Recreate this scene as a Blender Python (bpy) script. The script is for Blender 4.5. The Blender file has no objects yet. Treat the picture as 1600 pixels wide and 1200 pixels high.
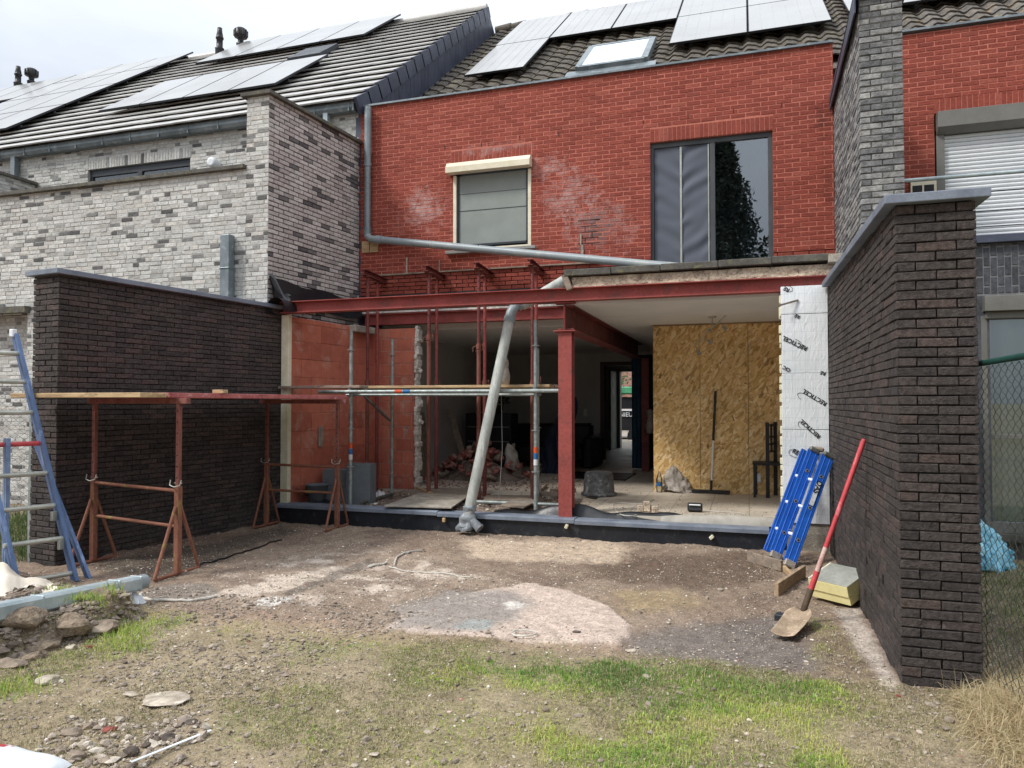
import bpy, math, random
import numpy as np
from mathutils import Vector, Matrix, noise
R = math.radians
random.seed(7); rng = np.random.default_rng(7)
S = bpy.context.scene
COL = S.collection
# ------------------------------------------------------------------ camera
F = 1150.0; YAW = R(17.8); PIT = R(1.5); EYE = 1.55
cd = bpy.data.cameras.new('camera'); cam = bpy.data.objects.new('camera', cd); COL.objects.link(cam)
cam.location = (0, 0, EYE); cam.rotation_euler = (R(90) + PIT, 0, YAW)
cd.sensor_width = 36.0; cd.lens = F / 1600 * 36; cd.clip_start = 0.05; cd.clip_end = 3000
S.camera = cam
# ------------------------------------------------------------------ sky, sun, exposure
SUN_EL, SUN_AZ = 48, 230          # the sun stands behind the viewer, to the left, behind the cloud
w = bpy.data.worlds.new('World'); S.world = w; w.use_nodes = True
nt = w.node_tree; nt.nodes.clear()
def wn(t): return nt.nodes.new(t)
out = wn('ShaderNodeOutputWorld'); bg = wn('ShaderNodeBackground'); sky = wn('ShaderNodeTexSky')
sky.sky_type = 'NISHITA'; sky.sun_disc = False; sky.sun_elevation = R(SUN_EL); sky.sun_rotation = R(SUN_AZ)
tc = wn('ShaderNodeTexCoord'); mp = wn('ShaderNodeMapping'); mp.inputs['Scale'].default_value = (1.0, 1.0, 2.6)
nz = wn('ShaderNodeTexNoise'); nz.inputs['Scale'].default_value = 2.2; nz.inputs['Detail'].default_value = 6; nz.inputs['Roughness'].default_value = 0.55
cr = wn('ShaderNodeValToRGB')
cr.color_ramp.elements[0].position = 0.32; cr.color_ramp.elements[0].color = (3.9, 4.25, 4.75, 1)
cr.color_ramp.elements[1].position = 0.66; cr.color_ramp.elements[1].color = (5.2, 5.4, 5.65, 1)
mx = wn('ShaderNodeMixRGB'); mx.inputs['Fac'].default_value = 0.93
nt.links.new(tc.outputs['Generated'], mp.inputs['Vector']); nt.links.new(mp.outputs[0], nz.inputs['Vector'])
nt.links.new(nz.outputs['Fac'], cr.inputs['Fac']); nt.links.new(sky.outputs[0], mx.inputs['Color1']); nt.links.new(cr.outputs[0], mx.inputs['Color2'])
# an overcast sky is brighter overhead than near the horizon
sx_ = wn('ShaderNodeSeparateXYZ'); nt.links.new(tc.outputs['Generated'], sx_.inputs[0])
mr = wn('ShaderNodeMapRange'); mr.inputs['From Min'].default_value = 0.0; mr.inputs['From Max'].default_value = 1.0; mr.inputs['To Min'].default_value = 0.55; mr.inputs['To Max'].default_value = 1.95
nt.links.new(sx_.outputs['Z'], mr.inputs['Value'])
vm = wn('ShaderNodeVectorMath'); vm.operation = 'SCALE'; nt.links.new(mx.outputs[0], vm.inputs[0]); nt.links.new(mr.outputs[0], vm.inputs['Scale'])
nt.links.new(vm.outputs[0], bg.inputs['Color']); bg.inputs['Strength'].default_value = 0.092
nt.links.new(bg.outputs[0], out.inputs['Surface'])
sl = bpy.data.lights.new('sun', 'SUN'); sl.energy = 1.5; sl.angle = R(11); sl.color = (1.0, 0.96, 0.9)
so = bpy.data.objects.new('sun', sl); COL.objects.link(so)
_az = R(SUN_AZ)   # sky rotation is measured clockwise from +Y
sd = Vector((math.sin(_az) * math.cos(R(SUN_EL)), math.cos(_az) * math.cos(R(SUN_EL)), math.sin(R(SUN_EL))))
so.rotation_euler = sd.to_track_quat('Z', 'Y').to_euler(); so.location = sd * 50
S.view_settings.view_transform = 'Standard'; S.view_settings.look = 'None'
S.view_settings.exposure = 1.03; S.view_settings.gamma = 1.0; S.view_settings.use_curve_mapping = False
S.render.engine = 'CYCLES'
S.cycles.max_bounces = 8; S.cycles.diffuse_bounces = 6; S.cycles.transparent_max_bounces = 12

# ------------------------------------------------------------------ survey helper: a sighting line from the eye point to a real plane
def ray(u, v):
    a = (u - 800) / F; b = (600 - v) / F
    f = math.cos(PIT) - b * math.sin(PIT); up = math.sin(PIT) + b * math.cos(PIT)
    return Vector((-math.sin(YAW) * f + math.cos(YAW) * a, math.cos(YAW) * f + math.sin(YAW) * a, up))
def P(u, v, X=None, Y=None, Z=None):
    d = ray(u, v)
    t = X / d.x if X is not None else Y / d.y if Y is not None else (Z - EYE) / d.z
    return Vector((0, 0, EYE)) + d * t
def PR(u, v, z0, m, Y0):
    d = ray(u, v); t = (z0 - m * Y0 - EYE) / (d.z - m * d.y); return Vector((0, 0, EYE)) + d * t

# ------------------------------------------------------------------ materials
def lin(c):
    return tuple((x / 12.92 if x <= 0.04045 else ((x + 0.055) / 1.055) ** 2.4) for x in c)
def hexc(h):
    return lin(tuple(int(h[i:i + 2], 16) / 255 for i in (0, 2, 4)))
class NT:
    def __init__(s, name):
        s.m = bpy.data.materials.new(name); s.m.use_nodes = True; s.t = s.m.node_tree; s.t.nodes.clear()
        s.o = s.n('ShaderNodeOutputMaterial'); s.b = s.n('ShaderNodeBsdfPrincipled'); s.l(s.b.outputs[0], s.o.inputs[0])
    def n(s, t, **k):
        x = s.t.nodes.new(t)
        for a, b in k.items(): setattr(x, a, b)
        return x
    def l(s, a, b): s.t.links.new(a, b)
    def noise(s, sc, det=4, rough=0.55, vec=None, dist=0):
        x = s.n('ShaderNodeTexNoise'); x.inputs['Scale'].default_value = sc; x.inputs['Detail'].default_value = det
        x.inputs['Roughness'].default_value = rough; x.inputs['Distortion'].default_value = dist
        s.l(vec or s.pos(), x.inputs['Vector']); return x.outputs['Fac']
    def pos(s):
        if not hasattr(s, '_p'): s._p = s.n('ShaderNodeNewGeometry').outputs['Position']
        return s._p
    def objc(s):
        if not hasattr(s, '_q'): s._q = s.n('ShaderNodeTexCoord').outputs['Object']
        return s._q
    def ramp(s, fac, els, interp='LINEAR'):
        x = s.n('ShaderNodeValToRGB'); x.color_ramp.interpolation = interp; r = x.color_ramp
        while len(r.elements) < len(els): r.elements.new(0.5)
        for e, (p, c) in zip(r.elements, els):
            e.position = p; e.color = (c, c, c, 1) if isinstance(c, (int, float)) else (*c, 1)
        s.l(fac, x.inputs['Fac']); return x.outputs['Color']
    def mix(s, fac, a, b, mode='MIX'):
        x = s.n('ShaderNodeMixRGB', blend_type=mode)
        for inp, val in (('Fac', fac), ('Color1', a), ('Color2', b)):
            if hasattr(val, 'is_linked') or hasattr(val, 'links'): s.l(val, x.inputs[inp])
            elif isinstance(val, (int, float)): x.inputs[inp].default_value = val if inp == 'Fac' else (val, val, val, 1)
            else: x.inputs[inp].default_value = (*val, 1)
        return x.outputs[0]
    def math(s, op, a, b=None, c=None):
        x = s.n('ShaderNodeMath', operation=op)
        for i, val in enumerate((a, b, c)):
            if val is None: continue
            if hasattr(val, 'links'): s.l(val, x.inputs[i])
            else: x.inputs[i].default_value = val
        return x.outputs[0]
    def attr(s, name, out='Fac'):
        x = s.n('ShaderNodeAttribute', attribute_name=name); return x.outputs[out]
    def vmul(s, vec, sc):
        x = s.n('ShaderNodeVectorMath', operation='MULTIPLY'); s.l(vec, x.inputs[0]); x.inputs[1].default_value = sc; return x.outputs[0]
    def bump(s, h, st=0.3, d=0.01):
        x = s.n('ShaderNodeBump'); x.inputs['Strength'].default_value = st; x.inputs['Distance'].default_value = d
        s.l(h, x.inputs['Height']); s.l(x.outputs[0], s.b.inputs['Normal'])
    def set(s, col=None, rough=None, metal=None, spec=None):
        for k, v in (('Base Color', col), ('Roughness', rough), ('Metallic', metal), ('Specular IOR Level', spec)):
            if v is None: continue
            i = s.b.inputs[k]
            if hasattr(v, 'links'): s.l(v, i)
            elif k == 'Base Color': i.default_value = (*v, 1)
            else: i.default_value = v
        return s
def mat(name, c1, c2=None, sc=6, rough=0.7, metal=0, bs=40, bst=0.15, bd=0.004, spec=0.4, det=5, stretch=None, c3=None, fine=0.15, spots=None):
    """two-tone mottled surface with fine grain and bump"""
    m = NT(name); c2 = c2 or tuple(x * 0.75 for x in c1)
    v = m.vmul(m.objc(), stretch) if stretch else m.objc()
    f = m.ramp(m.noise(sc, det, 0.6, v), [(0.36, c2), (0.62, c1)])
    if c3: f = m.mix(m.ramp(m.noise(sc * 2.3, 6, 0.65, v, 0.6), [(0.56, 0.0), (0.64, 1.0)]), f, c3)
    g = m.noise(bs, 3, 0.6, v)
    f = m.mix(1.0, f, m.ramp(g, [(0.3, 1 - fine), (0.7, 1 + fine)]), 'MULTIPLY')
    if spots: f = m.mix(m.ramp(m.noise(spots[1], 7, 0.75, v), [(spots[2], 0.0), (spots[2] + 0.05, 0.85)]), f, spots[0])
    m.set(f, m.ramp(m.noise(sc * 1.7, 3, 0.5, v), [(0.3, max(0.02, rough - 0.08)), (0.7, min(1, rough + 0.08))]), metal, spec)
    m.bump(g, bst, bd); return m.m
def brick_mat(name, cols, n_amt=0.25, nsc=25, bsc=60, bst=0.5, bd=0.006, rough=0.85, face_patches=(), stain_col=(0.75, 0.68, 0.66), blotch=None, streak=None):
    m = NT(name); r = m.attr('rnd')
    c = m.ramp(r, cols)
    n1 = m.noise(nsc, 6, 0.65); n2 = m.noise(1.1, 4, 0.6)
    c = m.mix(1.0, c, m.ramp(n1, [(0.3, 1 - n_amt), (0.7, 1 + n_amt)]), 'MULTIPLY')
    c = m.mix(1.0, c, m.ramp(n2, [(0.3, 0.9), (0.7, 1.08)]), 'MULTIPLY')
    if blotch:
        bc, sc, lo, hi = blotch
        c = m.mix(m.ramp(m.noise(sc, 7, 0.7, None, 0.4), [(lo, 0.0), (hi, 1.0)]), c, bc)
    for (cx, cy, cz, rx, rz, amt) in face_patches:
        vs = m.n('ShaderNodeVectorMath', operation='SUBTRACT'); m.l(m.pos(), vs.inputs[0]); vs.inputs[1].default_value = (cx, cy, cz)
        q = m.vmul(vs.outputs[0], (1 / rx, 0.3, 1 / rz))
        ln = m.n('ShaderNodeVectorMath', operation='LENGTH'); m.l(q, ln.inputs[0])
        nn = m.math('ADD', m.math('SUBTRACT', 1.0, ln.outputs['Value']), m.math('MULTIPLY', m.math('SUBTRACT', m.noise(9, 7, 0.75), 0.52), 3.6))
        fa = m.ramp(nn, [(0.15, 0.0), (1.0, abs(amt))])
        c = m.mix(fa, c, stain_col if amt > 0 else (0.03, 0.016, 0.014))
    m.set(c, rough, 0, 0.3)
    h = m.math('ADD', m.noise(bsc, 6, 0.65), m.math('MULTIPLY', n1, 1.3))
    m.bump(h, bst, bd); return m.m
def glass(name, tint=(0.8, 0.85, 0.85), k=2.2, base=0.04):
    m = NT(name); t = m.n('ShaderNodeBsdfTransparent'); t.inputs[0].default_value = (*tint, 1)
    g = m.n('ShaderNodeBsdfGlossy'); g.inputs['Roughness'].default_value = 0.005; g.inputs['Color'].default_value = (0.9, 0.95, 1, 1)
    fr = m.n('ShaderNodeFresnel'); fr.inputs[0].default_value = 1.5
    f = m.math('MULTIPLY_ADD', fr.outputs[0], k, base); ms = m.n('ShaderNodeMixShader')
    m.l(f, ms.inputs[0]); m.l(t.outputs[0], ms.inputs[1]); m.l(g.outputs[0], ms.inputs[2]); m.l(ms.outputs[0], m.o.inputs[0])
    return m.m

M = {}
M['red_brick'] = brick_mat('red_brick', [(0.0, (0.235, 0.052, 0.036)), (0.45, (0.265, 0.058, 0.040)), (0.85, (0.295, 0.068, 0.046)), (0.95, (0.33, 0.09, 0.062)), (1.0, (0.21, 0.048, 0.036))],
    n_amt=0.22, nsc=30, bst=0.8, bd=0.008,
    face_patches=[(-4.75, 10.3, 4.55, 0.5, 0.4, 0.38), (-2.45, 10.3, 4.55, 0.6, 0.5, 0.27), (-2.0, 10.3, 4.1, 0.7, 0.5, 0.27), (-2.7, 10.3, 5.0, 0.5, 0.22, 0.3), (-3.6, 10.3, 5.35, 0.75, 0.12, 0.25), (-2.02, 10.3, 4.02, 0.42, 0.36, -0.6), (-5.75, 10.25, 5.3, 0.10, 0.5, -0.6), (0.95, 10.3, 5.25, 0.16, 0.35, -0.5), (1.0, 10.3, 4.4, 0.12, 0.7, -0.35)])  # positive amounts are pale salt stains; negative ones darken, mostly beside the party walls
M['red_mortar'] = mat('red_mortar', (0.53, 0.18, 0.13), (0.44, 0.14, 0.10), 8, 0.9)
M['dark_mortar'] = mat('dark_mortar', (0.018, 0.014, 0.013), (0.01, 0.008, 0.008), 8, 0.95)
M['black_brick'] = brick_mat('black_brick', [(0.0, (0.050, 0.043, 0.041)), (0.45, (0.068, 0.058, 0.054)), (0.8, (0.082, 0.067, 0.062)), (0.95, (0.096, 0.070, 0.062)), (1.0, (0.054, 0.049, 0.05))],
    n_amt=0.5, nsc=38, bsc=110, bst=1.0, bd=0.012, blotch=((0.15, 0.125, 0.11), 26, 0.60, 0.74))
M['white_brick'] = brick_mat('white_brick', [(0.0, (0.50, 0.50, 0.475)), (0.3, (0.63, 0.625, 0.595)), (0.55, (0.45, 0.45, 0.43)), (0.78, (0.58, 0.555, 0.51)), (0.88, (0.30, 0.295, 0.285)), (0.95, (0.14, 0.14, 0.137)), (1.0, (0.09, 0.09, 0.09))],
    n_amt=0.22, nsc=22, bst=0.9, bd=0.01, blotch=((0.16, 0.16, 0.15), 11, 0.63, 0.74))
M['white_mortar'] = mat('white_mortar', (0.46, 0.45, 0.42), (0.37, 0.36, 0.335), 12, 0.95, bst=0.4)
M['side_brick'] = brick_mat('side_brick', [(0.0, (0.46, 0.42, 0.40)), (0.3, (0.56, 0.52, 0.50)), (0.55, (0.42, 0.37, 0.355)), (0.83, (0.50, 0.46, 0.44)), (0.90, (0.20, 0.18, 0.18)), (1.0, (0.09, 0.085, 0.087))],
    n_amt=0.28, nsc=26, bst=0.9, bd=0.008)
M['weathered_brick'] = brick_mat('weathered_brick', [(0.0, (0.12, 0.12, 0.125)), (0.5, (0.22, 0.22, 0.22)), (1.0, (0.34, 0.335, 0.32))],
    n_amt=0.5, nsc=14, bst=1.0, bd=0.012, blotch=((0.24, 0.225, 0.09), 3.2, 0.63, 0.74))
M['weathered_mortar'] = mat('weathered_mortar', (0.10, 0.095, 0.085), (0.05, 0.05, 0.045), 12, 0.95)
M['slate_brick'] = brick_mat('slate_brick', [(0.0, (0.05, 0.052, 0.06)), (1.0, (0.085, 0.088, 0.1))], n_amt=0.4, nsc=18, bst=0.8)
M['slate_mortar'] = mat('slate_mortar', (0.20, 0.20, 0.21), None, 8, 0.95)
M['clay_block'] = brick_mat('clay_block', [(0.0, (0.44, 0.135, 0.085)), (0.5, (0.52, 0.165, 0.105)), (1.0, (0.38, 0.11, 0.072))], n_amt=0.14, nsc=9, bsc=90, bst=0.35, rough=0.85,
    blotch=((0.50, 0.34, 0.27), 3.1, 0.55, 0.78))
M['clay_mortar'] = mat('clay_mortar', (0.33, 0.16, 0.11), (0.22, 0.07, 0.045), 20, 0.95)
M['bluestone'] = mat('bluestone', hexc('7d8591'), hexc('69717e'), 5, 0.55, bs=80, bst=0.1, fine=0.1)
M['old_stone'] = mat('old_stone', (0.12, 0.11, 0.095), (0.07, 0.066, 0.058), 5, 0.85, bst=0.4, c3=(0.15, 0.145, 0.08))
M['pale_sill'] = mat('pale_sill', (0.30, 0.30, 0.29), (0.22, 0.22, 0.21), 5, 0.8)
M['zinc'] = mat('zinc', hexc('858e92'), hexc('6c767b'), 3, 0.42, 0.35, bs=30, bst=0.06, fine=0.08, c3=hexc('939c9f'))
M['zinc_bright'] = mat('zinc_bright', hexc('b9c5c8'), hexc('98a6ab'), 4, 0.38, 0.25, bs=30, bst=0.05, fine=0.08, stretch=(1, 1, 1))
M['pvc_grey'] = mat('pvc_grey', hexc('8f989c'), hexc('848d91'), 2, 0.4, bs=60, bst=0.03, fine=0.05, c3=hexc('9ba29f'))
M['pvc_dirty'] = mat('pvc_dirty', hexc('b3b6b0'), hexc('959993'), 4, 0.6, bs=25, bst=0.05, fine=0.12, c3=hexc('c6c6bf'), stretch=(2, 2, 0.5), spots=(hexc('77756c'), 9, 0.62))
M['primer'] = mat('red_oxide_primer', hexc('9a4b45'), hexc('84403b'), 2.2, 0.6, 0, bs=35, bst=0.2, fine=0.16, c3=hexc('7c4640'), spots=(hexc('c9a9a0'), 13, 0.66), spec=0.35)
M['primer_dark'] = mat('aged_primer', hexc('7f403c'), hexc('643230'), 3, 0.65, bs=35, bst=0.15, fine=0.2, c3=hexc('4b2a26'), spots=(hexc('a98c84'), 17, 0.66))
M['rust'] = mat('rusty_paint', hexc('87544a'), hexc('6f4239'), 5, 0.75, bs=60, bst=0.3, fine=0.25, c3=hexc('70402c'), stretch=(1, 1, 0.5))
M['rust_ochre'] = mat('rusty_ochre_paint', hexc('885a48'), hexc('744a3a'), 5, 0.75, bs=60, bst=0.3, fine=0.25, c3=hexc('85713d'), stretch=(1, 1, 0.5))
M['galv'] = mat('galvanised_steel', hexc('9ea6a4'), hexc('7f8886'), 12, 0.45, 0.35, bs=60, bst=0.1, fine=0.15, c3=hexc('b3b9b5'))
M['galv_dark'] = mat('dull_galvanised_steel', hexc('6d706c'), hexc('55584f'), 12, 0.6, 0.3, bs=60, bst=0.2, fine=0.2)
M['wood'] = mat('weathered_wood', hexc('b9a285'), hexc('96806a'), 4, 0.85, bs=50, bst=0.3, fine=0.18, stretch=(6, 0.8, 6), c3=hexc('7f6d5a'))
M['wood_x'] = mat('weathered_plank_wood', hexc('c6ab83'), hexc('a08464'), 4, 0.85, bs=50, bst=0.3, fine=0.18, stretch=(0.8, 6, 6), c3=hexc('8a7358'))
M['wood_grey'] = mat('grey_wood', hexc('97897a'), hexc('796d62'), 5, 0.9, bs=50, bst=0.3, fine=0.2, stretch=(1, 3, 3), c3=hexc('5e544c'))
M['formply'] = mat('red_film_plywood', hexc('b9716e'), hexc('9c5250'), 5, 0.6, bs=40, bst=0.1, c3=hexc('c79a95'))
M['bitumen'] = mat('black_membrane', (0.016, 0.018, 0.022), (0.009, 0.01, 0.013), 3, 0.42, bs=14, bst=0.25, bd=0.01, fine=0.15, spec=0.5)
M['bitumen_wall'] = mat('bitumen_coating', (0.014, 0.017, 0.023), (0.009, 0.011, 0.016), 5, 0.5, bs=30, bst=0.3, fine=0.25, c3=(0.035, 0.036, 0.038))
M['membrane_grey'] = mat('membrane_back', hexc('a9a49a'), hexc('8e897f'), 2, 0.6, bs=10, bst=0.2)
M['concrete'] = mat('concrete', hexc('a39c90'), hexc('877f74'), 5, 0.95, bs=55, bst=0.6, bd=0.008, fine=0.22, c3=hexc('b8b2a6'))
M['clay_joint'] = mat('pale_clay_joint', hexc('b39283'), hexc('9a6c5b'), 14, 0.95, bst=0.4)
M['rough_screed'] = mat('broken_screed', hexc('d0bfa9'), hexc('a99a88'), 7, 0.95, bs=45, bst=1.0, bd=0.02, fine=0.3, c3=hexc('88766a'))
M['rubble_floor'] = mat('rubble_floor', hexc('8b7b70'), hexc('625449'), 5, 0.95, bs=40, bst=0.8, bd=0.02, fine=0.3, c3=hexc('a5968a'))
M['plaster'] = mat('white_ceiling_paint', (0.74, 0.735, 0.71), (0.69, 0.685, 0.66), 1.5, 0.9, bs=90, bst=0.05, fine=0.03)
M['plaster_dirty'] = mat('grey_wall_paint', (0.52, 0.505, 0.485), (0.45, 0.435, 0.42), 1.2, 0.9, bs=90, bst=0.05, fine=0.04)
M['plaster_edge'] = mat('broken_plaster', hexc('e2ddd5'), hexc('bdb6ac'), 12, 0.95, bs=40, bst=0.8, bd=0.01, fine=0.2)
M['pir_edge'] = mat('insulation_edge', hexc('e0dcc4'), hexc('cfc9ab'), 6, 0.9, bs=80, bst=0.3, fine=0.08)
M['pir_yellow'] = mat('yellow_foam', hexc('e8dfa4'), hexc('ddd292'), 6, 0.85, bs=90, bst=0.2, fine=0.06)
M['slate'] = mat('slate_cladding', hexc('4a4f60'), hexc('3a3f4e'), 3, 0.45, bs=40, bst=0.15, fine=0.1)
M['tile_grey'] = mat('sky_toned_grey_roof_tile', (0.56, 0.55, 0.53), (0.46, 0.455, 0.44), 1.8, 0.45, bs=25, bst=0.12, fine=0.1, spec=0.6)  # base colour lightened to paint in the sky mirrored by dark satin tiles
M['tile_moss'] = mat('mossy_roof_tile', (0.125, 0.108, 0.09), (0.062, 0.054, 0.045), 4.5, 0.9, bs=38, bst=0.9, bd=0.015, fine=0.4, c3=(0.16, 0.14, 0.075))
M['tile_orange'] = mat('lichened_roof_tile', (0.15, 0.135, 0.12), (0.07, 0.062, 0.055), 3.5, 0.9, bs=30, bst=0.9, bd=0.015, fine=0.4, c3=(0.24, 0.17, 0.07))
M['white_paint'] = mat('cream_paint', hexc('e4dcc6'), hexc('d4cbb2'), 4, 0.6, bs=40, bst=0.05, fine=0.05)
M['anthracite'] = mat('anthracite_frame', hexc('34383e'), hexc('2c3036'), 3, 0.45, fine=0.06, bst=0.03)
M['dark_frame'] = mat('dark_grey_frame', hexc('4c4f52'), hexc('404346'), 3, 0.45, fine=0.05, bst=0.03)
M['grey_frame'] = mat('grey_frame', hexc('75746f'), hexc('696862'), 3, 0.5, fine=0.05, bst=0.03)
M['black_plastic'] = mat('black_plastic', (0.018, 0.018, 0.019), (0.012, 0.012, 0.013), 6, 0.45, bst=0.1)
M['tub'] = mat('dusty_black_rubber', (0.12, 0.12, 0.118), (0.06, 0.06, 0.06), 5, 0.8, bs=20, bst=0.3, fine=0.3, c3=(0.24, 0.24, 0.23))
M['block_grey'] = mat('grey_concrete_block', hexc('70767a'), hexc('666b6f'), 5, 0.95, bs=90, bst=0.4, fine=0.12)
M['blue_alu'] = mat('blue_ladder_rail', hexc('63799f'), hexc('50678c'), 4, 0.4, 0.2, bs=25, bst=0.05, c3=hexc('7d92b8'), stretch=(1, 1, 0.3))
M['blue_bright'] = mat('bright_blue_rail', hexc('2a6bcf'), hexc('1f5cb9'), 3, 0.38, 0.1, bs=25, bst=0.04, fine=0.1, spots=(hexc('9fb4cc'), 20, 0.66))
M['blue_pale'] = mat('faded_blue_rail', hexc('7f95b5'), hexc('5e7297'), 4, 0.4, 0.3, bs=25, bst=0.05)
M['alu'] = mat('aluminium', hexc('b9bab0'), hexc('a1a298'), 5, 0.42, 0.5, bs=40, bst=0.08, fine=0.08)
M['red_paint'] = mat('red_paint', hexc('c24a4e'), hexc('ab3d42'), 4, 0.5, bst=0.05, c3=hexc('d9525a'))
M['shovel_red'] = mat('worn_red_fibreglass', hexc('cb4b50'), hexc('b84248'), 4, 0.55, bs=50, bst=0.1, c3=hexc('d9757a'), stretch=(1, 1, 0.4), spots=(hexc('dcc0ba'), 22, 0.63))
M['shovel_pale'] = mat('worn_handle_bare', hexc('d8c0b4'), hexc('b98e84'), 8, 0.7, bs=50, bst=0.1, c3=hexc('8a3a3a'))
M['blade'] = mat('muddy_shovel_blade', hexc('ab9780'), hexc('8d7b66'), 7, 0.85, bs=60, bst=0.4, fine=0.2, c3=hexc('c9b39a'))
M['iron'] = mat('dark_iron', hexc('6c5c4c'), hexc('4a4038'), 12, 0.7, 0.3, bst=0.2)
M['cloth_white'] = mat('white_sheet', hexc('e8ecee'), hexc('d5dade'), 4, 0.6, bs=20, bst=0.1, fine=0.05)
M['canvas'] = mat('beige_canvas', hexc('d9cfc0'), hexc('c4b9a9'), 3, 0.85, bs=120, bst=0.15, fine=0.06)
M['plastic_grey'] = mat('dusty_plastic_film', hexc('a59d94'), hexc('8c847b'), 5, 0.45, bs=16, bst=0.6, bd=0.02, fine=0.15)
M['wrap'] = mat('grey_wrapped_plastic', hexc('8b9095'), hexc('6b7075'), 9, 0.4, bs=30, bst=0.6, bd=0.01, fine=0.2)
M['blue_bag'] = mat('pale_blue_plastic_bag', hexc('a9dcec'), hexc('6fb9d6'), 8, 0.35, bs=14, bst=0.8, bd=0.03, fine=0.1, c3=hexc('3f93b8'))
M['solar'] = mat('sky_toned_solar_glass', (0.30, 0.30, 0.29), (0.265, 0.265, 0.258), 0.7, 0.22, 0.0, bs=1, bst=0.0, fine=0.02, spec=1.0)  # pale base colour paints the reflected sky onto dark panel glass
M['solar_line'] = mat('solar_busbar', (0.40, 0.40, 0.39), None, 3, 0.3)
M['black_metal'] = mat('black_metal', (0.012, 0.013, 0.017), None, 3, 0.5)
M['green_fence'] = mat('green_coated_wire', hexc('1f4a42'), hexc('163a34'), 5, 0.5)
M['wire'] = mat('dull_wire', hexc('565a56'), hexc('3c403c'), 5, 0.6, 0.4)
M['tarp_blue'] = mat('dark_blue_cover', (0.010, 0.016, 0.04), (0.006, 0.01, 0.028), 2, 0.7, bs=8, bst=0.4, bd=0.02)
M['teal'] = mat('dark_teal_sheet', (0.008, 0.05, 0.085), (0.005, 0.032, 0.06), 2, 0.6, bs=8, bst=0.4)
M['dark_fabric'] = mat('black_leather', (0.014, 0.014, 0.017), (0.008, 0.008, 0.01), 3, 0.5)
M['door_wood'] = mat('dark_reddish_door_frame', (0.075, 0.026, 0.02), (0.05, 0.018, 0.014), 3, 0.5)
M['green_door'] = mat('dark_green_door', (0.01, 0.075, 0.055), None, 3, 0.5)
M['tape_orange'] = mat('orange_tape', hexc('d9582c'), None, 3, 0.6); M['tape_blue'] = mat('blue_tape', hexc('2a6aa0'), None, 3, 0.6); M['tape_white'] = mat('white_tape', hexc('dfe3e6'), None, 3, 0.6)
M['cord'] = mat('dusty_white_plastic', hexc('c9c4ba'), hexc('aca79d'), 8, 0.7); M['ink'] = mat('black_ink', (0.015, 0.015, 0.016), None, 3, 0.7)
M['pane'] = glass('window_glass'); M['pane_dark'] = glass('dark_window_glass', (0.42, 0.45, 0.5), 2.6, 0.13)
M['skyglass'] = glass('skylight_glass', (0.5, 0.55, 0.6), 3.0, 0.45)
M['clear'] = glass('clear_plastic', (0.85, 0.88, 0.9), 1.5, 0.08)

# foil-faced insulation: bright, creased
def foil():
    m = NT('foil_insulation')
    v = m.objc(); n1 = m.noise(7, 6, 0.65, m.vmul(v, (3, 1, 1)), 1.5); n2 = m.noise(2, 3)
    c = m.ramp(n2, [(0.3, hexc('dfe5e7')), (0.7, hexc('f3f6f8'))])
    br = m.n('ShaderNodeTexBrick'); br.offset = 0; m.l(v, br.inputs['Vector'])
    s = m.n('ShaderNodeSeparateXYZ'); m.l(v, s.inputs[0])
    cx = m.n('ShaderNodeCombineXYZ'); m.l(s.outputs['X'], cx.inputs[0]); m.l(s.outputs['Z'], cx.inputs[1]); m.l(cx.outputs[0], br.inputs['Vector'])
    br.inputs['Scale'].default_value = 1; br.inputs['Brick Width'].default_value = 0.1; br.inputs['Row Height'].default_value = 0.1; br.inputs['Mortar Size'].default_value = 0.0012
    br.inputs['Color1'].default_value = br.inputs['Color2'].default_value = (1, 1, 1, 1); br.inputs['Mortar'].default_value = (0.68, 0.72, 0.76, 1)
    c = m.mix(1, c, br.outputs['Color'], 'MULTIPLY')
    m.set(c, 0.4, 0.05, 0.5); m.bump(n1, 0.6, 0.014); return m.m
M['foil'] = foil()
def osb():
    m = NT('oriented_strand_board'); v = m.objc()
    s = m.n('ShaderNodeSeparateXYZ'); m.l(v, s.inputs[0]); cx = m.n('ShaderNodeCombineXYZ'); m.l(s.outputs['X'], cx.inputs[0]); m.l(s.outputs['Z'], cx.inputs[1])
    acc = None; hh = None
    for k, (ang, sc) in enumerate(((15, 26), (75, 24), (-40, 30), (120, 22))):
        mpn = m.n('ShaderNodeMapping'); m.l(cx.outputs[0], mpn.inputs['Vector']); mpn.inputs['Rotation'].default_value = (0, 0, R(ang)); mp2 = m.n('ShaderNodeMapping'); m.l(mpn.outputs[0], mp2.inputs['Vector']); mp2.inputs['Scale'].default_value = (1, 3.0, 1)
        mpn.inputs['Location'].default_value = (k * 3.1, k * 7.7, 0)
        vo = m.n('ShaderNodeTexVoronoi'); vo.inputs['Scale'].default_value = sc * 0.5; m.l(mp2.outputs[0], vo.inputs['Vector'])
        sp = m.n('ShaderNodeSeparateColor'); m.l(vo.outputs['Color'], sp.inputs[0])
        col = m.ramp(sp.outputs[0], [(0.0, hexc('b08c56')), (0.3, hexc('d2aa6e')), (0.65, hexc('e2bf86')), (0.93, hexc('efd6a8')), (1.0, hexc('8a6236'))])
        acc = col if acc is None else m.mix(m.ramp(sp.outputs[1], [(0.52, 0.0), (0.56, 1.0)]), acc, col); hh = sp.outputs[2]
    acc = m.mix(1.0, acc, m.ramp(m.noise(1.2, 3), [(0.3, 0.86), (0.7, 1.08)]), 'MULTIPLY')
    m.set(acc, 0.75, 0, 0.3); m.bump(hh, 0.25, 0.003); return m.m
M['osb'] = osb()
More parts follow.
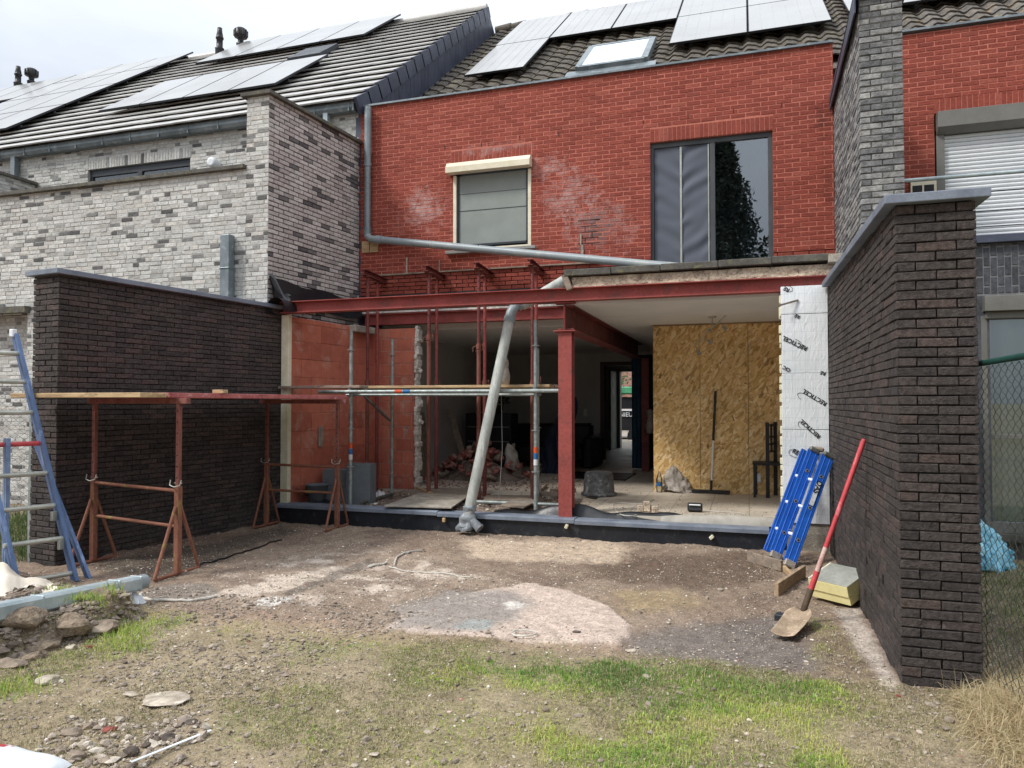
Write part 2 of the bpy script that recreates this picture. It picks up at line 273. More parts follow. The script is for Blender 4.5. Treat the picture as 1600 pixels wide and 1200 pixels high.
def tiles():
    m = NT('floor_tiles'); br = m.n('ShaderNodeTexBrick'); br.offset = 0; m.l(m.pos(), br.inputs['Vector'])
    br.inputs['Scale'].default_value = 1; br.inputs['Brick Width'].default_value = 0.45; br.inputs['Row Height'].default_value = 0.45; br.inputs['Mortar Size'].default_value = 0.004
    br.inputs['Color1'].default_value = (*hexc('c8beae'), 1); br.inputs['Color2'].default_value = (*hexc('c0b5a5'), 1); br.inputs['Mortar'].default_value = (*hexc('7f766a'), 1)
    c = m.mix(1, br.outputs['Color'], m.ramp(m.noise(2.5, 5), [(0.3, 0.85), (0.7, 1.1)]), 'MULTIPLY')
    m.set(c, m.ramp(m.noise(3, 5), [(0.3, 0.3), (0.7, 0.6)]), 0, 0.5); return m.m
M['tiles'] = tiles()
def striped():
    m = NT('striped_blackout_fabric'); s = m.n('ShaderNodeSeparateXYZ'); m.l(m.objc(), s.inputs[0])
    st = m.math('SINE', m.math('MULTIPLY', s.outputs['X'], 300)); c = m.ramp(m.math('MULTIPLY_ADD', st, 0.5, 0.5), [(0.2, hexc('5b606b')), (0.8, hexc('5f646e'))])
    m.set(c, 0.8, 0, 0.2); return m.m
M['striped'] = striped()
M['screen'] = mat('grey_screen_fabric', hexc('8d9490'), hexc('858c88'), 3, 0.8, bs=200, bst=0.1, fine=0.05)
M['shutter_white'] = mat('white_shutter_slat', hexc('dfe2e4'), hexc('d2d6d9'), 2, 0.5, bst=0.02, fine=0.03)
M['curtain'] = mat('pale_blue_curtain', hexc('c3d3dc'), hexc('a9bcc8'), 3, 0.8)

# ------------------------------------------------------------------ mesh building
class MB:
    def __init__(s): s.v = []; s.f = []; s.mi = []; s.rn = []; s.sm = []
    def add(s, vs, fs, mi=0, rn=None, smooth=False):
        b = len(s.v); s.v += [tuple(x) for x in vs]
        for q in fs: s.f.append(tuple(b + i for i in q)); s.mi.append(mi); s.rn.append(random.random() if rn is None else rn); s.sm.append(smooth)
    def box(s, c, d, rot=None, mi=0, ch=0.0):
        """chamfered box, centre c, size d"""
        c = Vector(c); hx, hy, hz = d[0] / 2, d[1] / 2, d[2] / 2; k = min(ch, hx * .6, hy * .6, hz * .6)
        rm = rot if isinstance(rot, Matrix) else (Matrix.Rotation(rot, 3, 'Z') if rot else None)
        if k <= 0:
            vs = [Vector((x * hx, y * hy, z * hz)) for z in (-1, 1) for y in (-1, 1) for x in (-1, 1)]
            fs = [(0, 2, 3, 1), (4, 5, 7, 6), (0, 1, 5, 4), (2, 6, 7, 3), (0, 4, 6, 2), (1, 3, 7, 5)]
        else:
            vs = []; idx = {}
            for sx in (-1, 1):
                for sy in (-1, 1):
                    for sz in (-1, 1):
                        for ax in range(3):
                            p = [sx * (hx - k), sy * (hy - k), sz * (hz - k)]; p[ax] = (sx * hx, sy * hy, sz * hz)[ax]
                            idx[(sx, sy, sz, ax)] = len(vs); vs.append(Vector(p))
            fs = []
            for ax in range(3):
                o1, o2 = [a for a in range(3) if a != ax]
                for sg in (-1, 1):
                    q = []
                    for (a, b) in ((-1, -1), (1, -1), (1, 1), (-1, 1)):
                        t = [0, 0, 0]; t[ax] = sg; t[o1] = a; t[o2] = b; q.append(idx[(*t, ax)])
                    flip = (sg < 0) ^ (ax == 1); fs.append(tuple(reversed(q)) if flip else tuple(q))
            for ax in range(3):
                o1, o2 = [a for a in range(3) if a != ax]
                for a in (-1, 1):
                    for b in (-1, 1):
                        t0 = [0, 0, 0]; t1 = [0, 0, 0]; t0[ax] = -1; t1[ax] = 1; t0[o1] = t1[o1] = a; t0[o2] = t1[o2] = b
                        fs.append((idx[(*t0, o1)], idx[(*t1, o1)], idx[(*t1, o2)], idx[(*t0, o2)]))
            for sx in (-1, 1):
                for sy in (-1, 1):
                    for sz in (-1, 1): fs.append(tuple(idx[(sx, sy, sz, a)] for a in range(3)))
        if rm: vs = [rm @ v for v in vs]
        s.add([v + c for v in vs], fs, mi, random.random()); return s
    def bx(s, x0, x1, y0, y1, z0, z1, mi=0, ch=0.0):
        return s.box(((x0 + x1) / 2, (y0 + y1) / 2, (z0 + z1) / 2), (abs(x1 - x0), abs(y1 - y0), abs(z1 - z0)), None, mi, ch)
    def bar(s, p0, p1, w_, h_, mi=0, ch=0.0, up=(0, 0, 1)):
        p0, p1 = Vector(p0), Vector(p1); d = p1 - p0; L = d.length; x = d.normalized(); u = Vector(up)
        if abs(x.dot(u)) > .98: u = Vector((0, 1, 0))
        y = u.cross(x).normalized(); z = x.cross(y); rm = Matrix((x, y, z)).transposed()
        return s.box((p0 + p1) / 2, (L, w_, h_), rm, mi, ch)
    def tube(s, pts, r, n=10, mi=0, cap=True):
        pts = [Vector(p) for p in pts]; rs = r if isinstance(r, (list, tuple)) else [r] * len(pts); vs = []; prev = None
        for i, p in enumerate(pts):
            t = (pts[min(i + 1, len(pts) - 1)] - pts[max(i - 1, 0)]).normalized()
            if prev is None: a = t.orthogonal().normalized()
            else: a = (prev - t * prev.dot(t)).normalized()
            prev = a; b = t.cross(a)
            vs += [p + (a * math.cos(2 * math.pi * k / n) + b * math.sin(2 * math.pi * k / n)) * rs[i] for k in range(n)]
        fs = [(i * n + k, i * n + (k + 1) % n, (i + 1) * n + (k + 1) % n, (i + 1) * n + k) for i in range(len(pts) - 1) for k in range(n)]
        s.add(vs, fs, mi, None, True)
        if cap: s.add(vs[:n], [tuple(reversed(range(n)))], mi); s.add(vs[-n:], [tuple(range(n))], mi)
        return s
    def lathe(s, c, prof, n=20, mi=0, sx=1, sy=1):
        c = Vector(c); vs = [c + Vector((r * math.cos(2 * math.pi * k / n) * sx, r * math.sin(2 * math.pi * k / n) * sy, z)) for r, z in prof for k in range(n)]
        fs = [(i * n + k, i * n + (k + 1) % n, (i + 1) * n + (k + 1) % n, (i + 1) * n + k) for i in range(len(prof) - 1) for k in range(n)]
        s.add(vs, fs, mi, None, True); return s
    def prism(s, poly, ext, mi=0):
        """poly: list of 3D points (planar), ext: extrusion vector"""
        poly = [Vector(p) for p in poly]; e = Vector(ext); n = len(poly)
        nr = Vector((0, 0, 0))
        for i in range(n): nr += poly[i].cross(poly[(i + 1) % n])
        if nr.dot(e) > 0: poly = poly[::-1]
        vs = poly + [p + e for p in poly]
        s.add(vs, [tuple(range(n)), tuple(reversed(range(n, 2 * n)))] + [(i, i + n, (i + 1) % n + n, (i + 1) % n) for i in range(n)], mi, random.random()); return s
    def ibeam(s, p0, p1, h, b, tw, tf, up=(0, 0, 1), mi=0):
        p0, p1 = Vector(p0), Vector(p1); x = (p1 - p0).normalized(); u = Vector(up); y = u.cross(x).normalized(); z = x.cross(y)
        pr = [(-b/2, -h/2), (b/2, -h/2), (b/2, -h/2+tf), (tw/2, -h/2+tf), (tw/2, h/2-tf), (b/2, h/2-tf), (b/2, h/2), (-b/2, h/2), (-b/2, h/2-tf), (-tw/2, h/2-tf), (-tw/2, -h/2+tf), (-b/2, -h/2+tf)]
        return s.prism([p0 + y * a + z * c for a, c in pr], p1 - p0, mi)
    def grid(s, fn, nu, nv, mi=0, smooth=True):
        vs = [fn(i / nu, j / nv) for j in range(nv + 1) for i in range(nu + 1)]
        s.add(vs, [(j*(nu+1)+i, j*(nu+1)+i+1, (j+1)*(nu+1)+i+1, (j+1)*(nu+1)+i) for j in range(nv) for i in range(nu)], mi, None, smooth); return s
    def build(s, name, mats, parent=None, loc=None, **tags):
        me = bpy.data.meshes.new(name); o = bpy.data.objects.new(name, me); COL.objects.link(o)
        off = Vector((0, 0, 0))
        if parent is not None: off = world_off(parent); o.parent = parent
        elif loc is not None: off = Vector(loc); o.location = off
        me.from_pydata([(a - off.x, b - off.y, c - off.z) for a, b, c in s.v], [], s.f)
        if not isinstance(mats, (list, tuple)): mats = [mats]
        for m in mats: me.materials.append(M[m] if isinstance(m, str) else m)
        me.polygons.foreach_set('material_index', s.mi); me.polygons.foreach_set('use_smooth', s.sm)
        at = me.attributes.new('rnd', 'FLOAT', 'FACE'); at.data.foreach_set('value', s.rn)
        me.update(); tag(o, **tags); return o
def world_off(o):
    v = Vector((0, 0, 0))
    while o is not None: v += o.location; o = o.parent
    return v
def tag(o, label=None, cat=None, group=None, kind=None):
    for k, v in (('label', label), ('category', cat), ('group', group), ('kind', kind)):
        if v: o[k] = v
def thing(name, loc, label, cat, group=None):
    o = bpy.data.objects.new(name, None); COL.objects.link(o); o.location = loc; o.empty_display_size = 0.1; tag(o, label, cat, group); return o
def copy_tree(o, parent=None):
    c = o.copy(); COL.objects.link(c)
    if parent is not None: c.parent = parent
    for ch in list(o.children): copy_tree(ch, c)
    return c
def soften(o, w_=0.004, seg=2):
    b = o.modifiers.new('bevel', 'BEVEL'); b.width = w_; b.segments = seg; b.limit_method = 'ANGLE'; b.angle_limit = R(40); return o
def subd(o, n=1, disp=None, seed=0):
    m = o.modifiers.new('subd', 'SUBSURF'); m.levels = n; m.render_levels = n; return o

def bricks(mb, O, U, N, W, H, bl, bh, j=0.010, jd=0.008, openings=(), mi=0, mo=1, bond='half', jit=0.0012, top=None, ch=0.003, z0=0.0, missing=0.0, hj=None, depth=0.1, fill=True, seed=1):
    """a wall skin of single laid bricks: O lower-left corner on the face, U along, N out; mortar body behind"""
    rg = random.Random(seed); O = Vector(O); U = Vector(U).normalized(); N = Vector(N).normalized(); Z = Vector((0, 0, 1)); hj = j if hj is None else hj
    rows = int(math.ceil(H / (bh + j)))
    for r in range(rows):
        v0 = r * (bh + j) + j / 2; v1 = v0 + bh
        vm = (v0 + v1) / 2
        if v0 >= H - 0.005 and top is None: break
        segs = [(0.0, W)]
        for (a, b, c, d) in openings:
            if c < vm < d:
                ns = []
                for (s0, s1) in segs:
                    if b <= s0 or a >= s1: ns.append((s0, s1)); continue
                    if a > s0: ns.append((s0, a))
                    if b < s1: ns.append((b, s1))
                segs = ns
        off = (0 if r % 2 == 0 else (bl + hj) / 2) if bond == 'half' else rg.random() * bl
        x = -off
        while x < W:
            L = bl
            if bond == 'wild': L = bl * rg.choice((1, 1, 1, 1, .5, .75))
            a0, a1 = x + hj / 2, x + L + hj / 2; x += L + hj
            for (s0, s1) in segs:
                u0, u1 = max(a0, s0 + 0.0005), min(a1, s1 - 0.0005)
                if u1 - u0 < 0.012: continue
                w0, w1 = v0, min(v1, H)
                if top is not None:
                    t = top((u0 + u1) / 2)
                    if w0 > t - 0.008: continue
                    w1 = min(w1, t)
                if missing and rg.random() < missing: continue
                o = rg.uniform(-jit, jit) * 1.5; J = lambda: rg.uniform(-jit, jit)
                c = ch; vs = []
                for (uu, vv) in ((u0, w0), (u1, w0), (u1, w1), (u0, w1)): vs.append(O + U * (uu) + Z * (vv) - N * jd)
                for (uu, vv) in ((u0, w0), (u1, w0), (u1, w1), (u0, w1)): vs.append(O + U * (uu + J()) + Z * (vv + J()) - N * (c - o))
                for (uu, vv) in ((u0 + c, w0 + c), (u1 - c, w0 + c), (u1 - c, w1 - c), (u0 + c, w1 - c)): vs.append(O + U * (uu + J()) + Z * (vv + J()) + N * (o + J() * .6))
                fs = [(8, 9, 10, 11)] + [(k + 4, (k + 1) % 4 + 4, (k + 1) % 4 + 8, k + 8) for k in range(4)] + [(k, (k + 1) % 4, (k + 1) % 4 + 4, k + 4) for k in range(4)]
                if U.cross(Z).dot(N) < 0: fs = [tuple(reversed(q)) for q in fs]
                mb.add(vs, fs, mi, rg.random())
    if fill:
        us = sorted({jd + .001, W - jd - .001, *[min(max(q, 0), W) for o_ in openings for q in o_[:2]]}); vs_ = sorted({0.0, H, *[min(max(q, 0), H) for o_ in openings for q in o_[2:]]})
        for i in range(len(us) - 1):
            for k in range(len(vs_) - 1):
                cu, cv = (us[i] + us[i + 1]) / 2, (vs_[k] + vs_[k + 1]) / 2
                if any(a < cu < b and c < cv < d for a, b, c, d in openings): continue
                a, b = us[i], us[i + 1]; c0, d0 = vs_[k], vs_[k + 1]
                ta = d0 if top is None else min(d0, top(a)); tb = d0 if top is None else min(d0, top(b))
                q = [O + U * a + Z * c0 - N * jd, O + U * b + Z * c0 - N * jd, O + U * b + Z * tb - N * jd, O + U * a + Z * ta - N * jd]
                mb.prism(q, -N * depth, mo)
    return mb
def text_mesh(txt, size, name='lettering', bold=0.0):
    cu = bpy.data.curves.new(name, 'FONT'); cu.body = txt; cu.size = size; cu.align_x = 'CENTER'; cu.align_y = 'CENTER'; cu.extrude = 0.0006; cu.offset = bold; cu.resolution_u = 3
    o = bpy.data.objects.new(name, cu); COL.objects.link(o)
    dg = bpy.context.evaluated_depsgraph_get(); me = bpy.data.meshes.new_from_object(o.evaluated_get(dg)); bpy.data.objects.remove(o); return me
def put_text(txt, size, origin, ux, uy, mat_, parent, name='lettering', bold=0.0):
    me = text_mesh(txt, size, name, bold); ux = Vector(ux).normalized(); uy = Vector(uy).normalized(); n = ux.cross(uy)
    m4 = Matrix((ux, uy, n)).transposed().to_4x4(); m4.translation = Vector(origin) - (world_off(parent) if parent else Vector()); me.transform(m4)
    o = bpy.data.objects.new(name, me); COL.objects.link(o); me.materials.clear(); me.materials.append(M[mat_])
    if parent: o.parent = parent
    return o
def fast_mesh(name, V, Fc, mats, smooth=False, attrs=None, colors=None):
    """V (n,3) float, Fc list of (m,k) int arrays"""
    me = bpy.data.meshes.new(name); V = np.asarray(V, dtype=np.float32)
    me.vertices.add(len(V)); me.vertices.foreach_set('co', V.ravel())
    tot = sum(a.size for a in Fc); npoly = sum(len(a) for a in Fc)
    me.loops.add(tot); me.loops.foreach_set('vertex_index', np.concatenate([a.ravel() for a in Fc]).astype(np.int32))
    me.polygons.add(npoly); ls = np.concatenate([np.full(len(a), a.shape[1]) for a in Fc]); st = np.concatenate([[0], np.cumsum(ls)[:-1]]).astype(np.int32)
    me.polygons.foreach_set('loop_start', st)
    me.polygons.foreach_set('use_smooth', np.full(npoly, smooth))
    for k, v in (attrs or {}).items():
        at = me.attributes.new(k, 'FLOAT', 'POINT'); at.data.foreach_set('value', np.asarray(v, dtype=np.float32))
    for k, v in (colors or {}).items():
        at = me.attributes.new(k, 'FLOAT_COLOR', 'POINT'); at.data.foreach_set('color', np.asarray(v, dtype=np.float32).ravel())
    me.update(calc_edges=True); me.validate()
    o = bpy.data.objects.new(name, me); COL.objects.link(o)
    for m in mats: me.materials.append(m)
    return o
# ================================================================== GROUND
def G(u, v): p = P(u, v, Z=0); return (p.x, p.y)
def gpoly(pts): return np.array([G(*q) for q in pts])
def pdist(X, Y, poly):
    """signed distance (positive inside) of points to a polygon"""
    n = len(poly); inside = np.zeros(X.shape, bool); dm = np.full(X.shape, 1e9)
    for i in range(n):
        x0, y0 = poly[i]; x1, y1 = poly[(i + 1) % n]
        c = ((y0 > Y) != (y1 > Y)) & (X < (x1 - x0) * (Y - y0) / ((y1 - y0) or 1e-9) + x0); inside ^= c
        t = np.clip(((X - x0) * (x1 - x0) + (Y - y0) * (y1 - y0)) / ((x1 - x0) ** 2 + (y1 - y0) ** 2 + 1e-12), 0, 1)
        dm = np.minimum(dm, np.hypot(X - x0 - t * (x1 - x0), Y - y0 - t * (y1 - y0)))
    return np.where(inside, dm, -dm)
_tab = np.random.default_rng(3).random((256, 256))
def vn(X, Y, f, ox=0.0):
    x = X * f + ox; y = Y * f + ox * 1.7; xi = np.floor(x).astype(int); yi = np.floor(y).astype(int); fx = x - xi; fy = y - yi
    fx = fx * fx * (3 - 2 * fx); fy = fy * fy * (3 - 2 * fy); a = _tab[xi % 256, yi % 256]; b = _tab[(xi + 1) % 256, yi % 256]; c = _tab[xi % 256, (yi + 1) % 256]; d = _tab[(xi + 1) % 256, (yi + 1) % 256]
    return (a * (1 - fx) + b * fx) * (1 - fy) + (c * (1 - fx) + d * fx) * fy
def fbm(X, Y, f, o=4, ox=0.0):
    s = 0; a = 0.5; t = 0
    for k in range(o): s = s + a * vn(X, Y, f * 2 ** k, ox + 13.7 * k); t += a; a *= 0.55
    return s / t
def sstep(a, b, x): t = np.clip((x - a) / (b - a), 0, 1); return t * t * (3 - 2 * t)
POL = {
 'grass1': gpoly([(1060, 1060), (1180, 1052), (1290, 1062), (1350, 1085), (1350, 1110), (1290, 1125), (1260, 1140), (1350, 1210), (1250, 1260), (900, 1260), (880, 1180), (960, 1120), (1040, 1090)]),
 'grass2': gpoly([(860, 1030), (1060, 1050), (1040, 1078), (930, 1085), (860, 1105), (760, 1080), (740, 1050)]),
 'grass3': gpoly([(830, 1100), (960, 1110), (940, 1180), (880, 1230), (830, 1150)]),
 'grass4': gpoly([(600, 1050), (790, 1060), (760, 1085), (640, 1075)]),
 'sparse': gpoly([(200, 960), (420, 975), (700, 1000), (1000, 1020), (1270, 1060), (1600, 1080), (1700, 1400), (-200, 1400), (-300, 1050)]),
 'verge': gpoly([(1262, 965), (1300, 960), (1340, 1010), (1400, 1080), (1330, 1070), (1280, 1050), (1265, 1010)]),
 'tuftg': gpoly([(1315, 1000), (1335, 1000), (1350, 1030), (1330, 1035)]),
 'mudl': gpoly([(140, 945), (230, 935), (320, 960), (300, 980), (200, 1000), (150, 1030), (0, 1080), (0, 1020)]),
 'strip': gpoly([(1300, 950), (1340, 950), (1408, 1075), (1385, 1075), (1330, 1000)]),
 'lobe': gpoly([(700, 932), (830, 914), (890, 925), (945, 945), (985, 975), (985, 990), (965, 1005), (830, 1005), (700, 996), (600, 984), (640, 955)]),
 'pale1': gpoly([(300, 920), (400, 880), (520, 865), (620, 860), (700, 880), (740, 905), (640, 925), (560, 935), (480, 950), (400, 952), (320, 938)]),
 'pale2': gpoly([(730, 845), (960, 845), (985, 858), (960, 876), (880, 880), (740, 872)]),
 'grey1': gpoly([(620, 950), (700, 925), (800, 925), (830, 945), (770, 990), (700, 990), (610, 985)]),
 'damp': gpoly([(970, 985), (1080, 970), (1230, 960), (1270, 1010), (1270, 1050), (1150, 1040), (1000, 1020)]),
 'dampL': gpoly([(130, 885), (250, 860), (330, 850), (440, 822), (470, 830), (400, 852), (330, 885), (240, 910)]),
 'dark2': gpoly([(960, 870), (1180, 865), (1215, 900), (1100, 925), (900, 905)]),
 'brown': gpoly([(250, 950), (420, 960), (620, 985), (960, 1005), (1000, 1020), (600, 1010), (300, 985)]),
 'track': gpoly([(440, 932), (520, 893), (580, 872), (588, 878), (530, 903), (452, 938)]),
 'w1': gpoly([(398, 941), (420, 937), (460, 938), (455, 947), (425, 951), (400, 949)]),
 'w2': gpoly([(785, 944), (805, 941), (822, 946), (815, 953), (795, 953)]),
 'gs': gpoly([(708, 985), (735, 970), (772, 972), (768, 984), (750, 988)]),
 'hoop': gpoly([(222, 926), (250, 914), (320, 912), (345, 925), (330, 934), (280, 938), (235, 935)]),
 'yel': gpoly([(940, 920), (1060, 920), (1090, 945), (980, 955)]),
}
BANK = gpoly([(-200, 965), (0, 962), (60, 952), (130, 942), (190, 950), (215, 965), (170, 985), (120, 1000), (60, 1015), (0, 1032), (-200, 1060)])
def ground_fields(X, Y):
    D = {k: pdist(X, Y, p) for k, p in POL.items()}
    wob = (fbm(X, Y, 3.0, 4, 5.0) - 0.5) * 0.5
    fine = fbm(X, Y, 14.0, 3, 9.0)
    def m(k, soft=0.12, wb=1.0): return sstep(-soft, soft, D[k] + wob * 0.45 * wb + (fine - 0.5) * 0.12 * wb)
    def c(h): return np.array(hexc(h))
    def T(h): return np.broadcast_to(c(h), X.shape + (3,)).copy()
    col = T('8c7a6a')
    def lay(col, mask, h): return col * (1 - mask[..., None]) + c(h) * mask[..., None]
    n = fbm(X, Y, 1.3, 5, 2.0); col = lay(col, sstep(0.42, 0.62, n) * 0.5, '9f8e7d'); col = lay(col, sstep(0.5, 0.68, fbm(X, Y, 2.3, 5, 31.0)) * 0.7, '77665a')
    col = lay(col, m('brown') * 0.7, 'a38a78'); col = lay(col, m('dark2') * 0.85, '6a5a4d'); col = lay(col, m('damp') * 0.85, '77706b'); col = lay(col, m('dampL') * 0.9, '5c534a')
    col = lay(col, m('pale1', 0.15, 1.6) * (0.10 + 0.9 * sstep(0.44, 0.62, fbm(X, Y, 4, 5, 71))), 'c6b7a8'); col = lay(col, m('pale2', 0.12) * 0.8, 'c8b49e')
    col = lay(col, m('lobe', 0.02, 0.12) * 0.95, 'cab7a9'); col = lay(col, m('grey1', 0.1) * 0.85, '918a84'); col = lay(col, m('yel', 0.12) * 0.45, 'ae9a72')
    col = lay(col, m('track', 0.03, 0.4) * 0.7, '5d544d'); col = lay(col, m('hoop', 0.03, 0.2) * 0.7, '7c756e'); col = lay(col, m('w1', 0.02, 0.25) * 0.9, 'cfcac4'); col = lay(col, m('w2', 0.02, 0.4) * 0.8, 'd8d2ca'); col = lay(col, m('gs', 0.015, 0.15) * 0.8, '9fa39f')
    col = lay(col, m('strip', 0.04, 0.3) * 0.9, 'bcb0a4'); col = lay(col, m('sparse', 0.2) * 0.45, 'a09574')
    g = np.maximum.reduce([m('grass1', 0.3) * 1.1, m('grass2', 0.3) * 0.8, m('grass3', 0.2) * 0.95, m('grass4', 0.2) * 0.6, m('tuftg', 0.04, 0.3), m('verge', 0.05, 0.6) * 0.5, m('mudl', 0.1) * 0.34])
    pn = sstep(0.36, 0.66, fbm(X, Y, 2.6, 4, 41.0))
    g = g * (0.4 + 0.9 * pn) + m('sparse', 0.25) * 0.42 * sstep(0.38, 0.62, fbm(X, Y, 1.7, 5, 51.0))
    g = np.where(Y < 6.0, g, 0) + sstep(1.6, 2.0, X) * 0.6
    g = g * (1 - m('lobe', 0.03, 0.1)) * (1 - m('strip', 0.03, 0.2))
    col = lay(col, np.clip(g * 0.55, 0, 0.6), '7d8049')
    # terrain height
    h = (fbm(X, Y, 1.1, 4, 3.0) - 0.5) * 0.06 + (fbm(X, Y, 5.0, 4, 6.0) - 0.5) * 0.040 + (fbm(X, Y, 20.0, 3, 16.0) - 0.5) * 0.030
    h = h * (1 - 0.75 * m('lobe', 0.03, 0.1)); h += m('lobe', 0.015, 0.1) * 0.012
    h -= m('damp', 0.15) * 0.02
    db = pdist(X, Y, BANK) + (fbm(X, Y, 6, 4, 77) - 0.5) * 0.16
    lump = fbm(X, Y, 9.0, 4, 81.0)
    bank = sstep(-0.02, 0.10, db) * (0.10 + 0.12 * lump); h = h + bank
    back = sstep(0.0, 0.3, pdist(X, Y, gpoly([(-400, 960), (0, 955), (120, 935), (60, 900), (0, 895), (-400, 900)])) + 0.05)
    h = h + back * 0.10 * (1 - sstep(0.0, 0.1, db))
    col = lay(col, sstep(0.0, 0.08, db) * 0.8, '7d6d5d')
    col = col * (0.82 + 0.36 * fine[..., None]) * (0.86 + 0.28 * fbm(X, Y, 45.0, 2, 19.0)[..., None])
    far = sstep(8.0, 9.0, Y); h = h * (1 - far)
    return np.clip(col, 0, 1), g, h
def axis(lo, hi, step, far):
    a = np.arange(lo, hi + 1e-6, step); k = np.array([.05, .15, .4, 1, 2, 4, 8, 16, 40, 100, 250, 600, far]); return np.concatenate([lo - k[::-1], a, hi + k])
gx = axis(-7.2, 2.4, 0.024, 1500); gy = axis(2.0, 8.3, 0.024, 1500)
GX, GY = np.meshgrid(gx, gy); gcol, ggrass, gh = ground_fields(GX, GY)
inner = (GX > -7.3) & (GX < 2.5) & (GY > 1.9) & (GY < 8.4); gh = np.where(inner, gh, 0.0)
V = np.stack([GX, GY, gh], -1).reshape(-1, 3); nx, ny = len(gx), len(gy)
ii = (np.arange(ny - 1)[:, None] * nx + np.arange(nx - 1)[None, :]).ravel(); FQ = np.stack([ii, ii + 1, ii + nx + 1, ii + nx], -1)
def ground_mat():
    m = NT('trampled_soil'); c = m.attr('soil', 'Color')
    n1 = m.noise(60, 6, 0.7); n2 = m.noise(14, 6, 0.65)
    c = m.mix(1, c, m.ramp(n1, [(0.28, 0.55), (0.5, 1.0), (0.72, 1.5)]), 'MULTIPLY'); c = m.mix(1, c, m.ramp(n2, [(0.3, 0.8), (0.7, 1.15)]), 'MULTIPLY')
    vo = m.n('ShaderNodeTexVoronoi'); vo.inputs['Scale'].default_value = 75; m.l(m.pos(), vo.inputs['Vector']); sp = m.n('ShaderNodeSeparateColor'); m.l(vo.outputs['Color'], sp.inputs[0])
    grit = m.math('MULTIPLY', m.ramp(sp.outputs[0], [(0.80, 0.0), (0.83, 1.0)], 'LINEAR'), m.ramp(vo.outputs['Distance'], [(0.25, 1.0), (0.4, 0.0)]))
    c = m.mix(grit, c, m.ramp(sp.outputs[1], [(0, hexc('6b5e52')), (0.5, hexc('b3a795')), (1, hexc('d2c9ba'))]))
    m.set(c, 0.95, 0, 0.2); h = m.math('ADD', m.math('ADD', n1, m.math('MULTIPLY', n2, 1.5)), m.math('MULTIPLY', grit, 0.7)); m.bump(h, 0.9, 0.012); return m.m
ground = fast_mesh('ground', V, [FQ], [ground_mat()], smooth=True, colors={'soil': np.concatenate([gcol.reshape(-1, 3), np.ones((len(V), 1))], 1)})
tag(ground, 'bare trampled soil of the back garden with pale patches', None, None, 'structure')
def gz(x, y):
    i = int(np.clip(np.searchsorted(gx, x), 1, nx - 1)); j = int(np.clip(np.searchsorted(gy, y), 1, ny - 1)); return float(gh[j, i])

# ------------------------------------------------------------------ grass, straw, gravel: uncountable stuff
def blades(name, px, py, pz, L, Wd, lean, hue, label, cat, mat_, wig=0.5):
    n = len(px); th = rng.random(n) * 2 * np.pi; ln = rng.normal(0, 1, n) * lean; dx = np.cos(th); dy = np.sin(th)
    a = th + np.pi / 2 + rng.normal(0, wig, n); wx = np.cos(a) * Wd / 2; wy = np.sin(a) * Wd / 2; b = np.stack([px, py, pz], -1)
    def at(t): 
        k = np.clip(np.abs(ln), 0, 1.55); z = L * t * np.cos(k * t); r = L * t * np.sin(k * t) * np.sign(ln + 1e-9); return b + np.stack([dx * r, dy * r, z], -1)
    W3 = np.stack([wx, wy, wx * 0], -1); p0, p1, p2, p3 = at(0), at(0.35), at(0.7), at(1.0)
    Vv = np.stack([p0 - W3, p0 + W3, p1 - W3 * .9, p1 + W3 * .9, p2 - W3 * .6, p2 + W3 * .6, p3], 1).reshape(-1, 3)
    i = np.arange(n) * 7; q = np.concatenate([np.stack([i, i + 1, i + 3, i + 2], -1), np.stack([i + 2, i + 3, i + 5, i + 4], -1)]); t = np.stack([i + 4, i + 5, i + 6], -1)
    o = fast_mesh(name, Vv, [q, t], [mat_], attrs={'hue': np.repeat(hue, 7)}); tag(o, label, cat, None, 'stuff'); return o
def blade_mat(name, cols):
    m = NT(name); c = m.ramp(m.attr('hue'), cols); m.set(c, 0.6, 0, 0.25)
    t = m.n('ShaderNodeBsdfTranslucent'); m.l(c, t.inputs[0]); ms = m.n('ShaderNodeMixShader'); ms.inputs[0].default_value = 0.3
    m.l(m.b.outputs[0], ms.inputs[1]); m.l(t.outputs[0], ms.inputs[2]); m.l(ms.outputs[0], m.o.inputs[0]); return m.m
def sample_ground(n, dens, x0=-7, x1=2.3, y0=2.2, y1=6.5):
    x = rng.uniform(x0, x1, n); y = rng.uniform(y0, y1, n); _, g, h = ground_fields(x, y); k = dens(g, x, y) > rng.random(n)
    # only what lies in front of the viewer
    f = -math.sin(YAW) * x + math.cos(YAW) * y; r = math.cos(YAW) * x + math.sin(YAW) * y; k &= (np.abs(r) < f * 0.74) & (f > 2.5)
    k &= ~((x > 0.76) & (x < 1.22) & (y > 4.56))
    return x[k], y[k], h[k], g[k]
x, y, h, g = sample_ground(520000, lambda g, x, y: np.clip(g, 0, 1.1) ** 1.5)
yl = fbm(x, y, 1.4, 3, 91.0); hue = np.clip(0.50 + (yl - 0.5) * 2.2 + rng.normal(0, 0.16, len(x)) - 0.2 * (g - 0.5), 0, 1)
hue = np.where(g < 0.4, np.clip(hue + 0.18, 0, 1), hue); hue = np.where(rng.random(len(x)) < 0.10, 0.97, hue)
Lb = rng.uniform(0.012, 0.034, len(x)) * (0.45 + 0.7 * np.clip(g, 0, 1)) * (0.75 + 0.5 * fbm(x, y, 5, 2, 33))
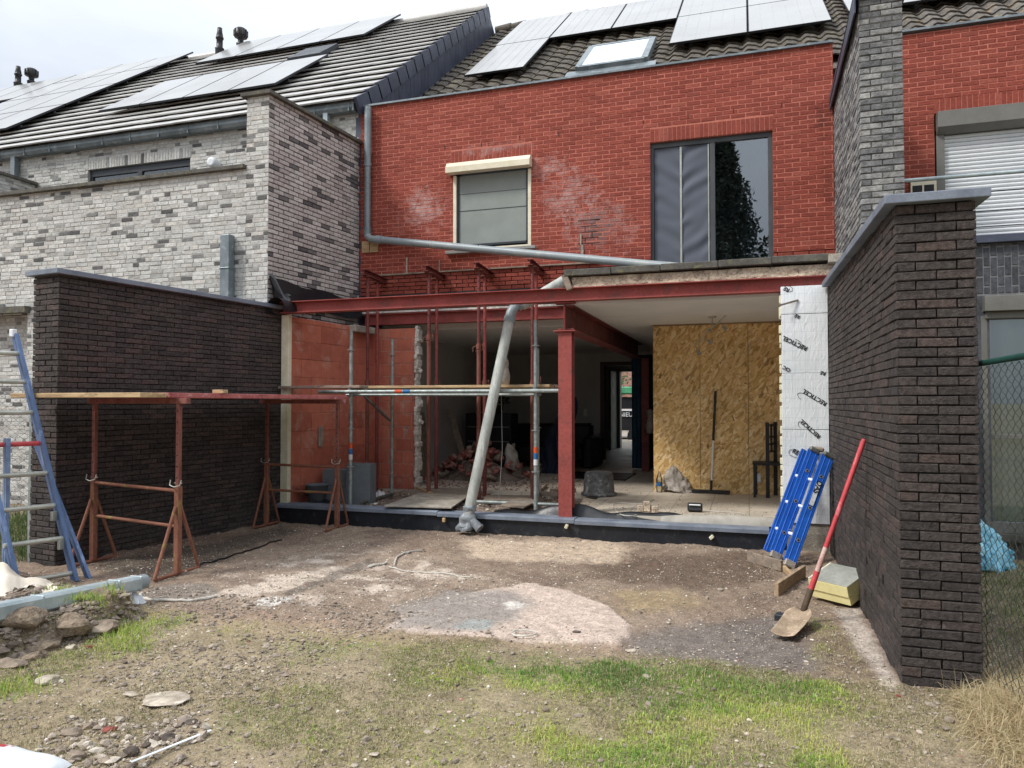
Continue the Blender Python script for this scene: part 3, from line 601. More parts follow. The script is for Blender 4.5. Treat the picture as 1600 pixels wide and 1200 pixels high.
blades('grass', x, y, h - 0.002, Lb, rng.uniform(0.002, 0.005, len(x)), 1.0, hue, 'patchy short green and yellowish grass growing on the soil', 'grass',
       blade_mat('grass_blade', [(0.0, (0.11, 0.23, 0.045)), (0.35, (0.27, 0.43, 0.08)), (0.6, (0.52, 0.60, 0.13)), (0.85, (0.52, 0.48, 0.20)), (1.0, (0.60, 0.50, 0.32))]))
# withered straw heap at the right foot of the wall
n = 26000; a = rng.random(n) * 6.283; rr = np.abs(rng.normal(0, 0.24, n)); sx = 1.40 + np.cos(a) * rr * 1.0; sy = 4.02 + np.sin(a) * rr * 1.7
k = ~((sx > 0.6) & (sx < 1.22) & (sy > 4.45)) & (sx > 0.95); sx, sy = sx[k], sy[k]; _, _, hh = ground_fields(sx, sy)
blades('dry_straw', sx, sy, hh + 0.10 * np.exp(-((sx - 1.38) ** 2 + (sy - 4.0) ** 2) / 0.12) * rng.random(len(sx)), rng.uniform(0.07, 0.20, len(sx)), rng.uniform(0.002, 0.0045, len(sx)), 4.0, rng.random(len(sx)), 'pale dry straw grass heaped at the foot of the chain-link fence', 'straw',
       blade_mat('straw_blade', [(0.0, (0.36, 0.27, 0.15)), (0.5, (0.55, 0.44, 0.26)), (0.9, (0.68, 0.58, 0.38)), (1.0, (0.26, 0.28, 0.11))]))
# dead thatch scattered thinly
x, y, h, g = sample_ground(420000, lambda g, x, y: np.clip(0.45 + g, 0, .9) * (y < 5.3) * (pdist(x, y, POL['lobe']) < 0) * (pdist(x, y, POL['damp']) < 0) * (pdist(x, y, POL['sparse']) > -0.05) * (0.05 + 0.95 * sstep(0.42, 0.58, fbm(x, y, 1.7, 4, 15))))
blades('dead_thatch', x, y, h + 0.001, rng.uniform(0.010, 0.028, len(x)), rng.uniform(0.002, 0.0045, len(x)), 1.6, rng.random(len(x)), 'scattered dead grass stalks lying on the soil', 'thatch',
       blade_mat('thatch_blade', [(0.0, (0.16, 0.125, 0.08)), (0.3, (0.26, 0.23, 0.11)), (0.5, (0.20, 0.24, 0.08)), (0.7, (0.42, 0.35, 0.22)), (1.0, (0.62, 0.54, 0.40))]))
# rough growth beyond the green fence
n = 26000; x = rng.uniform(1.35, 4.5, n); y = rng.uniform(4.4, 8.3, n)
blades('weeds', x, y, x * 0, rng.uniform(0.02, 0.06, n), rng.uniform(0.003, 0.007, n), 1.2, rng.random(n), 'rough weeds and grass beyond the green chain-link fence', 'weeds',
       blade_mat('weed_blade', [(0.0, (0.07, 0.13, 0.04)), (0.5, (0.18, 0.22, 0.08)), (1.0, (0.40, 0.35, 0.20))]))
# weeds at the foot of the left fence
n = 5000; x = rng.uniform(-9.5, -6.72, n); y = rng.uniform(4.9, 7.5, n)
blades('weeds', x, y, x * 0, rng.uniform(0.05, 0.28, n), rng.uniform(0.006, 0.012, n), 0.7, rng.random(n) * .5, 'dark green weeds at the foot of the wire fence behind the ladder', 'weeds', bpy.data.materials['weed_blade'])

def rock_mat(name, cols):
    m = NT(name); c = m.ramp(m.attr('hue'), cols); n = m.noise(45, 5, 0.65); c = m.mix(1, c, m.ramp(n, [(0.3, 0.72), (0.7, 1.2)]), 'MULTIPLY'); m.set(c, 0.95, 0, 0.25); m.bump(n, 0.6, 0.006); return m.m
ICO_T = (1 + 5 ** .5) / 2
ICO_V = np.array([(-1, ICO_T, 0), (1, ICO_T, 0), (-1, -ICO_T, 0), (1, -ICO_T, 0), (0, -1, ICO_T), (0, 1, ICO_T), (0, -1, -ICO_T), (0, 1, -ICO_T), (ICO_T, 0, -1), (ICO_T, 0, 1), (-ICO_T, 0, -1), (-ICO_T, 0, 1)]) / 1.9
ICO_F = np.array([(0, 11, 5), (0, 5, 1), (0, 1, 7), (0, 7, 10), (0, 10, 11), (1, 5, 9), (5, 11, 4), (11, 10, 2), (10, 7, 6), (7, 1, 8), (3, 9, 4), (3, 4, 2), (3, 2, 6), (3, 6, 8), (3, 8, 9), (4, 9, 5), (2, 4, 11), (6, 2, 10), (8, 6, 7), (9, 8, 1)])
def pebbles(name, x, y, z, size, hue, label, cat, mat_):
    n = len(x); v = ICO_V[None] * (1 + rng.normal(0, 0.22, (n, 12, 1))); sc = np.stack([rng.uniform(.7, 1.3, n), rng.uniform(.5, 1.0, n), rng.uniform(.35, .7, n)], -1)
    v = v * sc[:, None] * size[:, None, None] / 2; t = rng.random(n) * 6.283; c, s = np.cos(t), np.sin(t); vx = v[..., 0] * c[:, None] - v[..., 1] * s[:, None]; vy = v[..., 0] * s[:, None] + v[..., 1] * c[:, None]
    Vv = np.stack([vx + x[:, None], vy + y[:, None], v[..., 2] + z[:, None] + size[:, None] * 0.12], -1).reshape(-1, 3)
    Fv = (ICO_F[None] + (np.arange(n) * 12)[:, None, None]).reshape(-1, 3)
    o = fast_mesh(name, Vv, [Fv], [mat_], attrs={'hue': np.repeat(hue, 12)}); tag(o, label, cat, None, 'stuff'); return o
rockm = rock_mat('pebble_stone', [(0.0, hexc('6b6056')), (0.35, hexc('9d9083')), (0.6, hexc('a99d8e')), (0.85, hexc('cfc6b8')), (0.97, hexc('e9e4da')), (1.0, hexc('a04f38'))])
def pden(g, x, y):
    d = 0.22 + 0.5 * sstep(0.45, 0.65, fbm(x, y, 1.6, 4, 61)) + 0.8 * (pdist(x, y, POL['pale1']) > -0.1) * fbm(x, y, 4, 3, 5); return np.clip(d * (1 - 0.6 * np.clip(g, 0, 1)), 0, 1) * np.where(pdist(x, y, POL['lobe']) > 0, 0.2, 1)
x, y, h, g = sample_ground(85000, pden, y1=8.2)
pebbles('gravel', x, y, h, np.clip(rng.lognormal(-4.85, 0.5, len(x)), 0.004, 0.03), rng.random(len(x)) ** 0.9, 'small pale chips and gravel strewn over the soil', 'gravel', rockm)
x, y, h, g = sample_ground(42000, lambda g, x, y: np.where(x < -2.2, 0.9, 0.3) * (y < 5.0) * np.where(fbm(x, y, 1.8, 3, 8) > .47, 1, .25), y1=5.0)
pebbles('clods', x, y, h, np.clip(rng.lognormal(-4.35, 0.5, len(x)), 0.006, 0.05), rng.random(len(x)) * 0.62, 'small brown clods of earth over the near ground', 'soil clods', rockm)

PILE = gpoly([(50, 1165), (120, 1118), (210, 1138), (295, 1120), (325, 1150), (210, 1225), (70, 1225)])
n = 5200; x = rng.uniform(-3.6, -2.1, n); y = rng.uniform(2.3, 3.4, n); k = (pdist(x, y, PILE) + (fbm(x, y, 5, 3, 3) - .5) * .2 > 0) & (rng.random(n) < .55); x, y = x[k], y[k]; _, _, h = ground_fields(x, y)
pebbles('stone_rubble', x, y, h, np.clip(rng.lognormal(-3.9, 0.5, len(x)), 0.01, 0.07), rng.random(len(x)) * 0.8, 'loose rubble of small stones in the near left ground', 'rubble', rockm)
# individual stones
def stone(name, x, y, size, flat, mat_, label, cat='stone', group=None, seed=0, z=None, rot=None, col=None):
    rg = random.Random(seed * 7 + 1); bm_v = []; import bmesh
    bm = bmesh.new(); bmesh.ops.create_icosphere(bm, subdivisions=3, radius=0.5)
    a = rot if rot is not None else rg.random() * 6.28; off = Vector((rg.random() * 50, rg.random() * 50, 0))
    planes = [(Vector((rg.gauss(0, 1), rg.gauss(0, 1), rg.gauss(0, .8))).normalized(), rg.uniform(.26, .42)) for _ in range(9)]
    for v in bm.verts:
        p = v.co.copy()
        for nrm, dd in planes:
            e = p.dot(nrm) - dd
            if e > 0: p -= nrm * e
        p += v.co.normalized() * (noise.noise(v.co * 3 + off) * 0.06 + noise.noise(v.co * 9 + off) * 0.03)
        q = Vector((p.x * size[0], p.y * size[1], p.z * size[2])); v.co = Vector((q.x * math.cos(a) - q.y * math.sin(a), q.x * math.sin(a) + q.y * math.cos(a), q.z))
    me = bpy.data.meshes.new(name); bm.to_mesh(me); bm.free(); o = bpy.data.objects.new(name, me); COL.objects.link(o)
    o.location = (x, y, (gz(x, y) if z is None else z) + size[2] * flat); me.materials.append(M[mat_]); tag(o, label, cat, group); return o
M['stone_pale'] = mat('pale_stone', hexc('b5aa9a'), hexc('958a7b'), 6, 0.95, bs=30, bst=0.6, bd=0.01, fine=0.2, c3=hexc('c7beb0'))
M['stone_dark'] = mat('dark_damp_stone', hexc('5a5049'), hexc('463e38'), 6, 0.9, bs=30, bst=0.6, bd=0.01, fine=0.2)
M['stone_mid'] = mat('brown_stone', hexc('948677'), hexc('75685b'), 6, 0.95, bs=30, bst=0.6, bd=0.01, fine=0.2, c3=hexc('a59a89'))
M['clod'] = mat('dug_soil_clod', hexc('8a7b69'), hexc('63564a'), 9, 0.98, bs=40, bst=1.0, bd=0.02, fine=0.3, c3=hexc('8b7c69'))
M['broken_red'] = mat('broken_red_brick', hexc('8f4f45'), hexc('6f3a34'), 7, 0.95, bs=40, bst=0.5, fine=0.25, c3=hexc('a98f84'))
M['rubble_brick'] = mat('dusty_broken_brick', hexc('96615a'), hexc('6f443d'), 7, 0.95, bs=40, bst=0.5, fine=0.25, c3=hexc('a9968b'))
ST = [ # u, v, w(px), h ratio, material, label
 (160, 990, 62, .45, 'stone_mid', 'flat broken paving slab half buried below the soil bank', 'slab'),
 (18, 1042, 50, .4, 'stone_mid', 'flat brown stone at the left edge topped with grass', 'stone'),
 (75, 1065, 42, .3, 'stone_pale', 'pale flat stone left of the bare soil strip', 'stone'),
 (255, 1095, 80, .12, 'stone_pale', 'largest pale slab sunk flat in the bare soil', 'slab'),
 (205, 1090, 26, .3, 'stone_pale', 'white elongated stone beside the sunken pale slab', 'stone'),
 (110, 1152, 36, .5, 'stone_mid', 'brown wedge-shaped stone above the blocky stone pile', 'stone'),
 (132, 1168, 22, .7, 'stone_pale', 'small blocky pale stone in the middle of the stone pile', 'stone'),
 (140, 1143, 26, .45, 'stone_mid', 'flat grey stone at the top of the stone pile', 'stone'),
 (96, 1178, 22, .6, 'stone_mid', 'rounded brown stone left in the stone pile', 'stone'),
 (172, 1150, 30, .25, 'broken_red', 'reddish flat stone right of the stone pile', 'stone'),
 (118, 1190, 34, .45, 'stone_mid', 'low brown stone at the bottom of the stone pile', 'stone'),
 (205, 1182, 26, .6, 'stone_dark', 'dark stone at the near end of the pale metal strip', 'stone'),
 (230, 1170, 22, .6, 'stone_dark', 'dark lump touching the upper side of the pale metal strip', 'stone'),
 (262, 1160, 26, .5, 'stone_dark', 'dark lump near the far end of the pale metal strip', 'stone'),
 (298, 1133, 24, .6, 'stone_dark', 'dark round stone just beyond the far end of the metal strip', 'stone'),
 (165, 1195, 26, .5, 'stone_mid', 'brown stone at the lower edge of the picture', 'stone'),
 (112, 1016, 20, .5, 'stone_pale', 'white angular stone below the soil bank', 'stone'),
 (140, 1013, 12, .5, 'broken_red', 'small red brick fragment below the broken slab', 'brick fragment'),
 (62, 1022, 16, .35, 'stone_pale', 'small pale chip in the weeds below the soil bank', 'stone'),
 (555, 1195, 14, .5, 'stone_pale', 'small pale stone at the bottom middle', 'stone'),
 (585, 1183, 18, .3, 'stone_pale', 'flat pale stone just above the bottom middle stone', 'stone'),
 (480, 1110, 20, .25, 'stone_mid', 'thin brown stone lying alone in the near grass', 'stone'),
 (1125, 925, 11, .6, 'stone_pale', 'pale stone lying in the damp soil left of the plank', 'stone'),
 (1105, 936, 8, .7, 'stone_pale', 'small pale stone left of the bigger pale stone in damp soil', 'stone'),
 (1044, 971, 9, .5, 'stone_pale', 'lone pale pebble right of the smooth pale patch', 'stone'),
 (998, 957, 12, .5, 'stone_mid', 'stone at the right tip of the smooth pale patch', 'stone'),
 (988, 1011, 22, .3, 'stone_pale', 'crumbled white mortar lump below the smooth pale patch', 'mortar lump'),
 (901, 990, 14, .3, 'stone_dark', 'dark flat stone at the near edge of the smooth pale patch', 'stone'),
 (1262, 1034, 17, .3, 'stone_mid', 'flat stone at the edge of the damp soil near the wall', 'stone'),
 (1403, 1085, 12, .5, 'broken_red', 'small orange stone in the soil in front of the wall end', 'stone'),
 (240, 945, 14, .5, 'stone_mid', 'brown stone right of the white crumpled plastic', 'stone'),
 (262, 948, 10, .5, 'stone_pale', 'pale stone right of the white crumpled plastic', 'stone'),
]
for i, (u, v, wp, hr, mt, lab, ct) in enumerate(ST):
    p = P(u, v, Z=0); d = -math.sin(YAW) * p.x + math.cos(YAW) * p.y; s_ = wp * d / F
    stone('slab' if ct == 'slab' else ct.replace(' ', '_'), p.x, p.y, (s_, s_ * .72, s_ * hr), 0.22, mt, lab, ct, None, i + 3, rot=YAW)
# dug-out clods of the bank
cl = [(20, 1000, 80, 'big dark clod of the soil bank at the left edge'), (62, 998, 70, 'upright clod of the soil bank below the middle of the grey pipe'), (100, 988, 70, 'brown clod in the middle of the soil bank'), (150, 965, 80, 'largest clod at the right end of the soil bank under the grass'), (45, 1018, 45, 'smaller clod at the foot of the soil bank')]
for i, (u, v, wp, lab) in enumerate(cl):
    p = P(u, v, Z=0.06); d = -math.sin(YAW) * p.x + math.cos(YAW) * p.y; s_ = wp * d / F
    o = stone('soil_clod', p.x, p.y + .05, (s_, s_ * .8, s_ * .55), 0.05, 'clod', lab, 'soil clod', 'clods of the dug soil bank', 60 + i)
n = 9000; x = rng.uniform(-5.6, -3.6, n); y = rng.uniform(3.2, 4.8, n); k = (pdist(x, y, BANK) > -0.06); x, y = x[k], y[k]; _, _, h = ground_fields(x, y)
pebbles('bank_crumbs', x, y, h, np.clip(rng.lognormal(-3.5, 0.5, len(x)), 0.012, 0.085), rng.random(len(x)) * 0.42, 'crumbly lumps of earth on the face of the dug soil bank', 'soil lumps', rockm)
# tuft of grass on top of the bank
bk = [P(u, v, Z=0.17) for u, v in [(110, 940), (130, 938), (150, 937), (170, 940), (190, 945), (205, 955), (175, 950), (10, 1030), (25, 1028), (190, 965), (200, 975)]]
xs_ = np.concatenate([rng.normal(p.x, 0.10, 260) for p in bk]); ys_ = np.concatenate([rng.normal(p.y, 0.08, 260) for p in bk]); _, _, hh = ground_fields(xs_, ys_)
blades('bank_grass', xs_, ys_, hh - 0.005 + 0.06 * (hh > 0.1), rng.uniform(0.02, 0.07, len(xs_)), rng.uniform(0.003, 0.006, len(xs_)), 0.8, np.clip(rng.normal(.5, .25, len(xs_)), 0, 1), 'longer grass growing on top of the dug soil bank', 'grass', bpy.data.materials['grass_blade'])
# ================================================================== DARK BRICK GARDEN WALLS
FY = 8.27          # front plane of the extension (kerb, beam)
HY = 10.30         # rear facade plane of the houses
gwr = thing('garden_wall', (0.99, 6.4, 0), 'dark brown brick garden wall with wide bluestone coping, on the right beside the red shovel', 'garden wall')
mb = MB(); top = lambda u: 2.665 + 0.085 * u / 3.6
# left face: from near corner (u=0) going away; U=+Y, N=-X
bricks(mb, (0.795, 4.585, -0.12), (0, 1, 0), (-1, 0, 0), 3.66, 3.05, 0.196, 0.0465, 0.007, 0.007, mi=0, mo=1, jit=0.0028, top=lambda u: top(u) + 0.12, ch=0.004, depth=0.06, seed=3)
bricks(mb, (0.795, 4.585, -0.12), (1, 0, 0), (0, -1, 0), 0.398, 2.785, 0.196, 0.0465, 0.007, 0.016, mi=0, mo=1, jit=0.0028, ch=0.004, depth=0.06, seed=4, openings=())
bricks(mb, (1.193, 4.585, -0.12), (0, 1, 0), (1, 0, 0), 3.66, 2.785, 0.196, 0.0465, 0.007, 0.016, mi=0, mo=1, jit=0.002, top=lambda u: top(u) + 0.12, depth=0.06, seed=5)
mb.bx(0.87, 1.12, 4.66, 8.2, -0.1, 2.66, 1)
mb.build('brickwork', ['black_brick', 'dark_mortar'], gwr)
mb = MB(); y0, y1 = 4.53, 8.22
for (a, b) in ((y0, 6.35), (6.353, y1)):
    za, zb = top(a - 4.585) + .001, top(b - 4.585) + .001
    mb.add([(0.735, a, za), (1.255, a, za), (1.255, b, zb), (0.735, b, zb), (0.735, a, za + .052), (1.255, a, za + .052), (1.255, b, zb + .052), (0.735, b, zb + .052)],
           [(0, 3, 2, 1), (4, 5, 6, 7), (0, 1, 5, 4), (1, 2, 6, 5), (2, 3, 7, 6), (3, 0, 4, 7)])
soften(mb.build('coping', 'bluestone', gwr), 0.005)
for (yy, zz) in ((5.12, 0.42), (5.78, 0.40)): mb = MB(); mb.bx(0.789, 0.799, yy, yy + .012, zz, zz + .058); mb.build('weep_hole', 'ink', gwr)

gwl = thing('garden_wall', (-6.2, 6.8, 0), 'dark brown brick garden wall with bluestone coping, on the left behind the rusty trestles', 'garden wall')
A = Vector((-6.293, 5.372, 0)); B = Vector((-5.885, 8.40, 0)); U = (B - A).normalized(); N = Vector((U.y, -U.x, 0)); LW = (B - A).length
HT = 2.79
mb = MB()
bricks(mb, A - Vector((0, 0, .12)), U, N, LW, HT + .12, 0.196, 0.0465, 0.007, 0.016, jit=0.0028, ch=0.004, depth=0.06, seed=8)
fr = A - N * 0.39
bricks(mb, fr - Vector((0, 0, .12)), N, -U, 0.39, HT + .12, 0.192, 0.0465, 0.007, 0.016, jit=0.0028, ch=0.004, depth=0.06, seed=9)
q = [A - N * .07 + U * .07, A - N * .32 + U * .07, B - N * .32, B - N * .07]
mb.prism([p + Vector((0, 0, -.1)) for p in q], (0, 0, HT + .09), 1)
bo = [fr - U * 0 , fr + U * LW]; bricks(mb, (fr + U * LW) - Vector((0, 0, .12)), -U, -N, LW, HT + .12, 0.196, 0.0465, 0.007, 0.016, jit=0.002, ch=0.004, depth=0.06, seed=10)
mb.build('brickwork', ['black_brick', 'dark_mortar'], gwl)
mb = MB(); o_ = 0.055
for (a, b) in ((-o_, 1.5), (1.503, 2.98)):
    mb.prism([A + N * o_ + U * a + Vector((0, 0, HT + .002)), A - N * (.39 + o_) + U * a + Vector((0, 0, HT + .002)), A - N * (.39 + o_) + U * b + Vector((0, 0, HT + .002)), A + N * o_ + U * b + Vector((0, 0, HT + .002))], (0, 0, .05))
soften(mb.build('coping', 'bluestone', gwl), 0.005)

# ================================================================== GREY BRICK HOUSE, LEFT
gh_ = thing('grey_brick_house', (-9.5, 11.0, 0), 'pale grey mixed-brick house with smooth roof tiles and flue vents, on the left', 'house')
LX = -16.5
# party wall pier: front face X -6.40..-6.03 at Y 8.25, side slants back to (-5.85, 10.3)
PTZ = 5.66
pa = Vector((-6.045, 8.25, 0)); pb = Vector((-5.845, 10.29, 0)); PU = (pb - pa).normalized(); PN = Vector((PU.y, -PU.x, 0)); PL = (pb - pa).length
mb = MB()
bricks(mb, pa + Vector((0, 0, 2.7)), PU, PN, PL, PTZ - 2.7, 0.188, 0.050, 0.012, 0.011, mi=2, mo=3, jit=0.0025, hj=0.014, seed=21, depth=0.1)
bricks(mb, (-6.40, 8.25, 0.0), (1, 0, 0), (0, -1, 0), 0.352, PTZ, 0.188, 0.050, 0.010, 0.005, mi=0, mo=1, bond='wild', jit=0.002, seed=22, depth=0.1)
mb.prism([(-6.40, 8.27, 0), (-6.06, 8.37, 0), (-5.96, 10.28, 0), (-6.40, 10.28, 0)], (0, 0, PTZ - .01), 1)
mb.build('party_wall', ['white_brick', 'white_mortar', 'side_brick', 'dark_mortar'], gh_)
mb = MB(); mb.prism([(-6.46, 8.19, PTZ), (-5.99, 8.19, PTZ), (-5.79, 10.29, PTZ), (-6.46, 10.29, PTZ)], (0, 0, .05)); soften(mb.build('coping', 'old_stone', gh_), .006)
# big ground-floor extension wall in front
mb = MB()
bricks(mb, (LX, 8.255, 0.0), (1, 0, 0), (0, -1, 0), -6.402 - LX, 4.70, 0.188, 0.050, 0.010, 0.005, bond='wild', jit=0.0028, seed=23, openings=[(0, 6.22 , 0, 2.9)])
bricks(mb, (LX, 8.50, 0.0), (1, 0, 0), (0, -1, 0), 6.25, 2.95, 0.188, 0.050, 0.010, 0.005, bond='wild', jit=0.0028, seed=24)
mb.build('extension_wall', ['white_brick', 'white_mortar'], gh_)
mb = MB(); mb.bx(LX, -10.22, 8.16, 8.45, 2.90, 3.0); soften(mb.build('lintel', 'old_stone', gh_), .006)
mb = MB(); mb.bx(LX, -6.405, 8.19, 8.55, 4.70, 4.755); soften(mb.build('coping', 'old_stone', gh_), .006)
mb = MB(); mb.bx(LX, -6.4, 8.5, 10.2, 4.45, 4.55); mb.build('flat_roof', 'bitumen', gh_)
# upper wall with ribbon window
wu0 = P(137, 287, Y=HY).x; wu1 = P(297, 250, Y=HY).x; wz1 = P(297, 246, Y=HY).z; wz0 = wz1 - 0.56
mb = MB()
bricks(mb, (LX, HY, 4.4), (1, 0, 0), (0, -1, 0), -5.87 - LX, 1.9, 0.188, 0.050, 0.010, 0.005, bond='wild', jit=0.0028, seed=25, openings=[(wu0 - LX - .0, wu1 - LX, wz0 - 4.4, wz1 - 4.4), (wu0 - LX - .05, wu1 - LX + .02, wz1 - 4.4, wz1 - 4.4 + .19)])
rg = random.Random(5); x = wu0 - .05
while x < wu1:     # soldier course above the window
    mb.bx(x + .004, x + .056, HY - .001, HY + .06, wz1 + .003, wz1 + .187, 0, .003); x += .06
mb.bx(wu0 - .06, wu1 + .02, HY + .006, HY + .09, wz1 + .002, wz1 + .188, 1)
mb.build('upper_wall', ['white_brick', 'white_mortar'], gh_)
wf = MB()
for (a, b, c, d) in ((wu0, wu1, wz1 - .12, wz1), (wu0, wu0 + .06, wz0, wz1 - .12), (wu1 - .06, wu1, wz0, wz1 - .12), ((wu0 + wu1) / 2 - .05, (wu0 + wu1) / 2 + .05, wz0, wz1 - .12)): wf.bx(a, b, HY + .05, HY + .12, c, d)
wo = soften(wf.build('window', 'anthracite', gh_), .004)
wp = MB(); wp.bx(wu0 + .05, wu1 - .05, HY + .08, HY + .09, wz0, wz1 - .1); wp.build('pane', 'pane', wo)
wb = MB(); wb.bx(wu0 + .3, wu1, HY + .125, HY + .15, wz0, wz1 - .15); wb.build('blind', 'cloth_white', wo)
wb = MB(); wb.bx(wu0 - .1, wu1 + .1, HY + .5, HY + .55, wz0 - .1, wz1 + .1); wb.build('room_shade_panel', 'black_metal', wo)  # black panel painted in for the shade of the unlit room
# extractor outlet beside the window
vp = P(341, 258, Y=HY); vb = MB(); vb.tube([(vp.x, HY, vp.z), (vp.x, HY - .10, vp.z)], [.07, .07], 16); vb.tube([(vp.x, HY - .10, vp.z), (vp.x, HY - .18, vp.z), (vp.x, HY - .19, vp.z)], [.085, .085, .05], 16)
vb.build('extractor_outlet', 'shutter_white', gh_)
# roof
ZG, MG, Y0G, YRG = 6.28, 0.76, 10.12, 16.2
ang = math.atan(MG); ca, sa = math.cos(ang), math.sin(ang)
def rp(x, s, h, z0=ZG, y0=Y0G, c=ca, s_=sa): return (x, y0 + s * c - h * s_, z0 + s * s_ + h * c)
SL = (YRG - Y0G) / ca
mb = MB(); npx = 18; pitch = SL / npx; XR = -5.82
for k in range(npx):
    s0, s1 = k * pitch - .03, (k + 1) * pitch + .02
    # each course drawn as lapped tiles 0.3 m wide with slight unevenness
    x = LX - 6 + (0.15 if k % 2 else 0)
    while x < XR - .02:
        x1 = min(x + .296, XR); j = random.uniform(-.002, .003); h0, h1 = .078 + j, .018 + j
        s1 += 0; v = [rp(x, s0, h0 - .024), rp(x1, s0, h0 - .024), rp(x1, s1, h1 - .024), rp(x, s1, h1 - .024), rp(x + .002, s0, h0), rp(x1 - .002, s0, h0), rp(x1 - .002, s1, h1), rp(x + .002, s1, h1)]
        mb.add(v, [(4, 5, 6, 7), (0, 1, 5, 4), (1, 2, 6, 5), (3, 0, 4, 7), (3, 2, 1, 0)]); x += .30
rg_ = rp(0, SL, 0); mb.tube([(LX - 6, rg_[1], rg_[2] + .03), (XR, rg_[1], rg_[2] + .03)], .09, 8)
mb.add([rp(LX - 6, 0, -.02), rp(XR - .02, 0, -.02), rp(XR - .02, SL, -.02), rp(LX - 6, SL, -.02)], [(0, 1, 2, 3)])
yb = YRG + (YRG - Y0G); mb.add([(LX - 6, YRG, rg_[2]), (XR, YRG, rg_[2]), (XR, yb, ZG), (LX - 6, yb, ZG)], [(0, 1, 2, 3)])
roof_g = mb.build('roof', 'tile_grey', gh_)
# verge caps stepping up the gable, and slate cladding
mb = MB()
for k in range(npx):
    s0, s1 = k * pitch - .04, (k + 1) * pitch
    a = [rp(XR, s0, .075), rp(XR + .05, s0, .075), rp(XR + .05, s1, .035), rp(XR, s1, .035)]
    b = [rp(XR, s0, -.20), rp(XR + .05, s0, -.20), rp(XR + .05, s1, -.20), rp(XR, s1, -.20)]
    mb.add(a + b, [(0, 1, 2, 3), (7, 6, 5, 4), (0, 4, 5, 1), (1, 5, 6, 2), (2, 6, 7, 3), (3, 7, 4, 0)])
mb.build('verge_trim', 'slate', roof_g)
mb = MB(); y = HY + .02
while y < YRG + 5.5:
    h1 = ZG + MG * (min(y, 2 * YRG - y) - Y0G) - .02; h2 = ZG + MG * (min(y + .155, 2 * YRG - y - .155) - Y0G) - .02; t = random.uniform(0, .004)
    zb = 5.2 if y < 12 else 6.5
    mb.prism([(XR + .002 + t, y + .003, zb), (XR + .002 + t, y + .152, zb), (XR + .002 + t, y + .152, h2), (XR + .002 + t, y + .003, h1)], (.018, 0, 0)); y += .155
mb.bx(XR - .1, XR, HY, YRG + 5.5, 0, 6.3); mb.build('gable_cladding', 'slate', gh_)
# gutter
mb = MB()
for x in np.arange(LX, -5.95, 0.62):
    x1 = min(x + .62, -5.88)
    pr = [(-.14, .06), (-.14, -.02), (-.11, -.075), (0, -.08), (0, .03)]
    mb.prism([(x, HY - .02 + a, 6.24 + b) for a, b in pr], (x1 - x, 0, 0)); mb.bx(x1 - .012, x1 + .012, HY - .167, HY - .02, 6.158, 6.305)
mb.build('gutter', 'zinc', gh_)
dp_ = MB(); p = P(21, 250, Y=HY - .12); dp_.bx(p.x - .05, p.x + .05, HY - .14, HY - .04, 4.75, 6.2); dp_.build('downpipe', 'zinc', gh_)
dp_ = MB(); p = P(509, 180, Y=HY - .12); dp_.bx(p.x - .04, p.x + .04, HY - .14, HY - .05, 5.4, 6.2); dp_.build('downpipe', 'zinc_bright', gh_)
# stub of another downpipe on the extension wall (pixel 348..366, 368..462)
p0 = P(357, 368, Y=8.2); p1 = P(357, 470, Y=8.2); s_ = MB(); s_.bx(p0.x - .072, p0.x + .072, 8.12, 8.24, 2.7, p0.z); s_.bx(p0.x - .08, p0.x + .08, 8.11, 8.245, (p0.z + p1.z) / 2 - .02, (p0.z + p1.z) / 2 + .0)
soften(s_.build('downpipe', 'zinc', gh_), .008)
# far-left party wall
px_ = P(57, 290, Y=HY).x; pz_ = P(57, 290, Y=HY).z
mb = MB(); bricks(mb, (px_, 8.3, 4.5), (0, 1, 0), (1, 0, 0), 1.98, pz_ - 4.5, 0.188, 0.05, 0.01, 0.005, bond='wild', seed=29); mb.bx(px_ - .35, px_ - .1, 8.3, HY, 4.5, pz_, 1); mb.build('party_wall', ['white_brick', 'white_mortar'], gh_)
mb = MB(); mb.bx(px_ - .4, px_ + .05, 8.25, HY - .01, pz_, pz_ + .05); mb.build('coping', 'old_stone', gh_)
# closed body so no light passes
mb = MB(); mb.bx(LX - 6, XR - .12, HY + .7, 22, 0, 6.2); mb.build('inner_body', 'plaster_dirty', gh_)

def panel(parent, x0, x1, s0, s1, f, cells=6, h=0.13):
    """solar panel on a roof plane; f(x, s, h) maps to space"""
    b = MB(); t = .035
    v = [f(x0, s0, h), f(x1, s0, h), f(x1, s1, h), f(x0, s1, h), f(x0, s0, h + t), f(x1, s0, h + t), f(x1, s1, h + t), f(x0, s1, h + t)]
    b.add(v, [(0, 3, 2, 1), (0, 1, 5, 4), (1, 2, 6, 5), (2, 3, 7, 6), (3, 0, 4, 7)], 1)
    b.add(v[4:], [(0, 1, 2, 3)], 1); e = .012
    b.add([f(x0 + e, s0 + e, h + t + .002), f(x1 - e, s0 + e, h + t + .002), f(x1 - e, s1 - e, h + t + .002), f(x0 + e, s1 - e, h + t + .002)], [(0, 1, 2, 3)], 0)
    if cells:
        for k in range(1, cells):
            x = x0 + (x1 - x0) * k / cells; b.add([f(x - .003, s0 + .03, h + t + .004), f(x + .003, s0 + .03, h + t + .004), f(x + .003, s1 - .03, h + t + .004), f(x - .003, s1 - .03, h + t + .004)], [(0, 1, 2, 3)], 2)
    o = b.build('solar_panel', ['solar', 'black_metal', 'solar_line'], parent); return o
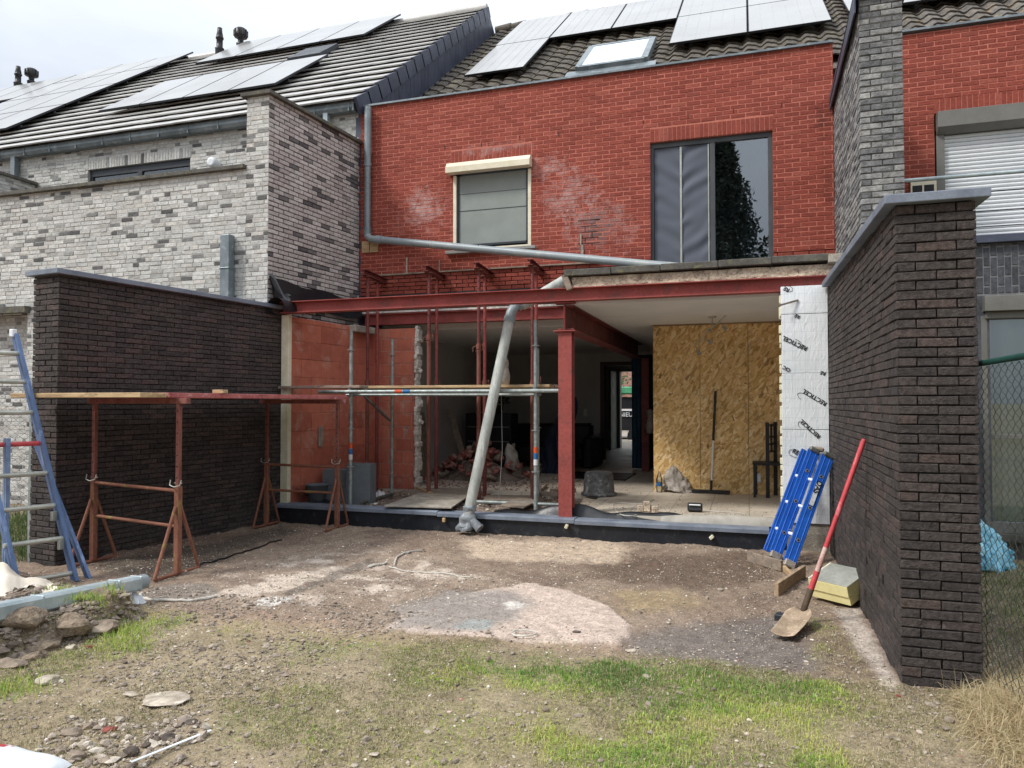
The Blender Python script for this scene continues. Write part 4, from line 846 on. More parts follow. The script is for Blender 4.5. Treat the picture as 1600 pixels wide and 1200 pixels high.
def rail(parent, x0, x1, s, f):
    b = MB(); b.bar(f(x0, s, .09), f(x1, s, .09), .04, .05); 
    x = x0 + .3
    while x < x1: b.bar(f(x, s - .02, .03), f(x, s - .05, .12), .03, .02); x += 1.1
    b.build('mounting_rail', 'black_metal', parent)
def S_(p, y0=Y0G): return (p[1] - y0) / ca
fg = lambda x, s, h: rp(x, s, h + .04)
def arr(parent, x0, x1, n, s0, s1, f, cells=6, gap=.02):
    w_ = (x1 - x0 + gap) / n
    for k in range(n): panel(parent, x0 + k * w_, x0 + k * w_ + w_ - gap, s0, s1, f, cells)
    for s in (s0 + (s1 - s0) * .22, s0 + (s1 - s0) * .8): rail(parent, x0, x1, s, f)
sA0, sA1 = S_((0, 11.2)), S_((0, 12.92)) 
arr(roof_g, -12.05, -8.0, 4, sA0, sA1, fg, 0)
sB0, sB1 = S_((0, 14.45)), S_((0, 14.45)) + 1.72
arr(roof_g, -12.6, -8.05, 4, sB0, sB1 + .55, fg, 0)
# three stacked rows on the left
s0 = S_((0, 10.95))
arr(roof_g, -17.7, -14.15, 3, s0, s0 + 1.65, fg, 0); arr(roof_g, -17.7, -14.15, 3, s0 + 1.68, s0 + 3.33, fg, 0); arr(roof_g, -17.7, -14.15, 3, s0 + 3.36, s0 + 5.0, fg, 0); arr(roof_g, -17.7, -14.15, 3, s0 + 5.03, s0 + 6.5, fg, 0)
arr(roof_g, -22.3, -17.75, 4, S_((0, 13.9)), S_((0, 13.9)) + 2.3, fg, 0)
# skylight by the second array
b = MB(); a0 = PR(428, 100, ZG + .1, MG, Y0G); s0 = S_(a0); v = [fg(-9.35, s0, .0), fg(-8.55, s0, .0), fg(-8.55, s0 + .9, 0), fg(-9.35, s0 + .9, 0)]
b.prism(v, Vector(fg(0, 0, .12)) - Vector(fg(0, 0, 0))); b.build('skylight', 'anthracite', roof_g)
# flue terminals
def terminal(u, vtop, vbot, cap, Yg):
    a = P(u, vbot, Y=Yg); t = P(u, vtop, Y=Yg); x, z0, z1 = a.x, a.z - .25, t.z; H = z1 - z0; c = MB()
    if cap: pr = [(.11, 0), (.11, H * .45), (.12, H * .5), (.075, H * .52), (.075, H * .70), (.17, H * .72), (.175, H * .78), (.165, H * .95), (.12, H)]
    else: pr = [(.11, 0), (.11, H * .42), (.12, H * .45), (.08, H * .47), (.08, H * .7), (.10, H * .71), (.10, H * .75), (.08, H * .76), (.085, H * .8), (.065, H * .9), (.06, H)]
    c.lathe((x, Yg, z0), pr + [(.001, H)], 16); 
    if cap:
        for k in range(10): a_ = k * .628; c.bx(x + .172 * math.cos(a_) - .012, x + .172 * math.cos(a_) + .012, Yg + .172 * math.sin(a_) - .012, Yg + .172 * math.sin(a_) + .012, z0 + H * .74, z0 + H * .94)
    c.build('flue_terminal', 'black_plastic', gh_)
terminal(343, 44, 88, False, 15.9); terminal(376, 45, 78, True, 16.3); terminal(28, 104, 138, False, 16.0); terminal(49, 108, 134, True, 16.3)

# ================================================================== RED BRICK HOUSE
rh = thing('red_brick_house', (-2.4, 10.8, 0), 'red brick terraced house whose ground-floor back wall has been broken out', 'house')
X0, X1 = -5.842, 1.085
def fx(u, v): return P(u, v, Y=HY)
WZ0, WZ1 = 3.85, 5.0; WX0, WX1 = -4.245, -3.012
PZ0, PZ1 = 3.3, 5.19; PX0, PX1 = -1.28, 0.335
mb = MB()
LB = 3.555
ops = [(WX0 - X0, WX1 - X0, WZ0 - LB, WZ1 - LB), (WX0 - X0 - .04, WX1 - X0 + .01, 5.19 - LB, 5.19 - LB + .19), (WX0 - X0, WX1 - X0, WZ1 - LB, 5.19 - LB), (PX0 - X0, PX1 - X0, PZ0 - LB - .5, PZ1 - LB), (PX0 - X0, PX1 - X0 + .01, PZ1 - LB, PZ1 - LB + .19)]
bricks(mb, (X0, HY, LB), (1, 0, 0), (0, -1, 0), X1 - X0, 6.25 - LB, 0.184, 0.051, 0.0105, 0.0035, openings=ops, mi=0, mo=1, jit=0.0016, seed=31, ch=.003)
bricks(mb, (X0, HY, 3.235), (1, 0, 0), (0, -1, 0), X1 - X0, LB - 3.235, 0.184, 0.051, 0.0105, 0.014, openings=[(PX0 - X0, PX1 - X0, .05, 1)], mi=0, mo=2, jit=0.002, seed=32)
for (a, b, z) in ((WX0 - .04, WX1 + .01, 5.19), (PX0, PX1 + .01, PZ1)):
    x = a
    while x < b - .02: mb.bx(x + .004, min(x + .056, b), HY - .0005, HY + .05, z + .003, z + .187, 0, .003); x += .0605
    mb.bx(a, b, HY + .004, HY + .09, z + .001, z + .189, 1)
mb.bx(X0 + .02, WX0 - .1, HY + .11, HY + .3, 3.24, 6.2, 1); mb.bx(WX1 + .1, PX0 - .1, HY + .11, HY + .3, 3.24, 6.2, 1); mb.bx(PX1 + .1, X1, HY + .11, HY + .3, 3.24, 6.2, 1); mb.bx(WX0 - .1, PX1 + .1, HY + .11, HY + .3, 5.4, 6.2, 1)
wall_r = mb.build('wall', ['red_brick', 'red_mortar', 'dark_mortar'], rh)
# raked-out patch in the brickwork between the windows (open dark joints)
mb = MB(); a = fx(903, 345); b = fx(938, 400)
for k in range(6):
    z = a.z - .0615 * k * 1.35; mb.bx(a.x + random.uniform(0, .05), b.x - random.uniform(0, .08), HY - .0015, HY + .002, z - .008, z)
    if k < 5: x = a.x + (.1 if k % 2 else .2); mb.bx(x, x + .009, HY - .0015, HY + .002, z - .08, z - .008)
mb.build('open_joints', 'dark_mortar', rh)
for (u, v) in ((873, 210), (1005, 191), (1075, 182), (1146, 173), (1221, 164), (695, 230), (752, 226), (812, 215)): p = fx(u, v); mb = MB(); mb.bx(p.x - .005, p.x + .005, HY - .003, HY + .001, p.z - .028, p.z + .028); mb.build('weep_hole', 'ink', rh)
# old flashing strip with bits of render above it
mb = MB(); x = -5.5
while x < -2.0:
    L = random.uniform(.45, 1.0); mb.bx(x, min(x + L, -2.0), HY - .035, HY + .004, 3.538 + random.uniform(-.002, .002), 3.562, 0, .004); x += L + .004
mb.build('flashing_strip', 'wood_grey', rh)
for (u, v0, v1, r_) in ((636, 402, 428, .014), (687, 407, 428, .008), (910, 383, 402, .02), (908, 366, 384, .01)):
    mb = MB(); a = fx(u, v0); b = fx(u, v1); mb.bar((a.x, HY - .012, a.z), (b.x, HY - .012, b.z), r_ * 2, .018, 0, .004); mb.build('mortar_smear', 'concrete', rh)
mb = MB(); mb.bx(X0 + .05, -1.9, HY - .03, HY + .06, 3.13, 3.232); mb.build('damp_course', 'bitumen', rh)
mb = MB(); p = fx(579, 385); mb.bx(p.x - .14, p.x - .008, HY - .03, HY, p.z - .10, p.z + .08, 0, .003); mb.bx(p.x + .004, p.x + .14, HY - .03, HY, p.z - .10, p.z + .08, 0, .003); mb.build('wooden_cover_board', 'wood_x', rh)
# small window: cream box, side frames, grey screen
win = MB(); win.bx(WX0 + .0, WX0 + .05, HY - .005, HY + .08, WZ0, WZ1); win.bx(WX1 - .05, WX1, HY - .005, HY + .08, WZ0, WZ1); win.bx(WX0 + .05, WX1 - .05, HY + .02, HY + .08, WZ0, WZ0 + .04); wino = soften(win.build('window', 'white_paint', rh), .004)
b = MB(); b.prism([(WX0 - .07, HY - .02, 5.01), (WX0 - .07, HY - .15, 5.01), (WX0 - .07, HY - .15, 5.10), (WX0 - .07, HY - .10, 5.17), (WX0 - .07, HY - .02, 5.185)], (WX1 - WX0 + .09, 0, 0)); soften(b.build('shutter_box', 'white_paint', wino), .006)
b = MB(); b.bx(WX0 + .05, WX0 + .085, HY + .03, HY + .07, WZ0 + .05, WZ1); b.bx(WX1 - .085, WX1 - .05, HY + .03, HY + .07, WZ0 + .05, WZ1); b.bx(WX0 + .05, WX1 - .05, HY + .03, HY + .065, WZ0 + .07, WZ0 + .10); b.build('guide_rail', 'anthracite', wino)
b = MB(); nsg = 1
b.bx(WX0 + .07, WX1 - .07, HY + .045, HY + .05, WZ0 + .1, WZ1); b.bx(WX0 + .07, WX1 - .07, HY + .040, HY + .046, 4.46, 4.468, 1); b.bx(WX0 + .07, WX1 - .07, HY + .040, HY + .046, 4.72, 4.724, 1); b.build('screen_blind', ['screen', 'anthracite'], wino)
b = MB(); b.bx(WX0 - .1, WX1 + .08, HY - .07, HY + .09, WZ0 - .045, WZ0); soften(b.build('sill', 'pale_sill', wino), .005)
b = MB(); b.bx(WX0 - .05, WX1 + .05, HY + .10, HY + .14, WZ0 - .05, WZ1 + .15); b.build('pane', 'anthracite', wino)
# patio door
MXm = P(1113, 300, Y=HY).x
pd = MB()
for (a, b_, c, d) in ((PX0, PX1, PZ1 - .07, PZ1), (PX0, PX0 + .045, PZ0, PZ1 - .07), (PX1 - .06, PX1, PZ0, PZ1 - .07), (MXm - .03, MXm + .035, PZ0, PZ1 - .07)): pd.bx(a, b_, HY + .05, HY + .12, c, d)
pdo = soften(pd.build('patio_door', 'dark_frame', rh), .004)
b = MB()
def cur(u, v):   # rumpled striped blind
    x = PX0 + .05 + u * (MXm - .03 - PX0 - .05); z = PZ0 + v * (PZ1 - .07 - PZ0)
    sg = 1 if x > PX0 + .41 else -1; w__ = .5 + .5 * noise.noise(Vector((x * 3, z * 2, 5))); f = (math.sin((z + sg * -x * .8) * 17 + 2 * noise.noise(Vector((x * 4, z * 3, 0)))) * .013 + math.sin((z - sg * x * .6) * 31 + 1) * .006) * w__
    return (x, HY + .075 + f, z)
b.grid(cur, 60, 110); b.bx(PX0 + .40, PX0 + .425, HY + .06, HY + .068, PZ0, PZ1 - .08, 1); b.bx(MXm - .06, MXm - .045, HY + .058, HY + .066, PZ0, PZ1 - .08, 1)
b.build('striped_blind', ['striped', 'alu'], pdo)
b = MB(); b.bx(MXm, PX1 - .03, HY + .08, HY + .088, PZ0, PZ1 - .05); b.build('pane', 'pane_dark', pdo)
b = MB(); b.grid(lambda u, v: (PX1 - .40 + .18 * u + .14 * v, HY + .16 + .025 * math.sin(u * 26), 3.3 + 1.8 * v), 40, 3); b.build('curtain', 'curtain', pdo)
b = MB(); b.bx(PX0 - .3, X1, HY + .9, HY + .95, 3.1, 5.6); b.bx(PX0 - .3, PX0 - .28, HY + .3, HY + .9, 3.1, 5.6); b.bx(X1 - .02, X1, HY + .3, HY + .9, 3.1, 5.6); b.bx(PX0 - .3, X1, HY + .3, HY + .95, 5.6, 5.65); b.bx(PX0 - .3, X1, HY + .3, HY + .95, 3.05, 3.1); b.build('upstairs_room', 'plaster_dirty', rh)
# pantile roof
ZR, MR = 5.62, .767; ar = math.atan(MR); car, sar = math.cos(ar), math.sin(ar); YRR = 16.8
def rr(x, s, h): return rp(x, s, h, ZR, HY, car, sar)
def pantiles(name, xa, xb, mt, parent, s_lo=1.6):
    SLr = (YRR - HY) / car; n = int((SLr - s_lo) / .33); b = MB(); tw = .30; nx_ = int((xb - xa) / tw * 8)
    for k in range(n + 1):
        s0 = s_lo + k * .33; s1 = min(s0 + .36, SLr + .02); vs = []
        for (s, dh) in ((s0, 0.0), (s0, .022), (s1, -.008)):
            for i in range(nx_ + 1):
                x = xa + (xb - xa) * i / nx_; ph = (x / tw) * 2 * math.pi + (0); jt = noise.noise(Vector((math.floor(x / tw), k * 1.7, 0))) * .010
                vs.append(rr(x, s + jt * 1.2, .03 + .026 * math.sin(ph) + .010 * math.sin(2 * ph + .6) + dh + jt * .5))
        w_ = nx_ + 1; fs = [(r * w_ + i, r * w_ + i + 1, (r + 1) * w_ + i + 1, (r + 1) * w_ + i) for r in range(2) for i in range(nx_)]
        b.add(vs, fs, 0, None, False)
    x = xa
    while x < xb - .05:   # ridge caps
        t = rr(x, SLr, .05); j = random.uniform(-.01, .01); b.tube([(x, YRR, t[2] - .0 + j), (min(x + .40, xb), YRR, t[2] + .02 + j)], [.11, .125], 8); x += .38
    b.add([rr(xa, s_lo - .3, -.06), rr(xb, s_lo - .3, -.06), rr(xb, SLr, -.06), rr(xa, SLr, -.06)], [(0, 1, 2, 3)])
    t = rr(0, SLr, 0); b.add([(xa, YRR, t[2]), (xb, YRR, t[2]), (xb, YRR + 6.5, ZR), (xa, YRR + 6.5, ZR)], [(0, 1, 2, 3)])
    return b.build(name, mt, parent)
roof_r = pantiles('roof', -5.80, 1.495, 'tile_moss', rh)
Sr = lambda y: (y - HY) / car
frp = lambda x, s, h: rr(x, s, h + .04)
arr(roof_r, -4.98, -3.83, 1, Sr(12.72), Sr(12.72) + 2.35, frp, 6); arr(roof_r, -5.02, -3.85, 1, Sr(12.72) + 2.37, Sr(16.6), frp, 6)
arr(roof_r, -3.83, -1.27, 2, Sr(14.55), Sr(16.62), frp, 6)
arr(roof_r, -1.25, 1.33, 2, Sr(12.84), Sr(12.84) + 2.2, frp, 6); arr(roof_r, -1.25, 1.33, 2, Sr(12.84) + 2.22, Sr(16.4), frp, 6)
# skylight with frame and flashing
s0, s1, xa, xb = Sr(12.42), Sr(13.62), -2.76, -1.62; b = MB()
for (p, q) in (((xa, s0), (xb, s0)), ((xb, s0), (xb, s1)), ((xb, s1), (xa, s1)), ((xa, s1), (xa, s0))): b.bar(rr(p[0], p[1], .10), rr(q[0], q[1], .10), .11, .12, up=(0, -sar, car))
sk = b.build('skylight', 'zinc', roof_r); b = MB(); b.add([rr(xa + .03, s0 + .03, .155), rr(xb - .03, s0 + .03, .155), rr(xb - .03, s1 - .03, .155), rr(xa + .03, s1 - .03, .155)], [(0, 1, 2, 3)]); b.build('pane', 'skyglass', sk)
b = MB(); b.add([rr(xa - .2, s0 - .3, .075), rr(xb + .2, s0 - .3, .075), rr(xb + .2, s0 - .03, .09), rr(xa - .2, s0 - .03, .09)], [(0, 1, 2, 3)]); b.build('lead_apron', 'zinc', sk)
# parapet edge trim / gutter of the red house
b = MB(); b.bx(-5.9, X1, HY - .04, HY + .10, 6.245, 6.272, 0); b.bx(-5.6, X1, HY + .10, HY + .5, 6.0, 6.2, 1); b.build('gutter', ['zinc', 'bitumen'], rh)
# square-ish zinc downpipe and the round pipe running down across the facade
b = MB(); xp = fx(579, 250).x; b.tube([(xp, HY - .09, 6.2), (xp, HY - .09, 5.28)], .056, 16); b.tube([(xp, HY - .09, 5.30), (xp, HY - .09, 4.16)], .05, 16); b.tube([(xp, HY - .09, 5.30), (xp, HY - .09, 5.26)], .062, 16); b.tube([(xp, HY - .09, 4.30), (xp, HY - .09, 4.20)], .062, 16)
b.build('downpipe', 'zinc', rh)
e = P(1010, 413, Y=9.7); b = MB(); b.tube([(xp, HY - .09, 4.24), (xp + .01, HY - .09, 4.16), (xp + .05, HY - .09, 4.12), (xp + .14, HY - .09, 4.10), (xp + .22, HY - .09, 4.09), (e.x, e.y, e.z), (e.x + .6, e.y - .2, e.z - .12)], .056, 18)
b.tube([(xp + .16, HY - .09, 4.097), (xp + .26, HY - .092, 4.085)], .066, 18)
pipe_o = b.build('facade_drain_pipe', 'pvc_grey', rh)
# ------------ right party wall between the gardens, tall, weathered brick
b = MB(); z0p = 2.4
bricks(b, (1.085, 8.0, z0p), (0, 1, 0), (-1, 0, 0), 2.29, 5.62 - z0p, 0.188, 0.051, 0.0115, 0.006, mi=0, mo=1, jit=.003, seed=41, ch=.004)
bricks(b, (1.085, 8.0, z0p), (1, 0, 0), (0, -1, 0), 0.392, 5.62 - z0p, 0.188, 0.051, 0.0115, 0.006, mi=0, mo=1, jit=.003, seed=42, ch=.004)
b.bx(1.2, 1.37, 8.11, HY + .3, z0p, 5.62, 1); b.bx(1.12, 1.47, 8.03, HY, z0p - 2.3, z0p - .002, 1); b.bx(1.37, 1.468, 8.11, HY, z0p, 5.62, 1)
pw = b.build('party_wall', ['weathered_brick', 'weathered_mortar'], rh)
b = MB(); b.prism([(1.035, 7.95, 5.623), (1.53, 7.95, 5.623), (1.53, HY, 5.55), (1.035, HY, 5.42)], (0, 0, .035)); b.prism([(1.035, 7.95, 5.45), (1.05, 7.95, 5.45), (1.05, HY - .02, 5.36), (1.035, HY - .02, 5.36)], (0, 0, .18)); b.build('coping', 'slate', pw)
# ------------ ground-floor interior
b = MB(); b.bx(-5.55, 1.08, HY - .05, 16.9, .10, .27); b.prism([(-1.95, HY - .051, .1), (1.08, HY - .051, .1), (1.08, 8.42, .1), (-1.45, 8.46, .1), (-1.62, 8.7, .1), (-1.92, 8.95, .1)], (0, 0, .17)); b.bx(-4.0, -2.05, 16.9, 21.1, .1, .265); b.build('tiled_floor', 'tiles', rh)
b = MB(); b.bx(-5.60, -5.55, HY + .1, 16.7, .2, 2.75); b.build('inner_wall', 'plaster_dirty', rh)
b = MB(); dx0, dx1 = -3.12, -2.25; b.bx(-5.6, dx0, 16.6, 16.75, .27, 2.75); b.bx(dx1, .8, 16.6, 16.75, .27, 2.75); b.bx(dx0, dx1, 16.6, 16.75, 2.40, 2.75); b.build('inner_wall', 'plaster_dirty', rh)
b = MB(); b.bx(-4.05, -3.98, 16.75, 21, .2, 2.75); b.bx(-2.05, -1.98, 16.75, 21, .2, 2.75); b.bx(-4.05, -3.50, 21, 21.2, .2, 2.75); b.bx(-3.0, -1.9, 21, 21.2, .2, 2.75); b.bx(-3.5, -3.0, 21, 21.2, 2.46, 2.75); b.build('hall_wall', 'plaster_dirty', rh)
b = MB(); b.bx(dx0 - .09, dx0, 16.56, 16.78, .27, 2.49); b.bx(dx1, dx1 + .08, 16.56, 16.78, .27, 2.49); b.bx(dx0, dx1, 16.56, 16.78, 2.40, 2.49); b.build('door_frame', 'door_wood', rh)
b = MB(); b.bx(-3.54, -3.49, 20.95, 21.25, .27, 2.46); b.bx(-3.02, -2.97, 20.95, 21.25, .27, 2.46); b.bx(-3.54, -2.97, 20.95, 21.25, 2.46, 2.52); fd = b.build('front_door_frame', 'grey_frame', rh)
b = MB(); b.bx(-3.62, -3.57, 19.95, 20.94, .27, 2.44); b.build('front_door', 'green_door', rh)
b = MB(); b.bar((-3.85, 18.8, 1.5), (-3.5, 18.8, 2.4), .05, .05); b.bar((-3.80, 18.8, .3), (-3.80, 18.8, 1.9), .03, .03); b.build('stair_rail', 'pale_sill', rh)
b = MB(); b.bx(-5.6, 1.08, HY + .32, 21.2, 2.70, 2.98); b.bx(-2.03, 1.08, FY + .12, HY + .32, 2.70, 2.80); b.build('ceiling', 'plaster', rh)
b = MB(); b.bx(-5.6, 1.1, HY + .32, 21.3, 2.98, 3.06); b.bx(-5.6, 1.1, 21.15, 21.3, 3, 6.5); b.bx(1.1, 1.35, HY, 22, 0, 5.6); b.build('upper_floor', 'plaster_dirty', rh)
# plaster reveal at the right (white wall end beyond OSB)
b = MB(); b.bx(.62, .78, 8.30, 10.9, .27, 2.70); b.build('inner_wall', 'plaster', rh)

# slab end of the old flat roof above the steel beam: concrete with bitumen-capped edge
sl_ = thing('flat_roof_slab', (-.4, 9.2, 2.82), 'old concrete flat-roof slab with dark cracked coping tiles, resting on the steel beam', 'roof slab')
b = MB(); n = 46
def slabpt(u, v):
    x = -1.93 + u * 2.99; z = 2.885 + v * .12; return (x, FY + .03 + .012 * noise.noise(Vector((x * 6, z * 20, 0))) + .006 * noise.noise(Vector((x * 25, z * 50, 3))), z + .006 * noise.noise(Vector((x * 5, 1, 0))))
b.grid(slabpt, 160, 10); b.bx(-1.93, 1.06, FY + .05, HY - .02, 2.892, 3.0); b.build('slab', 'rough_screed', sl_)
b = MB(); x = -2.02
random.seed(11)
while x < .80:
    L = random.choice((.38, .55, .62)); L = min(L, .82 - x); b.box((x + L / 2, FY + .12, 3.052 + random.uniform(-.004, .004) + (x + 2) * .008), (L - .006, .30, .075), Matrix.Rotation(random.uniform(-.006, .006), 3, 'Y'), 0, .006); x += L
b.bx(-2.0, .8, FY + .3, HY - .05, 3.005, 3.05)
b.build('coping_tiles', 'old_stone', sl_)
b = MB(); b.box((.93, FY + .02, 3.04), (.26, .24, .09), Matrix.Rotation(.03, 3, 'Y'), 0, .008); b.box((.97, FY - .0, 2.985), (.2, .2, .03), Matrix.Rotation(-.05, 3, 'Y'), 0, .006); b.build('loose_concrete_block', 'concrete', sl_)
b = MB(); b.box((-1.985, FY + .05, 2.95), (.07, .14, .19), Matrix.Rotation(-.35, 3, 'Y'), 0, .006); b.build('loose_wood_block', 'wood_grey', sl_)
# ================================================================== NEIGHBOUR HOUSE, RIGHT
nr = thing('neighbour_house', (4, 10.4, 0), 'red brick neighbouring house with a white roller shutter and slate-coloured ground floor', 'house')
NX0, NX1 = 1.478, 7.5; sx0 = P(1460, 200, Y=HY).x; sz1 = 5.0
b = MB(); bricks(b, (NX0, HY, 3.2), (1, 0, 0), (0, -1, 0), 4.2, 6.22 - 3.2, 0.184, 0.051, 0.0105, 0.0035, openings=[(sx0 - NX0, 4.2, 0, 5.17 - 3.2), (sx0 - NX0, 4.2, 5.17 - 3.2, 5.17 - 3.2 + .19)], seed=51, jit=.0016)
x = sx0
while x < sx0 + 2.4: b.bx(x + .004, x + .056, HY - .0005, HY + .05, 5.173, 5.357, 0, .003); x += .0605
b.bx(sx0, sx0 + 2.5, HY + .004, HY + .09, 5.172, 5.358, 1); b.bx(5.68, NX1, HY, HY + .1, 3.2, 6.2, 1); b.bx(NX0, NX1, HY + .5, HY + .6, 0, 6.2, 1); b.build('wall', ['red_brick', 'red_mortar'], nr)
b = MB(); b.bx(sx0 + .02, 5.6, HY - .10, HY + .12, 4.965, 5.165); b.prism([(sx0 + .02, HY - .10, 4.965), (sx0 + .02, HY + .1, 4.965), (sx0 + .02, HY + .1, 4.90), (sx0 + .02, HY - .02, 4.90)], (3.3, 0, 0)); so_ = soften(b.build('shutter_box', 'grey_frame', nr), .005)
b = MB(); b.bx(sx0 + .02, sx0 + .11, HY - .0, HY + .1, 3.2, 4.96); b.build('jamb', 'grey_frame', nr)
b = MB(); z = 3.25
while z < 4.93:
    b.prism([(sx0 + .11, HY + .06, z), (sx0 + .11, HY + .045, z + .008), (sx0 + .11, HY + .04, z + .025), (sx0 + .11, HY + .045, z + .042), (sx0 + .11, HY + .06, z + .048)], (3.2, 0, 0)); z += .05
b.bx(sx0 + .1, 5.5, HY + .07, HY + .1, 3.2, 5.0); b.build('roller_shutter', 'shutter_white', nr)
b = MB(); vp = P(1441, 291, Y=HY); b.bx(vp.x - .14, vp.x + .15, HY - .05, HY, vp.z - .12, vp.z + .07); vo = soften(b.build('wall_vent', 'white_paint', nr), .006)
b = MB(); b.bx(vp.x - .12, vp.x - .01, HY - .053, HY - .049, vp.z - .1, vp.z + .0); b.bx(vp.x + .01, vp.x + .12, HY - .053, HY - .049, vp.z - .1, vp.z + .0); b.build('vent_opening', 'ink', vo)
roof_n = pantiles('roof', 1.50, 7.0, 'tile_orange', nr)
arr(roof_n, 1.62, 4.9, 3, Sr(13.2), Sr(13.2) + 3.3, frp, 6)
b = MB(); b.bx(NX0 - .03, NX1, HY - .04, HY + .10, 6.245, 6.272, 0); b.bx(NX0, NX1, HY + .10, HY + .5, 6.0, 6.2, 1); b.build('gutter', ['zinc', 'bitumen'], nr)
b = MB(); GY_ = 8.55; bz0 = 2.70; x = 1.478; ci = 0
while x < 5.5:
    z = 2.64 + (0 if ci % 2 == 0 else -.1)
    while z < 3.16:
        z0_, z1_ = max(z, 2.66), min(z + .19, 3.165)
        if z1_ > z0_ + .02: b.bx(x + .004, x + .055, GY_, GY_ + .06, z0_ + .004, z1_ - .004, 0, .003)
        z += .2
    x += .062; ci += 1
b.bx(1.478, 5.5, GY_ + .006, GY_ + .2, 2.62, 3.168, 1); b.bx(1.478, 2.33, GY_ + .002, GY_ + .2, 0, 2.64, 0); b.bx(1.478, 5.5, GY_ + .25, HY, 3.0, 3.17, 1); b.build('ground_floor_wall', ['slate_brick', 'slate_mortar'], nr)
b = MB(); b.bx(1.47, 5.5, GY_ - .06, GY_ + .3, 3.17, 3.25); soften(b.build('coping', 'slate', nr), .005)
q = P(1537, 463, Y=8.5); q2 = P(1537, 493, Y=8.5)
b = MB(); b.bx(q.x, 5.4, GY_ - .09, GY_ + .1, q2.z + .04, q.z); b.bx(q.x + .02, 5.4, GY_ - .03, GY_ + .1, q2.z - .03, q2.z + .039); soften(b.build('blind_box', 'grey_frame', nr), .005)
wx = P(1533, 520, Y=8.55).x
b = MB(); b.bx(wx, wx + .055, GY_ - .0, GY_ + .1, .25, q2.z); b.bx(wx + .055, 5.4, GY_ + .0, GY_ + .1, .25, .36); b.bx(wx + .055, 5.4, GY_ + .02, GY_ + .05, 1.19, 1.24); wf2 = soften(b.build('window', 'grey_frame', nr), .004)
b = MB(); b.bx(wx + .05, 5.4, GY_ + .055, GY_ + .06, .36, q2.z); b.build('pane', 'pane', wf2)
b = MB(); b.grid(lambda u, v: (wx + .06 + 3.0 * u, GY_ + .14 + .02 * math.sin(u * 90) + .012 * math.sin(u * 37 + 1), .3 + 2.3 * v), 150, 2); b.build('curtain', 'plaster', wf2)
b = MB(); b.bx(wx - .1, 5.4, GY_ - .1, GY_, .18, .25); b.bx(wx - .1, 5.4, GY_ - .02, GY_ + .1, -.1, .18); b.build('sill', 'old_stone', nr)
rl = thing('balcony_railing', (3, 8.6, 3.25), 'shiny tubular railing with wire lines in front of the white roller shutter', 'railing')
b = MB(); b.tube([(1.5, 8.62, 3.90), (5.5, 8.62, 3.90)], .021, 12); b.build('handrail', 'zinc_bright', rl)
b = MB(); 
for z in (3.72, 3.52, 3.36): b = MB(); b.tube([(1.5, 8.62, z), (5.5, 8.62, z)], .005, 6); b.build('wire_line', 'black_metal', rl)
b = MB(); b.tube([(4.2, 8.62, 3.25), (4.2, 8.62, 3.9)], .02, 10); b.build('post', 'zinc', rl)

# ================================================================== CHAIN-LINK FENCES
def chain(mb, o, U, L, H, z0=0.0, p=.052, r=.0015):
    o = Vector(o); U = Vector(U).normalized(); N = Vector((-U.y, U.x, 0)); n = int(L / p); hs = p * .55; st = int(H / hs)
    for i in range(n):
        pts = []
        for k in range(st + 1):
            s = 1 if (k + i) % 2 else -1
            pts.append(o + U * (i * p + p / 2 + s * (p / 2 + .002)) + N * (.003 * s * (1 if i % 2 else -1)) + Vector((0, 0, z0 + k * hs)))
        mb.tube(pts, r, 4, 0, False)
fr_ = thing('chain_link_fence', (1.225, 3.6, 0), 'green chain-link fence running from the end of the dark brick pillar at the right edge', 'fence')
b = MB(); chain(b, (1.235, 2.45, 0), (0, 1, 0), 2.35, 1.74, .02, .05, .0021); b.build('mesh', 'wire', fr_)
b = MB(); b.tube([(1.235, 2.4, 1.772), (1.235, 4.85, 1.772)], .017, 10); b.build('top_rail', 'green_fence', fr_)
b = MB(); b.tube([(1.235, 4.86, 0), (1.235, 4.86, 1.79)], .022, 10); b.build('post', 'green_fence', fr_)
fl = thing('chain_link_fence', (-8.2, 5.45, 0), 'galvanised chain-link fence behind the blue ladder at the left edge', 'fence')
b = MB(); chain(b, (-9.2, 5.45, 0), (1, 0, 0), 2.5, 1.72, 0, .06, .0018); b.build('mesh', 'wire', fl)
b = MB(); b.bx(-6.705, -6.665, 5.43, 5.47, 0, 1.80); b.bx(-6.72, -6.70, 5.435, 5.465, 0, 1.80); b.build('post', 'galv', fl)
b = MB(); b.tube([(-9.2, 5.45, 1.72), (-6.7, 5.45, 1.72)], .004, 6); b.tube([(-9.2, 5.45, 1.0), (-6.7, 5.45, 1.0)], .003, 6); b.build('tension_wire', 'wire', fl)

